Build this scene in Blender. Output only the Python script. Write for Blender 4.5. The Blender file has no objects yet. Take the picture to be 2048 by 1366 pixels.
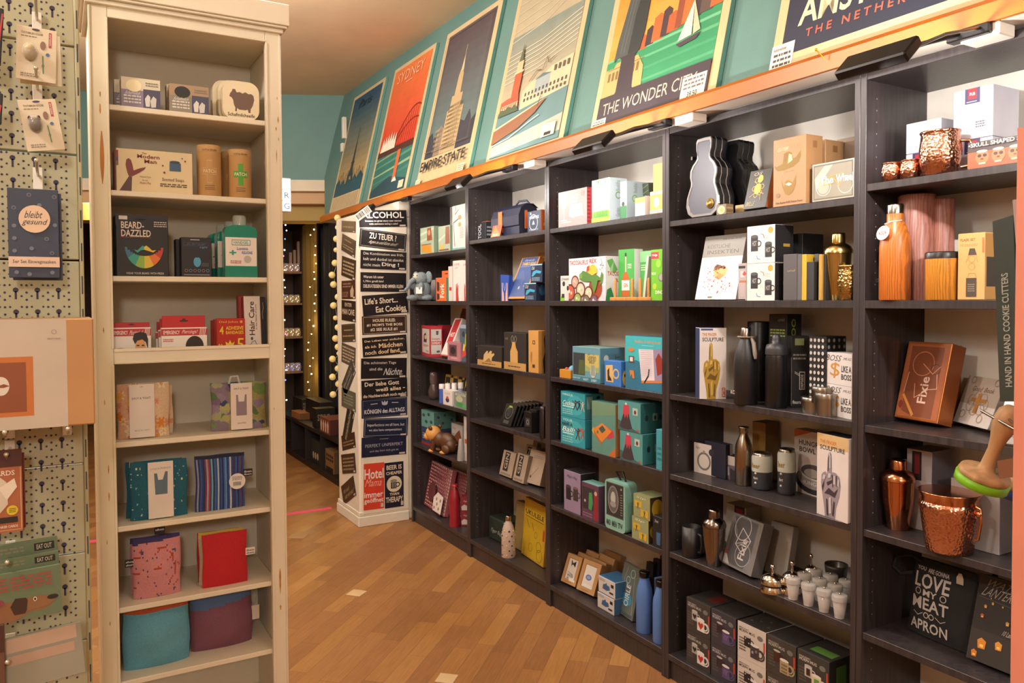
import bpy, bmesh, math, random
from mathutils import Vector, Matrix
from mathutils.geometry import tessellate_polygon
random.seed(4)
S = bpy.context.scene
COL = S.collection
PI = math.pi

# ------------------------------------------------------------------ camera, world, light, exposure
F_PX, YAW, PITCH, ROLL, PCX, PCY = 1572.07, 1.0454, 0.0310, -0.0044, 1023.8, 648.4
EYE = Vector((4.605, -1.927, 1.402))
FWD = Vector((-math.sin(YAW)*math.cos(PITCH), math.cos(YAW)*math.cos(PITCH), -math.sin(PITCH)))
_r = Vector((math.cos(YAW), math.sin(YAW), 0)); _u = _r.cross(FWD)
RGT = _r*math.cos(ROLL) + _u*math.sin(ROLL); UPV = -_r*math.sin(ROLL) + _u*math.cos(ROLL)
cd = bpy.data.cameras.new('camera'); cam = bpy.data.objects.new('camera', cd); COL.objects.link(cam)
cam.matrix_world = Matrix(((RGT.x, UPV.x, -FWD.x, EYE.x), (RGT.y, UPV.y, -FWD.y, EYE.y), (RGT.z, UPV.z, -FWD.z, EYE.z), (0, 0, 0, 1)))
cd.sensor_width = 36; cd.lens = F_PX/2048*36
cd.shift_x = (1024-PCX)/2048; cd.shift_y = (PCY-683)/2048
cd.clip_start = 0.05; S.camera = cam
S.view_settings.view_transform = 'Standard'; S.view_settings.look = 'None'
S.view_settings.gamma = 1; S.view_settings.use_curve_mapping = False
S.view_settings.exposure = 0.52
W = bpy.data.worlds.new('world'); S.world = W; W.use_nodes = True
W.node_tree.nodes['Background'].inputs[0].default_value = (1, .80, .58, 1)
W.node_tree.nodes['Background'].inputs[1].default_value = 0.12

def light(name, kind, loc, e, col, aim=None, **k):
    d = bpy.data.lights.new(name, kind); d.energy = e; d.color = col
    for a, v in k.items(): setattr(d, a, v)
    o = bpy.data.objects.new(name, d); COL.objects.link(o); o.location = loc
    v = (Vector(aim)-Vector(loc)) if aim else Vector((0, 0, -1))
    o.rotation_euler = v.to_track_quat('-Z', 'Y').to_euler()
    return o
# added warm fill lights behind and beside the camera and along the aisle
WARM = (1, .94, .87)
for x, y, z, e in ((6.2, -2.3, 2.1, 62), (3.6, -3.2, 2.72, 66), (1.5, -2.3, 2.72, 66), (-.5, -2.0, 2.72, 38), (4.9, -1.0, 2.72, 14), (2.6, -1.3, 2.72, 24), (.6, -1.1, 2.72, 24)):
    light('ceiling_bulb', 'POINT', (x, y, z), e, WARM, shadow_soft_size=.14)
# ledge lamps: down onto the shelves and the aisle
for x, e in ((.06, 4.5), (1.32, 15), (2.38, 16), (3.47, 19), (4.45, 17)):
    light('ledge_lamp_light', 'SPOT', (x, -.31, 1.925), e*1.48, (1, .95, .90), (x+.06, .3, 1.78), spot_size=3.12, spot_blend=.35, shadow_soft_size=.03)

def ray(x, y): return FWD + RGT*((x-PCX)/F_PX) - UPV*((y-PCY)/F_PX)
def on(x, y, ax, v):
    d = ray(x, y); return EYE + d*((v-EYE[ax])/d[ax])
def proj(P):
    d = Vector(P)-EYE; z = d.dot(FWD)
    return PCX+F_PX*d.dot(RGT)/z, PCY-F_PX*d.dot(UPV)/z, z

# ------------------------------------------------------------------ materials
def lin(h):
    c = [int(h[i:i+2], 16)/255 for i in (0, 2, 4)]
    return tuple(v/12.92 if v <= .04045 else ((v+.055)/1.055)**2.4 for v in c) + (1,)
MATS = {}
def M(h, ro=.55, me=0, kind='', em=0, al=1):
    """hex colour -> procedural material"""
    key = (h, ro, me, kind, em, al)
    if key in MATS: return MATS[key]
    m = bpy.data.materials.new('%s_%s' % (kind or 'paint', h)); m.use_nodes = True
    nt = m.node_tree; b = nt.nodes['Principled BSDF']; c = lin(h)
    b.inputs['Base Color'].default_value = c; b.inputs['Roughness'].default_value = ro; b.inputs['Metallic'].default_value = me
    N = nt.nodes.new; K = nt.links.new
    def noise(sc, det=3, stretch=None, coord='Object'):
        tc = N('ShaderNodeTexCoord'); n = N('ShaderNodeTexNoise'); n.inputs['Scale'].default_value = sc; n.inputs['Detail'].default_value = det
        if stretch:
            mp = N('ShaderNodeMapping'); mp.inputs['Scale'].default_value = stretch
            K(tc.outputs[coord], mp.inputs[0]); K(mp.outputs[0], n.inputs['Vector'])
        else: K(tc.outputs[coord], n.inputs['Vector'])
        return n
    def tint(n, lo, hi, out='Fac'):
        r = N('ShaderNodeMapRange'); r.inputs['From Min'].default_value = .3; r.inputs['From Max'].default_value = .7
        r.inputs['To Min'].default_value = lo; r.inputs['To Max'].default_value = hi; K(n.outputs[out], r.inputs[0])
        v = N('ShaderNodeMix'); v.data_type = 'RGBA'; v.blend_type = 'MULTIPLY'; v.inputs[0].default_value = 1
        v.inputs[6].default_value = c; K(r.outputs[0], v.inputs[7]); K(v.outputs[2], b.inputs['Base Color']); return v
    def bump(n, st, d=.002):
        q = N('ShaderNodeBump'); q.inputs['Strength'].default_value = st; q.inputs['Distance'].default_value = d
        K(n.outputs[0], q.inputs['Height']); K(q.outputs[0], b.inputs['Normal'])
    if kind == '' and me == 0 and em == 0: tint(noise(9, 2), .93, 1.04)
    if kind == 'veneer':       # black-brown wood veneer with fine vertical grain
        n = noise(1, 5, (90, 90, 5)); tint(n, .72, 1.5); bump(n, .25, .0006)
    if kind == 'grain':        # wood grain
        n = noise(1, 4, (60, 60, 6)); tint(n, .7, 1.25)
    if kind == 'cloth': n = noise(500, 2); tint(n, .85, 1.1); bump(n, .4, .001)
    if kind == 'plush': n = noise(160, 3); tint(n, .75, 1.2); bump(n, .9, .006)
    if kind == 'worn':         # old painted wood, soft scuffs
        n = noise(6, 6); tint(n, .92, 1.03); bump(noise(40, 3), .08, .002)
    if kind == 'wallpaint': n = noise(3, 4); tint(n, .93, 1.05); bump(noise(220, 3), .25, .002)
    if kind == 'brushed': n = noise(1, 4, (6, 6, 300)); bump(n, .12, .0005)
    if kind == 'hammered':
        tc = N('ShaderNodeTexCoord'); v = N('ShaderNodeTexVoronoi'); v.inputs['Scale'].default_value = 150
        K(tc.outputs['Object'], v.inputs['Vector']); q = N('ShaderNodeBump'); q.inputs['Strength'].default_value = .7; q.inputs['Distance'].default_value = .0019
        K(v.outputs['Distance'], q.inputs['Height']); K(q.outputs[0], b.inputs['Normal'])
    if kind == 'woodring':
        n = noise(1, 3, (14, 14, 4)); w = N('ShaderNodeTexWave'); w.inputs['Scale'].default_value = 26; w.inputs['Distortion'].default_value = 7
        w.inputs['Detail'].default_value = 3; tc = N('ShaderNodeTexCoord'); mp = N('ShaderNodeMapping'); mp.inputs['Scale'].default_value = (2.2, 2.2, .5)
        K(tc.outputs['Object'], mp.inputs[0]); K(mp.outputs[0], w.inputs['Vector']); tint(w, .74, 1.1, 'Color')
        w.wave_type = 'BANDS'
    if kind == 'glass':
        b.inputs['Transmission Weight'].default_value = 1; b.inputs['IOR'].default_value = 1.35
    if em:
        b.inputs['Emission Color'].default_value = c; b.inputs['Emission Strength'].default_value = em
    if al < 1: b.inputs['Alpha'].default_value = al
    MATS[key] = m; return m
K_ = '151315'; WH = 'ece4dc'; KR = 'b98a58'
def mm(c): return M(c) if isinstance(c, str) else c
VEN = M('302a2b', .36, kind='veneer')
CREAM = M('e2d6bf', .5, kind='worn')

# ------------------------------------------------------------------ mesh builder
TXT = {}
def text_mesh(s, bold=1):
    k = (s, bold)
    if k in TXT: return TXT[k]
    cu = bpy.data.curves.new('t', 'FONT'); cu.body = s; cu.resolution_u = 2; cu.offset = .018 if bold else 0
    o = bpy.data.objects.new('t', cu); COL.objects.link(o)
    dg = bpy.context.evaluated_depsgraph_get(); me = o.evaluated_get(dg).to_mesh()
    V = [(v.co.x, v.co.y) for v in me.vertices]; Fs = [tuple(p.vertices) for p in me.polygons]
    o.evaluated_get(dg).to_mesh_clear(); bpy.data.objects.remove(o); bpy.data.curves.remove(cu)
    if V:
        x0 = min(v[0] for v in V); x1 = max(v[0] for v in V); y0 = min(v[1] for v in V); y1 = max(v[1] for v in V)
        V = [((x-x0)/max(1e-6, x1-x0), (y-y0)/max(1e-6, y1-y0)) for x, y in V]
    TXT[k] = (V, Fs); return TXT[k]

class MB:
    def __init__(s): s.v = []; s.f = []; s.m = []; s.mats = []; s.sm = []
    def mi(s, mat):
        mat = mm(mat)
        if mat not in s.mats: s.mats.append(mat)
        return s.mats.index(mat)
    def add(s, V, Fs, mat, smooth=False):
        n = len(s.v); s.v += [tuple(v) for v in V]; i = s.mi(mat)
        for f in Fs: s.f.append(tuple(a+n for a in f)); s.m.append(i); s.sm.append(smooth)
        return s
    def box(s, x0, y0, z0, x1, y1, z1, mat, c=.0012, faces=None):
        """box with chamfered edges; faces = {'t': mat, ...} overrides single faces (l r f b t d)"""
        c = min(c, (x1-x0)*.3, (y1-y0)*.3, (z1-z0)*.3)
        V = []; idx = {}
        for i, x in enumerate((x0, x1)):
            for j, y in enumerate((y0, y1)):
                for k, z in enumerate((z0, z1)):
                    dx, dy, dz = (c if i == 0 else -c), (c if j == 0 else -c), (c if k == 0 else -c)
                    idx[i, j, k, 0] = len(V); V.append((x, y+dy, z+dz))
                    idx[i, j, k, 1] = len(V); V.append((x+dx, y, z+dz))
                    idx[i, j, k, 2] = len(V); V.append((x+dx, y+dy, z))
        g = lambda i, j, k, a: idx[i, j, k, a]
        main = {'l': [g(0,0,0,0), g(0,0,1,0), g(0,1,1,0), g(0,1,0,0)], 'r': [g(1,0,0,0), g(1,1,0,0), g(1,1,1,0), g(1,0,1,0)],
                'f': [g(0,0,0,1), g(1,0,0,1), g(1,0,1,1), g(0,0,1,1)], 'b': [g(0,1,0,1), g(0,1,1,1), g(1,1,1,1), g(1,1,0,1)],
                'd': [g(0,0,0,2), g(0,1,0,2), g(1,1,0,2), g(1,0,0,2)], 't': [g(0,0,1,2), g(1,0,1,2), g(1,1,1,2), g(0,1,1,2)]}
        oth = []
        for i in (0, 1):
            for j in (0, 1): oth.append([g(i,j,0,0), g(i,j,1,0), g(i,j,1,1), g(i,j,0,1)])
            for k in (0, 1): oth.append([g(i,0,k,0), g(i,1,k,0), g(i,1,k,2), g(i,0,k,2)])
        for j in (0, 1):
            for k in (0, 1): oth.append([g(0,j,k,1), g(1,j,k,1), g(1,j,k,2), g(0,j,k,2)])
        for q in [(i,j,k) for i in (0,1) for j in (0,1) for k in (0,1)]: oth.append([g(*q,0), g(*q,1), g(*q,2)])
        base = len(s.v); s.v += V; dm = s.mi(mat)
        for k, f in main.items():
            s.f.append(tuple(a+base for a in f)); s.m.append(s.mi(faces[k]) if faces and k in faces else dm); s.sm.append(False)
        for f in oth: s.f.append(tuple(a+base for a in f)); s.m.append(dm); s.sm.append(False)
        return s
    def lathe(s, prof, mat, o=(0, 0, 0), seg=28, cap=True, sx=1, sy=1):
        V = []; Fs = []
        for r, z in prof:
            for a in range(seg):
                t = 2*PI*a/seg; V.append((o[0]+r*math.cos(t)*sx, o[1]+r*math.sin(t)*sy, o[2]+z))
        for i in range(len(prof)-1):
            for a in range(seg):
                b = (a+1) % seg; Fs.append((i*seg+a, i*seg+b, (i+1)*seg+b, (i+1)*seg+a))
        s.add(V, Fs, mat, True)
        if cap:
            n = len(prof)-1
            if prof[0][0] > 1e-5: s.add([V[a] for a in range(seg)][::-1], [tuple(range(seg))], mat)
            if prof[n][0] > 1e-5: s.add([V[n*seg+a] for a in range(seg)], [tuple(range(seg))], mat)
        return s
    def tube(s, path, r, mat, seg=8):
        P = [Vector(p) for p in path]; V = []; Fs = []
        for i, p in enumerate(P):
            d = (P[min(i+1, len(P)-1)]-P[max(i-1, 0)]).normalized()
            a = d.orthogonal().normalized() if i == 0 else (a - d*a.dot(d)).normalized()
            b = d.cross(a); rr = r[i] if isinstance(r, (list, tuple)) else r
            for k in range(seg):
                t = 2*PI*k/seg; V.append(tuple(p+(a*math.cos(t)+b*math.sin(t))*rr))
        for i in range(len(P)-1):
            for k in range(seg):
                q = (k+1) % seg; Fs.append((i*seg+k, i*seg+q, (i+1)*seg+q, (i+1)*seg+k))
        s.add(V, Fs, mat, True); n = (len(P)-1)*seg
        s.add(V[:seg][::-1], [tuple(range(seg))], mat); s.add(V[n:], [tuple(range(seg))], mat)
        return s
    def ball(s, c, r, mat, seg=14, rings=9):
        rx, ry, rz = r if isinstance(r, tuple) else (r, r, r); V = []; Fs = []
        for i in range(rings+1):
            p = PI*i/rings
            for k in range(seg):
                t = 2*PI*k/seg; V.append((c[0]+rx*math.sin(p)*math.cos(t), c[1]+ry*math.sin(p)*math.sin(t), c[2]-rz*math.cos(p)))
        for i in range(rings):
            for k in range(seg):
                q = (k+1) % seg; Fs.append((i*seg+k, i*seg+q, (i+1)*seg+q, (i+1)*seg+k))
        return s.add(V, Fs, mat, True)
    def prism(s, pts, y0, y1, mat, front=None, smooth=False, ins=0):
        """outline in local xz (counter-clockwise from the front), extruded along y"""
        n = len(pts)
        s.add([(x, y0, z) for x, z in pts], [tuple(range(n))], front or mat)
        s.add([(x, y1, z) for x, z in pts][::-1], [tuple(range(n))], mat)
        V = [(x, y0, z) for x, z in pts] + [(x, y1, z) for x, z in pts]
        return s.add(V, [(i, n+i, n+(i+1) % n, (i+1) % n) for i in range(n)], mat, smooth)
    def quad(s, a, b, c, d, mat): return s.add([a, b, c, d], [(0, 1, 2, 3)], mat)
    def tf(s, mx, start=0):
        for i in range(start, len(s.v)): s.v[i] = tuple(mx @ Vector(s.v[i]))
        return s
    def art(s, face, ops, x0, y0, z0, x1, y1, z1):
        """printed artwork on one face of the box (x0..z1); ops use 0..1 coordinates, text and outlines lie just above the board"""
        e = .00012; w, h = {'f': (x1-x0, z1-z0), 'r': (y1-y0, z1-z0), 'l': (y1-y0, z1-z0), 't': (x1-x0, y1-y0)}[face]
        def pos(u, v, k):
            d = e*(k+1)
            if face == 'f': return (x0+u*w, y0-d, z0+v*h)
            if face == 'r': return (x1+d, y0+u*w, z0+v*h)
            if face == 'l': return (x0-d, y1-u*w, z0+v*h)
            return (x0+u*w, y0+v*h, z1+d)
        def clip(P):
            for ax, lim, sg in ((0, 0, 1), (0, 1, -1), (1, 0, 1), (1, 1, -1)):
                Q = []
                for i in range(len(P)):
                    A, B = P[i-1], P[i]; da, db = (A[ax]-lim)*sg, (B[ax]-lim)*sg
                    if (da >= 0) != (db >= 0): t = da/(da-db); Q.append((A[0]+(B[0]-A[0])*t, A[1]+(B[1]-A[1])*t))
                    if db >= 0: Q.append(B)
                P = Q
                if len(P) < 3: return []
            return P
        def put(polys, k, col):
            V = []; Fs = []
            for P in polys:
                if any(u < -1e-4 or u > 1.0001 or v < -1e-4 or v > 1.0001 for u, v in P): P = clip(P)
                if len(P) > 2: Fs.append(tuple(range(len(V), len(V)+len(P)))); V += [pos(u, v, k) for u, v in P]
            if V: s.add(V, Fs, col)
        ops = [o for o in ops if o]
        for k, o in enumerate(ops):
            t = o[0]; col = o[-1] if t in 'RECGN' else None
            if t == 'R': _, a, b, c, d, col = o; put([[(a, b), (c, b), (c, d), (a, d)]], k, col)
            elif t in 'EC':
                cx, cy, rx = o[1:4]; ry = o[4] if t == 'E' else rx*w/h
                put([[(cx+rx*math.cos(2*PI*i/24), cy+ry*math.sin(2*PI*i/24)) for i in range(24)]], k, col)
            elif t == 'G':      # ring, radius in units of the width
                _, cx, cy, r, wd, col = o; n = 24; q = lambda r_, i: (cx+r_*math.cos(2*PI*i/n), cy+r_*w/h*math.sin(2*PI*i/n))
                put([[q(r-wd/2, i), q(r-wd/2, i+1), q(r+wd/2, i+1), q(r+wd/2, i)] for i in range(n)], k, col)
            elif t == 'P':
                _, col, *c = o; P = list(zip(c[::2], c[1::2]))
                tr = tessellate_polygon([[Vector((u, v, 0)) for u, v in P]])
                out = []
                for q in tr:
                    A, B, D_ = (P[i] for i in q)
                    if (B[0]-A[0])*(D_[1]-A[1])-(B[1]-A[1])*(D_[0]-A[0]) < 0: B, D_ = D_, B
                    out.append([A, B, D_])
                put(out, k, col)
            elif t == 'L':
                _, col, wd, *c = o; P = [(a*w, b*h) for a, b in zip(c[::2], c[1::2])]; r = wd*w/2; out = []
                for (ax, ay), (bx, by) in zip(P, P[1:]):
                    L_ = math.hypot(bx-ax, by-ay) or 1; nx, ny = -(by-ay)/L_*r, (bx-ax)/L_*r; ex, ey = (bx-ax)/L_*r*.6, (by-ay)/L_*r*.6
                    out.append([(q/w, z/h) for q, z in ((ax-nx-ex, ay-ny-ey), (ax+nx-ex, ay+ny-ey), (bx+nx+ex, by+ny+ey), (bx-nx+ex, by-ny+ey))][::-1])
                put(out, k, col)
            elif t in ('T', 'V', 'I'):  # T text, V text reading upward, I slanted text: fitted to the rectangle
                _, a, b, c, d, st, col = o[:7]; Vv, Fs = text_mesh(st, len(o) < 8)
                if not Vv: continue
                if t == 'V': Q = [(c-(c-a)*y, b+(d-b)*x) for x, y in Vv]
                elif t == 'I': Q = [(a+(c-a)*(x*.88+y*.12), b+(d-b)*y) for x, y in Vv]
                else: Q = [(a+(c-a)*x, b+(d-b)*y) for x, y in Vv]
                s.add([pos(u, v, k) for u, v in Q], Fs, col)
            elif t == 'N':      # small print too small to read
                _, a, b, c, d, n, col = o; q = (d-b)/n; rr = random.Random(n*7+int(a*100)); out = []
                for i in range(n):
                    x = a
                    while x < c:
                        L_ = min(c-x, (c-a)*rr.uniform(.08, .25)); y = d-q*(i+.75)
                        out.append([(x, y), (x+L_, y), (x+L_, y+q*.5), (x, y+q*.5)]); x += L_+(c-a)*.04
                put(out, k, col)
        return s
    def build(s, name, parent=None, loc=None, rot=None, mx=None):
        me = bpy.data.meshes.new(name); me.from_pydata(s.v, [], s.f)
        for m in s.mats: me.materials.append(m)
        me.polygons.foreach_set('material_index', s.m); me.polygons.foreach_set('use_smooth', s.sm); me.update()
        o = bpy.data.objects.new(name, me); COL.objects.link(o)
        if parent: o.parent = parent
        if mx is not None: o.matrix_world = mx
        if loc: o.location = loc
        if rot: o.rotation_euler = rot
        return o
def tag(o, label, cat, group=None):
    o['label'] = label; o['category'] = cat
    if group: o['group'] = group
    return o
def struct(o): o['kind'] = 'structure'; return o
def empty(name, loc=(0, 0, 0), rz=0):
    o = bpy.data.objects.new(name, None); COL.objects.link(o); o.location = loc; o.rotation_euler = (0, 0, rz); o.empty_display_size = .05; return o
def twin(o, loc=None, label=None, mx=None, group=None):
    """a copy of a thing with copies of its parts and sub-parts"""
    r = o.copy(); COL.objects.link(r)
    if loc is not None: r.location = loc
    if mx is not None: r.matrix_world = mx
    if label: r['label'] = label
    if group: r['group'] = group
    for ch in o.children:
        c = ch.copy(); COL.objects.link(c); c.parent = r
        for g in ch.children: d = g.copy(); COL.objects.link(d); d.parent = c
    return r

# ------------------------------------------------------------------ placing things by where they stand
def frontpt(x, pl, v, z):
    """x: pixel column, pl: 1 = bookcase planes (Y=v), 0 = cabinet planes (X=v); v > 50 is the pixel row of the foot on the plane z"""
    if v > 50: return on(x, v, 2, z)
    y = 650
    for _ in range(4):
        p = on(x, y, pl, v); y = proj((p.x, p.y, z))[1]
    return Vector((p.x, p.y, z))
def frame(z, xl, xr, vl, vr, pl, lean, D, lim=None):
    A = frontpt(xl, pl, vl, z); B = frontpt(xr, pl, vr, z)
    if lim and B.x > lim: B = A+(B-A)*((lim-A.x)/(B.x-A.x))
    yaw = math.atan2(B.y-A.y, B.x-A.x); w = (B-A).length
    Rm = Matrix.Rotation(yaw, 4, 'Z') @ Matrix.Rotation(-lean, 4, 'X')
    T = Matrix.Translation((A.x, A.y, z + D*math.sin(max(0, lean)) + .0004))
    return T @ Rm, w
def fit_h(mx, yt, x=0.):
    lo, hi = .005, 1.2
    for _ in range(30):
        h = (lo+hi)/2
        if proj(mx @ Vector((x, 0, h)))[1] > yt: lo = h
        else: hi = h
    return h
def carton(name, label, cat, z, xl, xr, yt, vl, D, col, f=(), r=(), t=(), l=(), vr=None, pl=1, lean=0, group=None, side=None, top=None, H=None, c=.0012, extra=None, lim=None):
    """one printed box, book or pack. Pixel columns of its front edges, pixel row of its top left corner, plane of its front"""
    lean = math.radians(lean)
    mx, w = frame(z, xl, xr, vl, vl if vr is None else vr, pl, lean, D, lim)
    h = H or fit_h(mx, yt)
    b = MB(); fc = {}
    if side: fc['r'] = side; fc['l'] = side
    if top: fc['t'] = top
    b.box(0, 0, 0, w, D, h, col, c, fc)
    for k, o in (('f', f), ('r', r), ('t', t), ('l', l)):
        if o: b.art(k, o, 0, 0, 0, w, D, h)
    if extra: extra(b, w, D, h)
    o = b.build(name, mx=mx)
    return tag(o, label, cat, group)
def spot(xc, z, v, pl=1): return frontpt(xc, pl, v, z)
def size_at(P, wpx, ytop, z):
    """radius for a pixel width and height up to a pixel row, for something round standing at P"""
    d = proj((P.x, P.y, z))[2]; r = wpx/2*d/F_PX
    lo, hi = .005, 1.2
    for _ in range(30):
        h = (lo+hi)/2
        if proj((P.x, P.y, z+h))[1] > ytop: lo = h
        else: hi = h
    return r, h
def turned(name, label, cat, z, xc, wpx, yt, v, parts, pl=1, group=None, spin=0, extra=None):
    """a round thing of several turned parts. parts: (part name, material, [(r, z) in units of radius and height])"""
    P = spot(xc, z, v, pl); r, h = size_at(P, wpx, yt, z); e = None
    mx = Matrix.Translation((P.x, P.y, z+.0004)) @ Matrix.Rotation(spin, 4, 'Z')
    e = bpy.data.objects.new(name, None); COL.objects.link(e); e.matrix_world = mx; e.empty_display_size = .03
    for pn, mt, prof in parts: MB().lathe([(a*r, b*h) for a, b in prof], mt, cap=True, seg=32).build(pn, e)
    if extra: extra(e, r, h)
    return tag(e, label, cat, group)
def R(a, b, c, d, k): return ('R', a, b, c, d, k)
def E(a, b, c, d, k): return ('E', a, b, c, d, k)
def C(a, b, r, k): return ('C', a, b, r, k)
def G(a, b, r, w, k): return ('G', a, b, r, w, k)
def P(k, *c): return ('P', k)+c
def L(k, w, *c): return ('L', k, w)+c
def T(a, b, c, d, s, k, thin=None): return ('T', a, b, c, d, s, k) + ((1,) if thin else ())
def TV(a, b, c, d, s, k): return ('V', a, b, c, d, s, k)
def TI(a, b, c, d, s, k): return ('I', a, b, c, d, s, k, 1)
def N(a, b, c, d, n, k): return ('N', a, b, c, d, n, k)
# ================================================================== the room
TEAL = M('5f857f', .6, kind='wallpaint'); TAN = M('c9a67e', .8, kind='wallpaint')
def slab(name, x0, y0, z0, x1, y1, z1, mat, c=0.0): return struct(MB().box(x0, y0, z0, x1, y1, z1, mat, max(c, .0005)).build(name))
def floor_mat():
    m = bpy.data.materials.new('parquet'); m.use_nodes = True; nt = m.node_tree; b = nt.nodes['Principled BSDF']; N = nt.nodes.new; K = nt.links.new
    tc = N('ShaderNodeTexCoord'); mp = N('ShaderNodeMapping'); mp.inputs['Rotation'].default_value = (0, 0, math.radians(45)); K(tc.outputs['Object'], mp.inputs[0])
    br = N('ShaderNodeTexBrick'); br.inputs['Scale'].default_value = 1; br.inputs['Brick Width'].default_value = .55; br.inputs['Row Height'].default_value = .078
    br.inputs['Mortar Size'].default_value = .0007; br.inputs['Mortar Smooth'].default_value = .3; br.offset = .37; br.offset_frequency = 2; br.squash = .8; br.squash_frequency = 3
    br.inputs['Color1'].default_value = (0, 0, 0, 1); br.inputs['Color2'].default_value = (1, 1, 1, 1); br.inputs['Mortar'].default_value = (.3, .3, .3, 1)
    K(mp.outputs[0], br.inputs['Vector'])
    cr = N('ShaderNodeValToRGB'); e = cr.color_ramp.elements; e[0].position = 0; e[0].color = lin('8c5f38'); e[1].position = 1; e[1].color = lin('ab7c48')
    q = e.new(.45); q.color = lin('98693d'); q = e.new(.8); q.color = lin('a0713e'); K(br.outputs['Color'], cr.inputs[0])
    n = N('ShaderNodeTexNoise'); n.inputs['Scale'].default_value = 3; n.inputs['Detail'].default_value = 6; m2 = N('ShaderNodeMapping'); m2.inputs['Scale'].default_value = (3, 40, 1)
    K(mp.outputs[0], m2.inputs[0]); K(m2.outputs[0], n.inputs['Vector'])
    r = N('ShaderNodeMapRange'); r.inputs['From Min'].default_value = .3; r.inputs['From Max'].default_value = .7; r.inputs['To Min'].default_value = .86; r.inputs['To Max'].default_value = 1.1; K(n.outputs[0], r.inputs[0])
    v = N('ShaderNodeMix'); v.data_type = 'RGBA'; v.blend_type = 'MULTIPLY'; v.inputs[0].default_value = 1; K(cr.outputs[0], v.inputs[6]); K(r.outputs[0], v.inputs[7])
    w = N('ShaderNodeMix'); w.data_type = 'RGBA'; K(br.outputs['Fac'], w.inputs[0]); K(v.outputs[2], w.inputs[6]); w.inputs[7].default_value = lin('5a3a20')
    K(w.outputs[2], b.inputs['Base Color'])
    # worn greyish walking zone patches
    n3 = N('ShaderNodeTexNoise'); n3.inputs['Scale'].default_value = 2.2; n3.inputs['Detail'].default_value = 4; K(tc.outputs['Object'], n3.inputs['Vector'])
    r3 = N('ShaderNodeMapRange'); r3.inputs['From Min'].default_value = .35; r3.inputs['From Max'].default_value = .65; r3.inputs['To Min'].default_value = .3; r3.inputs['To Max'].default_value = .52
    K(n3.outputs[0], r3.inputs[0]); K(r3.outputs[0], b.inputs['Roughness'])
    bp = N('ShaderNodeBump'); bp.inputs['Strength'].default_value = .15; bp.inputs['Distance'].default_value = .001; K(n.outputs[0], bp.inputs['Height']); K(bp.outputs[0], b.inputs['Normal'])
    return m
struct(MB().box(-6, -5, -.06, 7, .6, 0, floor_mat(), .0005).build('floor'))
slab('ceiling', -6, -5, 3.15, 7, .6, 3.21, M('d2b692', .9, kind='wallpaint'))
b = MB(); _t = math.tan(math.radians(13.2)); _w = lambda z: -.045+(z-2.0555)*_t+.0225
_o = [(-1.70, 2.048), (7, 2.048), (7, 3.16), (-2.0, 3.16), (-2.0, 2.44)]; b.add([(x, _w(z), z) for x, z in _o]+[(x, .34, z) for x, z in _o], [(0, 1, 2, 3, 4), (9, 8, 7, 6, 5)]+[(i, 5+i, 5+(i+1) % 5, (i+1) % 5) for i in range(5)], TEAL)
struct(b.build('wall_right'))
slab('wall_behind_bookcases', -.6, .282, 0, 7, .34, 1.9, M('bdb6ac', .8, kind='wallpaint'))
slab('wall_left', -6, -5.06, 0, 7, -5, 3.25, M('b99a74', .8, kind='wallpaint'))
slab('wall_front', 7, -5, 0, 7.06, .6, 3.25, M('b99a74', .8, kind='wallpaint'))
# teal wall over the wide doorway, slightly askew
_pa, _pb = on(690, 191, 2, 3.15), on(563, 189, 2, 3.15); _d = Vector((_pb.x-_pa.x, _pb.y-_pa.y)).normalized(); _a = Vector((_pa.x, _pa.y))-_d*.15
def askew(name, z0, z1, mat, off=0, th=.12, L=5.3):
    n = Vector((-abs(_d.y), abs(_d.x)*1)); a = _a+n*off; b = a+_d*L; n2 = n*th
    V = [(a.x, a.y, z0), (b.x, b.y, z0), (b.x+n2.x, b.y+n2.y, z0), (a.x+n2.x, a.y+n2.y, z0)]; V += [(x, y, z1) for x, y, _ in V]
    return struct(MB().add(V, [(3, 2, 1, 0), (4, 5, 6, 7), (0, 1, 5, 4), (1, 2, 6, 5), (2, 3, 7, 6), (3, 0, 4, 7)], mat).build(name))
askew('wall_rear', 2.43, 3.2, TEAL); askew('trim_1', 2.335, 2.43, M('d8cbb4', .6, kind='worn'), -.012, .14)
askew('trim_2', 2.235, 2.335, TAN, .05, .3); askew('wall_bulkhead', 2.10, 2.235, M('a98f55', .8, kind='wallpaint'), .16, .3)
slab('ceiling_rear', -6, -1.6, 2.42, -2.75, .6, 2.46, M('8f7446', .9, kind='wallpaint'))
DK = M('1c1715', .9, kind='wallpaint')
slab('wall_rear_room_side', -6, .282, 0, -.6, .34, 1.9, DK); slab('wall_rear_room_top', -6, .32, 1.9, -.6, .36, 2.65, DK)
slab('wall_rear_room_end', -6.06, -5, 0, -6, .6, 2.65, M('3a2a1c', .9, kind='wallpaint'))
# pillar with skirting
PW = M('d8d0c0', .5, kind='worn')
PX, PY = -.045, -.325
b = MB(); b.box(-.46, PY, 0, PX, .28, 1.935, PW, .012); b.box(-.46, -.055, 1.93, PX, .28, 2.028, PW, .004)
struct(b.build('wall_pillar'))
b = MB(); b.box(PX-.001, PY+.02, .075, PX+.006, .0, 1.93, PW, .002); struct(b.build('trim_3'))
b = MB(); b.box(-.472, PY-.012, 0, PX+.012, .0, .062, PW, .004); b.box(-.468, PY-.006, .062, PX+.003, .0, .09, PW, .004); struct(b.build('baseboard_pillar'))
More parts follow.
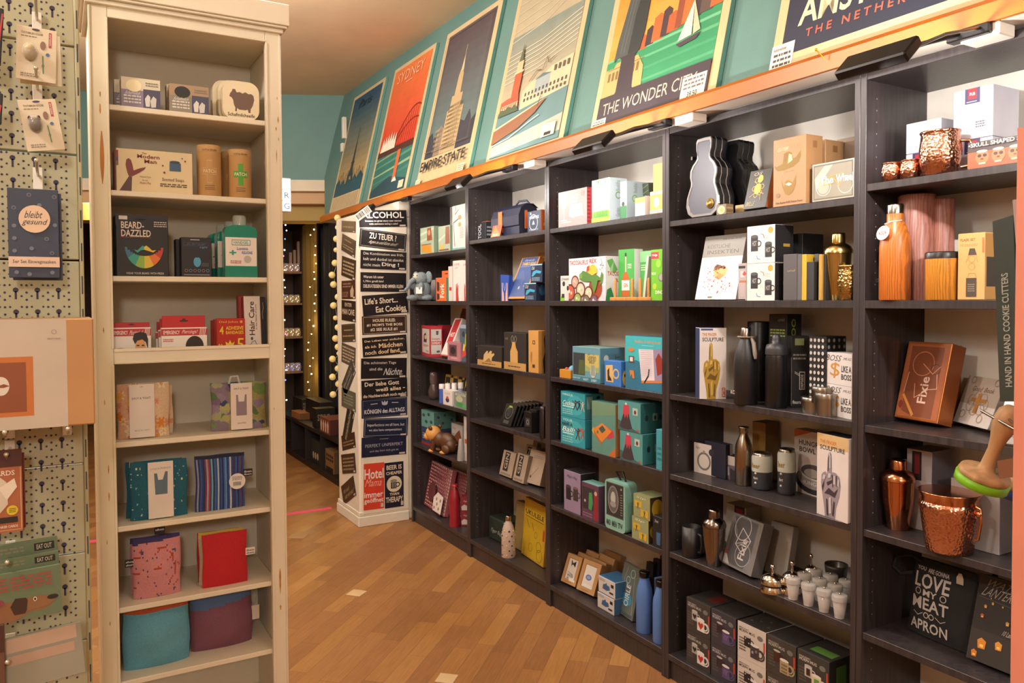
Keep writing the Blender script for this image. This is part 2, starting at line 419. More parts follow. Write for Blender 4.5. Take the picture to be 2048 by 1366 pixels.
# floor marking and repair patches
b = MB(); b.box(-.60, -2.2, 0, -.545, -.34, .0012, M('e8507a', .5)); tag(b.build('floor_tape'), 'pink adhesive tape strip across the floor at the doorway', 'tape')
for i, (x, y, s, rz, lb) in enumerate(((713, 1186, .075, .7, 'small pale square floor patch set in the parquet midway down the aisle'), (893, 1357, .07, .8, 'small pale square floor patch at the near bottom edge of the picture'),
                              (597, 1072, .10, .9, 'flat worn beige patch in the parquet near the doorway'))):
    p = on(x, y, 2, 0); b = MB(); b.box(-s/2, -s/2, 0, s/2, s/2, .0012, M('c9ac82' if i < 2 else 'a47f58', .7), .0004)
    b.box(-s/2, -s/2-.002, 0, s/2, -s/2, .0006, M('6a4626')); tag(b.build('floor_patch', loc=(p.x, p.y, 0), rot=(0, 0, rz)), lb, 'patch')

# ================================================================== black bookcases
SH = {'A': [1.682, 1.396, 1.058, .796, .505, .10], 'B': [1.72, 1.396, 1.058, .762, .49, .10], 'C': [1.72, 1.396, 1.053, .765, .47, .10],
      'D': [1.684, 1.396, 1.056, .763, .475, .095], 'E': [1.715, 1.396, 1.051, .76, .47, .10]}
BX = {'A': 0, 'B': .8, 'C': 1.6, 'D': 2.4, 'E': 3.2}
LBL = {'A': 'black-brown bookcase beside the white pillar, farthest one in the row', 'B': 'black-brown bookcase second from the pillar, yellow ukulele box on its bottom shelf',
       'C': 'black-brown bookcase in the middle of the row, turquoise cocktail boxes on its shelves', 'D': 'black-brown bookcase with the guitar case tin on its top shelf',
       'E': 'black-brown bookcase nearest the camera, holding the copper mugs and bucket'}
BACK = M('d6d0c6', .6); PINM = M('9a9088', .4)
for k in 'ABCDE':
    x0 = BX[k]+.0005; x1 = x0+.799; e = empty('bookcase', (x0, 0, 0)); w = .799; t = .018
    for i, s in enumerate((0, w-t)):
        b = MB(); b.box(s, 0, 0, s+t, .28, 2.02, VEN, .0012)
        for z in [.16+.032*j for j in range(57)]:
            if any(abs(z-q) < .03 for q in SH[k]): continue
            for y in ((.045,) if i == 0 else (.045,)):
                xx = t+.0002 if i == 0 else w-t-.0002; q = [(xx, y+.0022*math.cos(a*PI/4), z+.0022*math.sin(a*PI/4)) for a in range(8)]
                b.add(q if i == 0 else q[::-1], [tuple(range(8))], PINM)
        b.build('side_panel', e)
    MB().box(t, .002, 1.998, w-t, .275, 2.02, VEN, .001).build('top_panel', e)
    MB().box(t, .275, .03, w-t, .279, 1.998, BACK, .0005).build('back_panel', e)
    MB().box(t, .012, .0, w-t, .028, SH[k][-1]-.02, VEN, .001).build('plinth', e)
    for j, z in enumerate(SH[k]):
        th = .022 if j in (1, 5) else .020
        MB().box(t, .001 if j in (1, 5) else .004, z-th, w-t, .274, z, VEN, .001).build('shelf', e)
    tag(e, LBL[k], 'bookcase', 'black bookcases along the right wall')

# ================================================================== ledge with lip, lamps, boxes
LX0 = on(640, 436, 1, -.078).x; ORA = M('ac5c0a', .35)
e = empty('wall_ledge', (LX0, -.078, 2.03)); Lw = 4.6-LX0
MB().box(0, .014, 0, Lw, .36, .0175, M('d9cfc2', .5), .001).build('board', e)
b = MB(); b.add([(0, 0, 0), (Lw, 0, 0), (Lw, 0, .042), (0, 0, .042), (0, .014, .056), (Lw, .014, .056), (Lw, .014, 0), (0, .014, 0)],
                [(0, 1, 2, 3), (3, 2, 5, 4), (4, 5, 6, 7), (7, 6, 1, 0), (0, 3, 4, 7), (1, 6, 5, 2)], ORA); b.build('lip', e)
b = MB(); p = on(1653, 88, 1, -.08)
b.tube([(p.x-LX0, -.01, .03), (p.x-LX0-.012, -.03, .055)], .0018, M('d8a020', .3, .8)); b.ball((p.x-LX0-.012, -.03, .055), .004, M('d8a020', .3, .8)); b.build('screw', e)
tag(e, 'long white ledge board with an orange front lip holding the travel posters', 'ledge')
for x, lb in ((1.56, 'small white cable box under the ledge above the second and third bookcases'), (2.57, 'small white cable box under the ledge above the guitar tin bookcase'), (3.56, 'small white cable box under the ledge above the copper mugs')):
    b = MB(); b.box(-.045, -.07, -.03, .045, -.004, -.0005, M('e0d8cc', .4), .003); b.box(-.03, -.071, -.02, -.02, -.07, -.012, '8a8278', .0004)
    tag(b.build('cable_box', loc=(x, 0, 2.03)), lb, 'cable box', 'cable boxes under the ledge')
BLM = M('141214', .35, .3)
first = None
for x, lb in ((3.47, 'black clamp lamp under the ledge at the nearest bookcase'), (2.38, 'black clamp lamp under the ledge above the guitar tin bookcase'),
              (1.32, 'black clamp lamp under the ledge above the second bookcase'), (.06, 'black clamp lamp under the ledge beside the pillar signs')):
    if first is None:
        e = empty('clamp_lamp', (x, -.30, 1.945))
        b = MB(); b.box(-.10, -.035, -.012, .08, .035, .014, BLM, .004); h = b.build('lamp_head', e); h.rotation_euler = (.75, 0, 0)
        b = MB(); b.box(-.085, -.028, -.0135, .065, .028, -.0122, M('fff1da', .4, em=5), .0002); b.build('diffuser', h)
        b = MB(); b.tube([(.0, .02, .01), (.03, .12, .045), (.05, .22, .075)], .006, BLM); b.tube([(.06, .0, .0), (.09, .1, .045), (.10, .22, .075)], .004, M('8d8680', .25, 1)); b.build('arm', e)
        b = MB(); b.box(.02, .214, .06, .12, .246, .0845, BLM, .003); b.build('clamp', e)
        first = e; tag(e, lb, 'lamp', 'clamp lamps under the ledge')
    else: twin(first, (x, -.30, 1.945), lb)
# price tag with bars hanging on the far lamp
b = MB(); b.box(0, 0, 0, .10, .002, .045, M('e6e2dc'), .0004)
b.art('f', [R(.06+.07*i, .2, .06+.07*i+(.035 if i % 3 else .05), .85, K_) for i in range(7)]+[R(.62+.05*i, .15, .635+.05*i+.012*(i % 2), .9, K_) for i in range(7)], 0, 0, 0, .10, .002, .045)
p = on(717, 443, 1, -.385); _m = Matrix.Translation(p) @ Matrix.Rotation(1.0, 4, 'Z') @ Matrix.Rotation(-.62, 4, 'Y'); b.tube([(.1, .001, .045), tuple(_m.inverted() @ Vector((.12, -.30, 1.952)))], .0008, K_, 5); tag(b.build('hang_tag', loc=p, rot=(0, -.62, 1.0)), 'white barcode tag hanging from the clamp lamp above the pillar signs', 'tag')

# ================================================================== travel posters
CRM = 'ccb68c'
def poster(x0, label, ops, x1=None, side='5f958c'):
    w = (x1 or x0+.70)-x0; h = 1.0; d = .02; mx = Matrix.Translation((x0, -.045, 2.0555)) @ Matrix.Rotation(-math.radians(13.2), 4, 'X')
    b = MB(); b.box(0, 0, 0, w, d, h, M(CRM, .35), .001, {'r': M(side), 'l': M(side)}); b.art('f', ops, 0, 0, 0, w, d, h)
    tag(b.build('travel_poster', mx=mx), label, 'poster', 'travel posters on the ledge')
def grad(c0, c1, a, b, c, d, n=14):
    A = [int(c0[i:i+2], 16) for i in (0, 2, 4)]; B = [int(c1[i:i+2], 16) for i in (0, 2, 4)]; out = []
    for i in range(n):
        t = i/(n-1); col = ''.join('%02x' % int(A[k]+(B[k]-A[k])*t) for k in range(3)); out.append(R(a, b+(d-b)*i/n, c, d, col))
    return out
m0, m1 = .055, .945
def squash(ops, base, f):
    g = lambda v: base+(v-base)*f if v > base else v; out = []
    for o in ops:
        o = list(o)
        if o[0] in ('R', 'T', 'I'): o[2], o[4] = g(o[2]), g(o[4])
        elif o[0] == 'P': o[3::2] = [g(v) for v in o[3::2]]
        elif o[0] == 'L': o[4::2] = [g(v) for v in o[4::2]]
        out.append(tuple(o))
    return out
# Paris: dusk sky, tower over dark roofs
ops = grad('d9a860', '1f4a66', m0, .10, m1, .97, 16) + [R(m0, .04, m1, .16, 'cdb890')] + [R(.08+.05*i, .045, .10+.05*i, .15, 'a89a7c') for i in range(17)]
ops += [P('23505e', m0, .16, m0, .27, .14, .30, .22, .25, .30, .29, .36, .24, .46, .28, .60, .25, .66, .30, .74, .26, .84, .31, m1, .27, m1, .16)]
ops += [P('2c3c40', .40, .25, .47, .38, .50, .62, .53, .38, .60, .25, .565, .25, .53, .31, .47, .31, .435, .25), R(.42, .30, .58, .315, '2c3c40'), R(.45, .40, .55, .412, '2c3c40'), L('2c3c40', .01, .50, .6, .50, .68)]
ops += [L('23505e', .012, .12+.06*i, .26, .12+.06*i, .31+.02*(i % 3)) for i in range(14)] + [TI(.28, .86, .72, .93, 'Paris', '16303e')]
poster(-1.545, 'blue travel poster of Paris with a tower at dusk, farthest on the ledge', ops)
# Sydney
ops = grad('c83c28', 'd8743c', m0, .34, m1, .97, 12) + [R(m0, .05, m1, .36, '2f6a62')] + [P(c, m0, a, m1, a+.05, m1, a+.07, m0, a+.01) for a, c in ((.30, '7d9a6a'), (.25, '4d8a72'), (.19, '8aa880'), (.14, '3f7a70'))]
ops += [P('23424e', m0, .05, m0, .10, .5, .17, m1, .12, m1, .05), R(m0, .335, m1, .38, '4a2a22')]
ops += [L('8a2420', .016, *[q for i in range(13) for q in (.42+.53*i/12, .40+.22*math.sin(PI*(i/12)*.62))]), L('8a2420', .012, *[q for i in range(13) for q in (.40+.55*i/12, .38+.15*math.sin(PI*(i/12)*.6))])]
ops += [L('8a2420', .006, .45+.05*i, .36, .45+.05*i, .40+.21*math.sin(PI*(i*.05/.53)*.62)) for i in range(10)]
ops += [P('e2d8c4', .10+.055*i, .37, .15+.065*i, .50-.01*abs(i-3), .21+.055*i, .37) for i in range(6)] + [R(.60, .12, .68, .34, 'c8643a'), P('e6dccb', .60, .12, .72, .12, .68, .15, .64, .15)]
ops += [T(.17, .86, .83, .935, 'SYDNEY', 'e8b088', 1), R(.42, .835, .58, .842, 'e8b088'), R(.80, .06, .92, .11, 'd6c4a0')]
poster(-.665, 'orange travel poster reading SYDNEY with white sail roofs and an arched bridge', ops)
# Empire State
ops = grad('5f7a78', '51464a', .07, .19, .93, .965, 12) + [P('3a3a44', .07, .19, .07, .33, .14, .35, .18, .30, .26, .36, .34, .33, .34, .19), P('3a3a44', .66, .19, .66, .36, .74, .34, .80, .40, .86, .33, .93, .36, .93, .19)]
ops += [P('b49c74', .36, .19, .36, .50, .40, .50, .40, .60, .44, .60, .45, .74, .47, .78, .49, .78, .51, .78, .54, .74, .55, .60, .60, .60, .60, .50, .66, .50, .66, .19), P('cbb48a', .475, .77, .50, .90, .525, .77), L('cbb48a', .006, .50, .88, .50, .955)]
ops += [P('8a7a66', .24, .19, .24, .38, .30, .41, .36, .38, .36, .19)] + [R(.385+.03*i, .21+.025*j, .397+.03*i, .222+.025*j, '6a5844') for i in range(9) for j in range(11)] + [R(.255+.03*i, .21+.03*j, .265+.03*i, .225+.03*j, 'b09a76') for i in range(3) for j in range(5)]
ops += [L('6a5a4c', .005, .10, .22, .10, .94, .90, .94, .90, .22, .10, .22)] + [T(.08, .105, .92, .165, 'EMPIRE STATE', '2a282c')] + [R(.84, .03, .95, .075, 'e2d2b0'), N(.85, .035, .94, .07, 3, '8a7c68'), R(.04, .012, .14, .06, 'e2d2b0'), N(.05, .015, .13, .055, 5, '8a7c68')]
ops = ops[:14]+squash(ops[14:18], .19, .84)+ops[18:]
poster(.196, 'dark travel poster reading EMPIRE STATE with a lit skyscraper', ops)
# Venice
ops = grad('b9a888', '7f8a80', m0, .42, m1, .985, 12) + [L('c9bfa6', .008, m0, .62+.035*i, .5, .64+.035*i, m1, .72+.035*i) for i in range(7)] + [R(m0, .05, m1, .40, '5f8284')]
ops += [P('a8b0a0', m0, .06, m0, .14, m1, .22, m1, .10), P('cdbb98', .36, .36, .36, .50, .45, .55, .60, .56, .70, .60, m1, .62, m1, .40), R(.52, .44, .70, .55, '9aa6a4'), P('5c7078', .50, .545, .60, .575, .72, .55)]
ops += [R(.40+.045*i, .45, .42+.045*i, .475, '4a4a46') for i in range(12)] + [R(.40+.045*i, .41, .42+.045*i, .432, '4a4a46') for i in range(12)] + [R(.74+.05*i, .55, .765+.05*i, .59, '5a5248') for i in range(4)]
ops += [P('b0543a', .08, .38, .08, .47, .17, .485, .32, .485, .34, .38), R(.10, .43, .33, .437, 'd9b088')] + [R(.10+.03*i, .395, .115+.03*i, .425, 'e0c09a') for i in range(8)]
ops += [R(.215, .47, .315, .66, 'b85634'), R(.205, .66, .325, .675, 'd9c4a0'), R(.225, .675, .305, .75, 'c9b48c'), P('5a6048', .235, .75, .265, .885, .295, .75), P('4a5a3c', .07, .36, .10, .41, .16, .40, .20, .42, .26, .40, .30, .42, .36, .36)]
ops += [P('8a5a3c', m0, .15, m0, .27, .30, .31, .56, .35, .72, .37, .60, .29, .40, .215, .20, .18), P('d6c29a', m0, .27, .30, .31, .56, .35, .72, .37, .56, .34, .30, .295, m0, .255), L('e6dcc4', .008, m0, .14, .30, .165, .55, .235, .66, .26), L('2c3a3c', .007, .62, .33, .64, .40)]
ops += [L('6a4a38', .006, .44, .55, .52, .61, .58, .60), L('6a4a38', .006, .60, .60, .63, .68, .66, .63, .72, .66), R(.74, .07, .90, .13, 'e6dac0'), R(.78, .075, .86, .09, K_)]
_k = [i for i, o in enumerate(ops) if o[0] == 'R' and o[-1] == 'e6dac0'][0]
ops = [R(m0, .05, m1, .985, 'b0a588')]+squash(ops[:_k], .05, .68)[:12]+[L('c9bfa6', .006, m0, .66+.05*i, .5, .69+.045*i, m1, .80+.03*i) for i in range(5)]+squash(ops[:_k], .05, .68)[12:]+ops[_k:]
poster(1.085, 'travel poster of a canal city with a red bell tower and a brown boat', ops)
# The Wonder City
ops = [R(m0, .04, m1, .99, 'd99a3a')] + grad('d9a04a', 'd98a2c', m0, .5, m1, .99, 5) + [P('2f8a5c', m0, .14, m0, .42, .45, .50, m1, .56, m1, .14)]
ops += [P(c, m0, a, m1, a+.02, m1, a+.04, m0, a+.015) for a, c in ((.18, '4a9a6c'), (.26, '3f946a'), (.34, '58a87a'), (.41, '6ab488'))]
ops += [P(c, x, .43+(x-.4)*.15, x, h, x+w*.5, h+.02, x+w, h-.01, x+w, .43+(x-.4)*.15) for x, w, h, c in ((.32, .08, .50, 'b85a30'), (.38, .07, .54, '3a3034'), (.43, .09, .60, 'c0622f'), (.50, .07, .62, '453438'), (.55, .09, .57, 'b8582e'), (.61, .06, .70, '8a4630'), (.66, .10, .78, 'c06a30'), (.73, .07, .74, '3f3338'), (.79, .09, .66, '5a4a44'), (.86, .085, .82, 'b8602e'))]
ops += [P('c2a266', m0, .10, m0, .36, .13, .36, .15, .39, .34, .39, .36, .36, .40, .30, .42, .10)] + [R(.09+.035*i, .27, .112+.035*i, .33, '7d6238') for i in range(4)] + [R(.27+.035*i, .28, .29+.035*i, .34, '7d6238') for i in range(3)] + [R(.08, .35, .40, .355, '8a6c3c')]
ops += [P('3a3038', .15, .12, .19, .18, .19, .40, .17, .42, .33, .42, .31, .40, .33, .18, .38, .12), P('4a5050', .15, .42, .12, .40, .13, .55, .16, .75, .19, .99, .34, .99, .36, .75, .36, .55, .34, .42), P('2c3436', .24, .42, .25, .70, .30, .99, .34, .99, .36, .75, .36, .55, .34, .42), L('5c6662', .008, .17, .45, .19, .7, .22, .97), L('5c6662', .008, .20, .45, .22, .7, .25, .97)]
ops += [P('e8dcc2', .66, .36, .74, .60, .76, .37), P('c8b898', .74, .60, .77, .37, .82, .385), P('463a44', .65, .345, .83, .37, .80, .335, .68, .32), R(m0, .04, m1, .155, '3a3038'), T(.10, .075, .86, .125, 'THE WONDER CITY', 'b8aa9a', 1)]
ops += [R(.76, .03, .93, .115, 'e6dcc8'), N(.775, .065, .915, .11, 3, '6a6054'), T(.81, .037, .88, .058, '39.50', '2a2624'), R(.02, .015, .15, .065, 'e6dcc8'), N(.03, .02, .14, .06, 4, '6a6054')]
_k = [i for i, o in enumerate(ops) if o[0] == 'R' and o[-1] == '3a3038'][0]
ops = ops[:1]+squash(ops[1:_k], .14, .60)+ops[_k:]
poster(1.985, 'travel poster reading THE WONDER CITY with a robed statue and a white sailboat', ops)
# Amsterdam
ops = [R(.05, .075, .95, .99, '1f2438')] + [P('2a3048', .05, .4+.1*i, .95, .5+.1*i, .95, .52+.1*i, .05, .43+.1*i) for i in range(5)]
ops += [T(.12, .155, .90, .245, 'AMSTERDAM', 'e2d2a8'), T(.17, .112, .86, .138, 'T H E   N E T H E R L A N D S', 'c05a44'), R(-.0, .03, .12, .115, 'e8e0d0'), T(.01, .095, .08, .106, 'Keilrahmenbilder', '2a2624'), N(.015, .04, .11, .09, 3, '4a443c'), R(.72, .10, .9, .18, 'e8e0d0')]
ops += [P('b0563a', .2, .6, .2, .85, .3, .92, .4, .85, .4, .6), P('d9b070', .42, .6, .42, .8, .5, .9, .58, .8, .58, .6), P('6a8a8a', .6, .6, .6, .86, .7, .94, .8, .86, .8, .6)]
poster(2.91, 'dark blue travel poster reading AMSTERDAM THE NETHERLANDS, nearest on the ledge', ops)
# ================================================================== white display cabinet
CX0, CX1, CYL, CYR, IL, IR = 2.46, 2.70, -1.857, -1.455, -1.82, -1.49
WS = [1.83, 1.645, 1.458, 1.276, 1.092, .905, .724, .558, .38]
e = empty('display_cabinet', (2.58, -1.656, 0)); off = Vector((2.58, -1.656, 0))
def wpart(name, *bs, mat=CREAM, c=.0015):
    b = MB()
    for q in bs: b.box(q[0]-off.x, q[1]-off.y, q[2], q[3]-off.x, q[4]-off.y, q[5], mat, c)
    return b.build(name, e)
wpart('side_panel', (CX0, CYL+.004, 0, CX1-.016, CYL+.02, 2.03)); wpart('side_panel', (CX0, CYR-.02, 0, CX1-.016, CYR-.004, 2.03))
wpart('back_panel', (CX0-.008, CYL+.004, 0, CX0, CYR-.004, 2.03), mat=M('d2c6b0', .6, kind='worn'))
wpart('top_panel', (CX0, CYL+.02, 2.012, CX1-.016, CYR-.02, 2.03))
def stile(name, y0, y1, inner):
    b = MB(); b.box(CX1-.016-off.x, y0-off.y, 0, CX1-off.x, y1-off.y, 2.04, CREAM, .002)
    s = 1 if inner else -1; yy = (y1 if inner else y0)-off.y
    for z0, z1 in ((1.30, 2.01), (.02, 1.264)): b.box(CX1-off.x, min(yy, yy-s*.005), z0, CX1+.003-off.x, max(yy, yy-s*.005), z1, CREAM, .001)
    b.box(CX1-off.x, (y0 if inner else y1-.004)-off.y, 0, CX1+.003-off.x, (y0+.004 if inner else y1)-off.y, 2.03, CREAM, .001)
    return b
BARE = M('b5783a', .7, kind='grain')
def chip(b, x, ys, z0, z1, w, seed=1):
    rr = random.Random(seed); n = 7; lft = []; rgt = []
    for i in range(n):
        z = z0+(z1-z0)*i/(n-1); q = w*math.sin(PI*(i+.3)/(n))*rr.uniform(.6, 1.1); lft.append((ys-q/2, z)); rgt.append((ys+q/2, z))
    V = [(x+.0004-off.x, y-off.y, z) for y, z in lft+rgt[::-1]]; m = len(V)//2
    b.add(V, [(i, 2*m-1-i, 2*m-2-i, i+1) for i in range(m-1)], BARE)
b = stile('f', CYL, IL, True)
for x, y, w, h in ((201, 228, .004, .02), (200, 183, .0025, .012), (200, 208, .0025, .014)): pass
for (x, ya, yb, w) in ((203, 262, 368, .0105), (200, 183, 194, .0035), (200, 207, 228, .0035), (207, 655, 667, .003), (209, 799, 810, .002), (217, 930, 948, .003), (218, 985, 1003, .003), (214, 1080, 1090, .002), (220, 1243, 1252, .002)):
    p, q = on(x, ya, 0, CX1), on(x, yb, 0, CX1); chip(b, CX1, p.y, q.z, p.z, w, int(ya))
b.build('stile', e)
b = stile('f', IR, CYR, False)
for (x, ya, yb, w) in ((554, 194, 200, .002), (556, 233, 247, .003), (552, 254, 262, .003), (557, 275, 282, .002), (553, 300, 325, .002), (560, 1137, 1188, .005), (561, 1210, 1220, .005), (548, 815, 820, .002)):
    p, q = on(x, ya, 0, CX1), on(x, yb, 0, CX1); chip(b, CX1, p.y, q.z, p.z, w, int(ya))
for z in (.5, .62, .9, 1.05, 1.4, 1.72, 1.95): b.box(CX1-.002-off.x, CYR-.0015-off.y, z, CX1+.0006-off.x, CYR+.0004-off.y, z+.02, K_, .0003)
b.build('stile', e)
wpart('rail', (CX1-.016, IL, 1.266, CX1, IR, 1.299), (CX1, IL, 1.292, CX1+.003, IR, 1.299), (CX1, IL, 1.266, CX1+.003, IR, 1.271)); wpart('rail', (CX1-.016, IL, 2.01, CX1, IR, 2.04), (CX1, IL, 2.01, CX1+.003, IR, 2.015))
wpart('cornice', (CX0-.01, CYL-.006, 2.034, CX1+.008, CYR+.006, 2.044), (CX0-.014, CYL-.012, 2.044, CX1+.016, CYR+.014, 2.05), (CX0-.018, CYL-.016, 2.05, CX1+.02, CYR+.018, 2.10))
for z in WS: wpart('shelf', (CX0+.001, CYL+.0205, z-.012, CX1-.017, CYR-.0205, z))
wpart('plinth', (CX1-.016, IL, 0, CX1, IR, .08))
tag(e, 'narrow white distressed wooden display cabinet with open shelves', 'cabinet')
XF = 2.664
def wcart(name, label, cat, s, xl, xr, yt, D, col, v=XF, **k): return carton(name, label, cat, WS[s], xl, xr, yt, v, D, col, pl=0, **k)
# --- top shelf: soap
def soap(sh): return [R(0, 0, 1, 1, 'd8ccb4'), R(0, .02, .56, .60, sh), R(.56, .02, 1, .66, '4c4a60'), P('d8d2cc', .62, .1, .60, .35, .68, .5, .74, .42, .72, .1), P('cfc8c4', .76, .08, .74, .3, .82, .46, .9, .38, .88, .1), E(.32, .74, .20, .2, 'efe2bc' if sh == '8a7f96' else '2b2826'),
        N(.06, .15, .5, .45, 3, 'd9d2cc'), TI(.08, .45, .5, .55, 'Schafmilch', 'e8e0d8'), N(.62, .75, .95, .9, 2, '8a8070')]
wcart('soap_box', 'cream soap box with purple band and round window, front left on the top shelf', 'soap', 0, 243, 321, 152, .045, 'd8ccb4', f=soap('8a7f96'))
wcart('soap_box', 'cream boxed soap hidden behind the purple banded soap box', 'soap', 0, 229, 300, 158, .04, 'c9bca2', v=XF-.052, f=soap('8a7f96'))
wcart('soap_box', 'brown topped boxed soap with dark cut-out window, centre of the top cabinet shelf', 'soap', 0, 340, 418, 166, .045, 'b59a7c', f=[R(0, 0, 1, 1, 'a78c70')]+soap('8d8578')[1:])
wcart('soap_box', 'brown topped boxed soap standing behind the one with the dark window', 'soap', 0, 334, 400, 168, .03, 'a08668', v=XF-.052, f=soap('8d8578'))
def rsq(w, h, r, n=8):
    P_ = []
    for cx, cz, a0 in ((w-r, r, -PI/2), (w-r, h-r, 0), (r, h-r, PI/2), (r, r, PI)):
        for i in range(n+1): a = a0+PI/2*i/n; P_.append((cx+r*math.cos(a), cz+r*math.sin(a)))
    return P_
SHEEP = ('6d5548', .20, .66, .18, .58, .24, .56, .28, .5, .30, .38, .34, .30, .33, .22, .37, .20, .39, .30, .44, .26, .62, .26, .68, .28, .70, .20, .75, .20, .76, .30, .82, .40, .86, .55, .84, .66, .78, .70, .70, .69, .62, .73, .54, .69, .46, .72, .38, .70, .34, .78, .27, .78, .25, .72)
def sheep_soap(label, x0, x1, v, art=True):
    mx, w = frame(WS[0], x0, x1, v, v, 0, 0, .03); h = fit_h(mx, 158); b = MB(); b.prism(rsq(w, h, w*.3), 0, .028, M('e2d2b0', .45))
    if art: b.art('f', [P(*SHEEP), T(.13, .08, .87, .17, 'Schafmilchseife', '2a2422')], 0, 0, 0, w, .028, h)
    tag(b.build('sheep_soap', mx=mx), label, 'soap', 'rounded sheep milk soaps')
sheep_soap('rounded cream soap pack with a brown sheep, foremost of the row', 446, 519, XF)
sheep_soap('rounded cream soap pack second in the row behind the sheep front', 437, 508, XF-.032, False)
sheep_soap('rounded cream soap pack at the back of the sheep soap row', 426, 494, XF-.064, False)
# --- second shelf
TAIL = [P('5a3a38', .03, .0, .16, .36, .20, .36, .19, .0), P('7a3434', .16, .36, .14, .45, .12, .62, .13, .74, .16, .78, .19, .74, .21, .62, .22, .5, .30, .56, .38, .60, .36, .54, .28, .44, .21, .37)]
wcart('soap_box', 'wide cream box of three scented soaps with a dark red fish tail', 'soap', 1, 233, 386, 295, .035, 'd9c49c', f=[R(0, .78, .03, .95, '8a2a34'), R(0, .7, .03, .78, '4a3a6a'), R(0, .6, .03, .7, '7a5a3c')]+TAIL+
      [T(.33, .90, .39, .94, 'The', '7a2c2c'), T(.27, .80, .56, .89, 'Modern', '7a2c2c'), T(.36, .69, .52, .78, 'Man', '7a2c2c'), R(.69, .55, .84, .74, '3a5a78'), E(.76, .76, .07, .035, '2c4458'), T(.59, .28, .88, .38, 'Scented Soaps', '3a3026', 1),
       N(.56, .16, .92, .25, 2, '4a4036'), T(.30, .34, .44, .39, 'Natural Style', '6a5a4a', 1), T(.33, .27, .40, .31, 'for the', '6a5a4a', 1), T(.30, .2, .44, .25, 'Modern Man', '8a3434', 1), C(.62, .5, .015, '7a2c2c'), C(.9, .8, .012, '7a2c2c'), C(.86, .86, .01, '3a5a78'), C(.6, .66, .012, '7a2c2c')])
wcart('soap_box', 'second box of scented soaps just visible behind the first, red edge showing', 'soap', 1, 228, 380, 300, .03, '8a3a34', v=XF-.045)
TUBE = [('body', M('b48a54', .7), [(1, 0), (1, .86)]), ('lid', M('bb9260', .7), [(1.0, .862), (1.0, .985), (.95, 1), (.93, 1), (.9, .975), (0, .97)])]
def patch(label, xc, wpx, yt, v, cc, show=True):
    def ex(e, r, h):
        b = MB(); n = 10
        def band(a0, a1, z0, z1, col, k=0):
            rr = r+.0003+.0002*k; V = []
            for i in range(n+1): a = a0+(a1-a0)*i/n; V += [(rr*math.cos(a), rr*math.sin(a), z0*h), (rr*math.cos(a), rr*math.sin(a), z1*h)]
            b.add(V, [(2*i, 2*i+2, 2*i+3, 2*i+1) for i in range(n)], col, True)
        m = -.10 if True else 0
        band(m-.62, m+.62, .42, .55, cc); band(m-.22, m+.22, .26, .70, cc)
        if cc == 'c9a878': band(m-.60, m+.60, .43, .54, 'b48a54', 1); band(m-.20, m+.20, .27, .69, 'b48a54', 1)
        V, Fs = text_mesh('PATCH'); b.add([((r+.001)*math.cos(m-.52+1.04*x), (r+.001)*math.sin(m-.52+1.04*x), (.45+.07*y)*h) for x, y in V], Fs, 'e6d8b8' if cc != 'c9a878' else 'd9c09a')
        V, Fs = text_mesh('CUTS & GRAZES'); b.add([((r+.001)*math.cos(m-.6+1.2*x), (r+.001)*math.sin(m-.6+1.2*x), (.88+.03*y)*h) for x, y in V], Fs, '5a4426')
        for z in (.20, .16, .13): band(m-.4, m+.4, z, z+.012, '6a5230')
        b.build('print', e)
    turned('plaster_tube', label, 'plasters', WS[1], xc, wpx, yt, v, TUBE, 0, 'cardboard plaster tubes', extra=ex)
patch('brown cardboard plaster tube with an outlined beige cross', 419, 46, 293, 2.64, 'c9a878')
patch('brown cardboard plaster tube with a green cross', 480, 44, 302, 2.64, '4a9a30')
patch('brown cardboard plaster tube half hidden between the two front tubes', 464, 40, 306, 2.58, 'c9a878')
# --- third shelf
rb = ['3a6a8a', '3a9a8a', '8ab04a', 'd9b83a', 'd9702c', 'b83a2c']
def arc(cx, cy, r, w, a0, a1, n, cols):
    o = []; N_ = 18
    for i in range(N_):
        a, c = math.radians(a0+(a1-a0)*i/N_), math.radians(a0+(a1-a0)*(i+1)/N_); t = math.sin(PI*(i+.5)/N_)**.6*w
        o.append(P(cols[int(i/N_*len(cols))], cx+(r-t)*math.cos(a), cy+(r-t)*math.sin(a), cx+r*math.cos(a), cy+r*math.sin(a), cx+r*math.cos(c), cy+r*math.sin(c), cx+(r-t)*math.cos(c), cy+(r-t)*math.sin(c)))
    return o
bd = arc(.53, .50, .37, .20, 185, 355, 18, rb) + [P(rb[1], .33, .43, .40, .42, .46, .47, .50, .50, .53, .48, .53, .43, .46, .42, .40, .38), P(rb[3], .53, .48, .57, .50, .62, .47, .68, .42, .76, .43, .70, .39, .62, .41, .53, .43)]
def bdart(): return [R(.0, .82, 1, 1, '1d1a1c')] + bd + [T(.10, .77, .53, .88, 'BEARD-', 'd9c8b8'), T(.10, .64, .66, .75, 'DAZZLED', 'd9c8b8'), L('a8543a', .008, .1, .628, .66, .628), R(.06, .91, .22, .97, 'cfc4bc'), N(.72, .80, .97, .9, 3, 'b8aca4'), T(.18, .03, .90, .065, 'WEAR YOUR BEARD WITH PRIDE', 'b8b0a0'), E(.47, .93, .1, .012, '050505')]
wcart('beard_kit_box', 'black square box with rainbow moustache and beard, front one', 'gift box', 2, 233, 338, 427, .035, '1c191b', f=bdart(), group='black beard kit boxes')
wcart('beard_kit_box', 'black beard kit box standing behind the rainbow beard box', 'gift box', 2, 229, 330, 432, .03, '1c191b', v=XF-.042, group='black beard kit boxes')
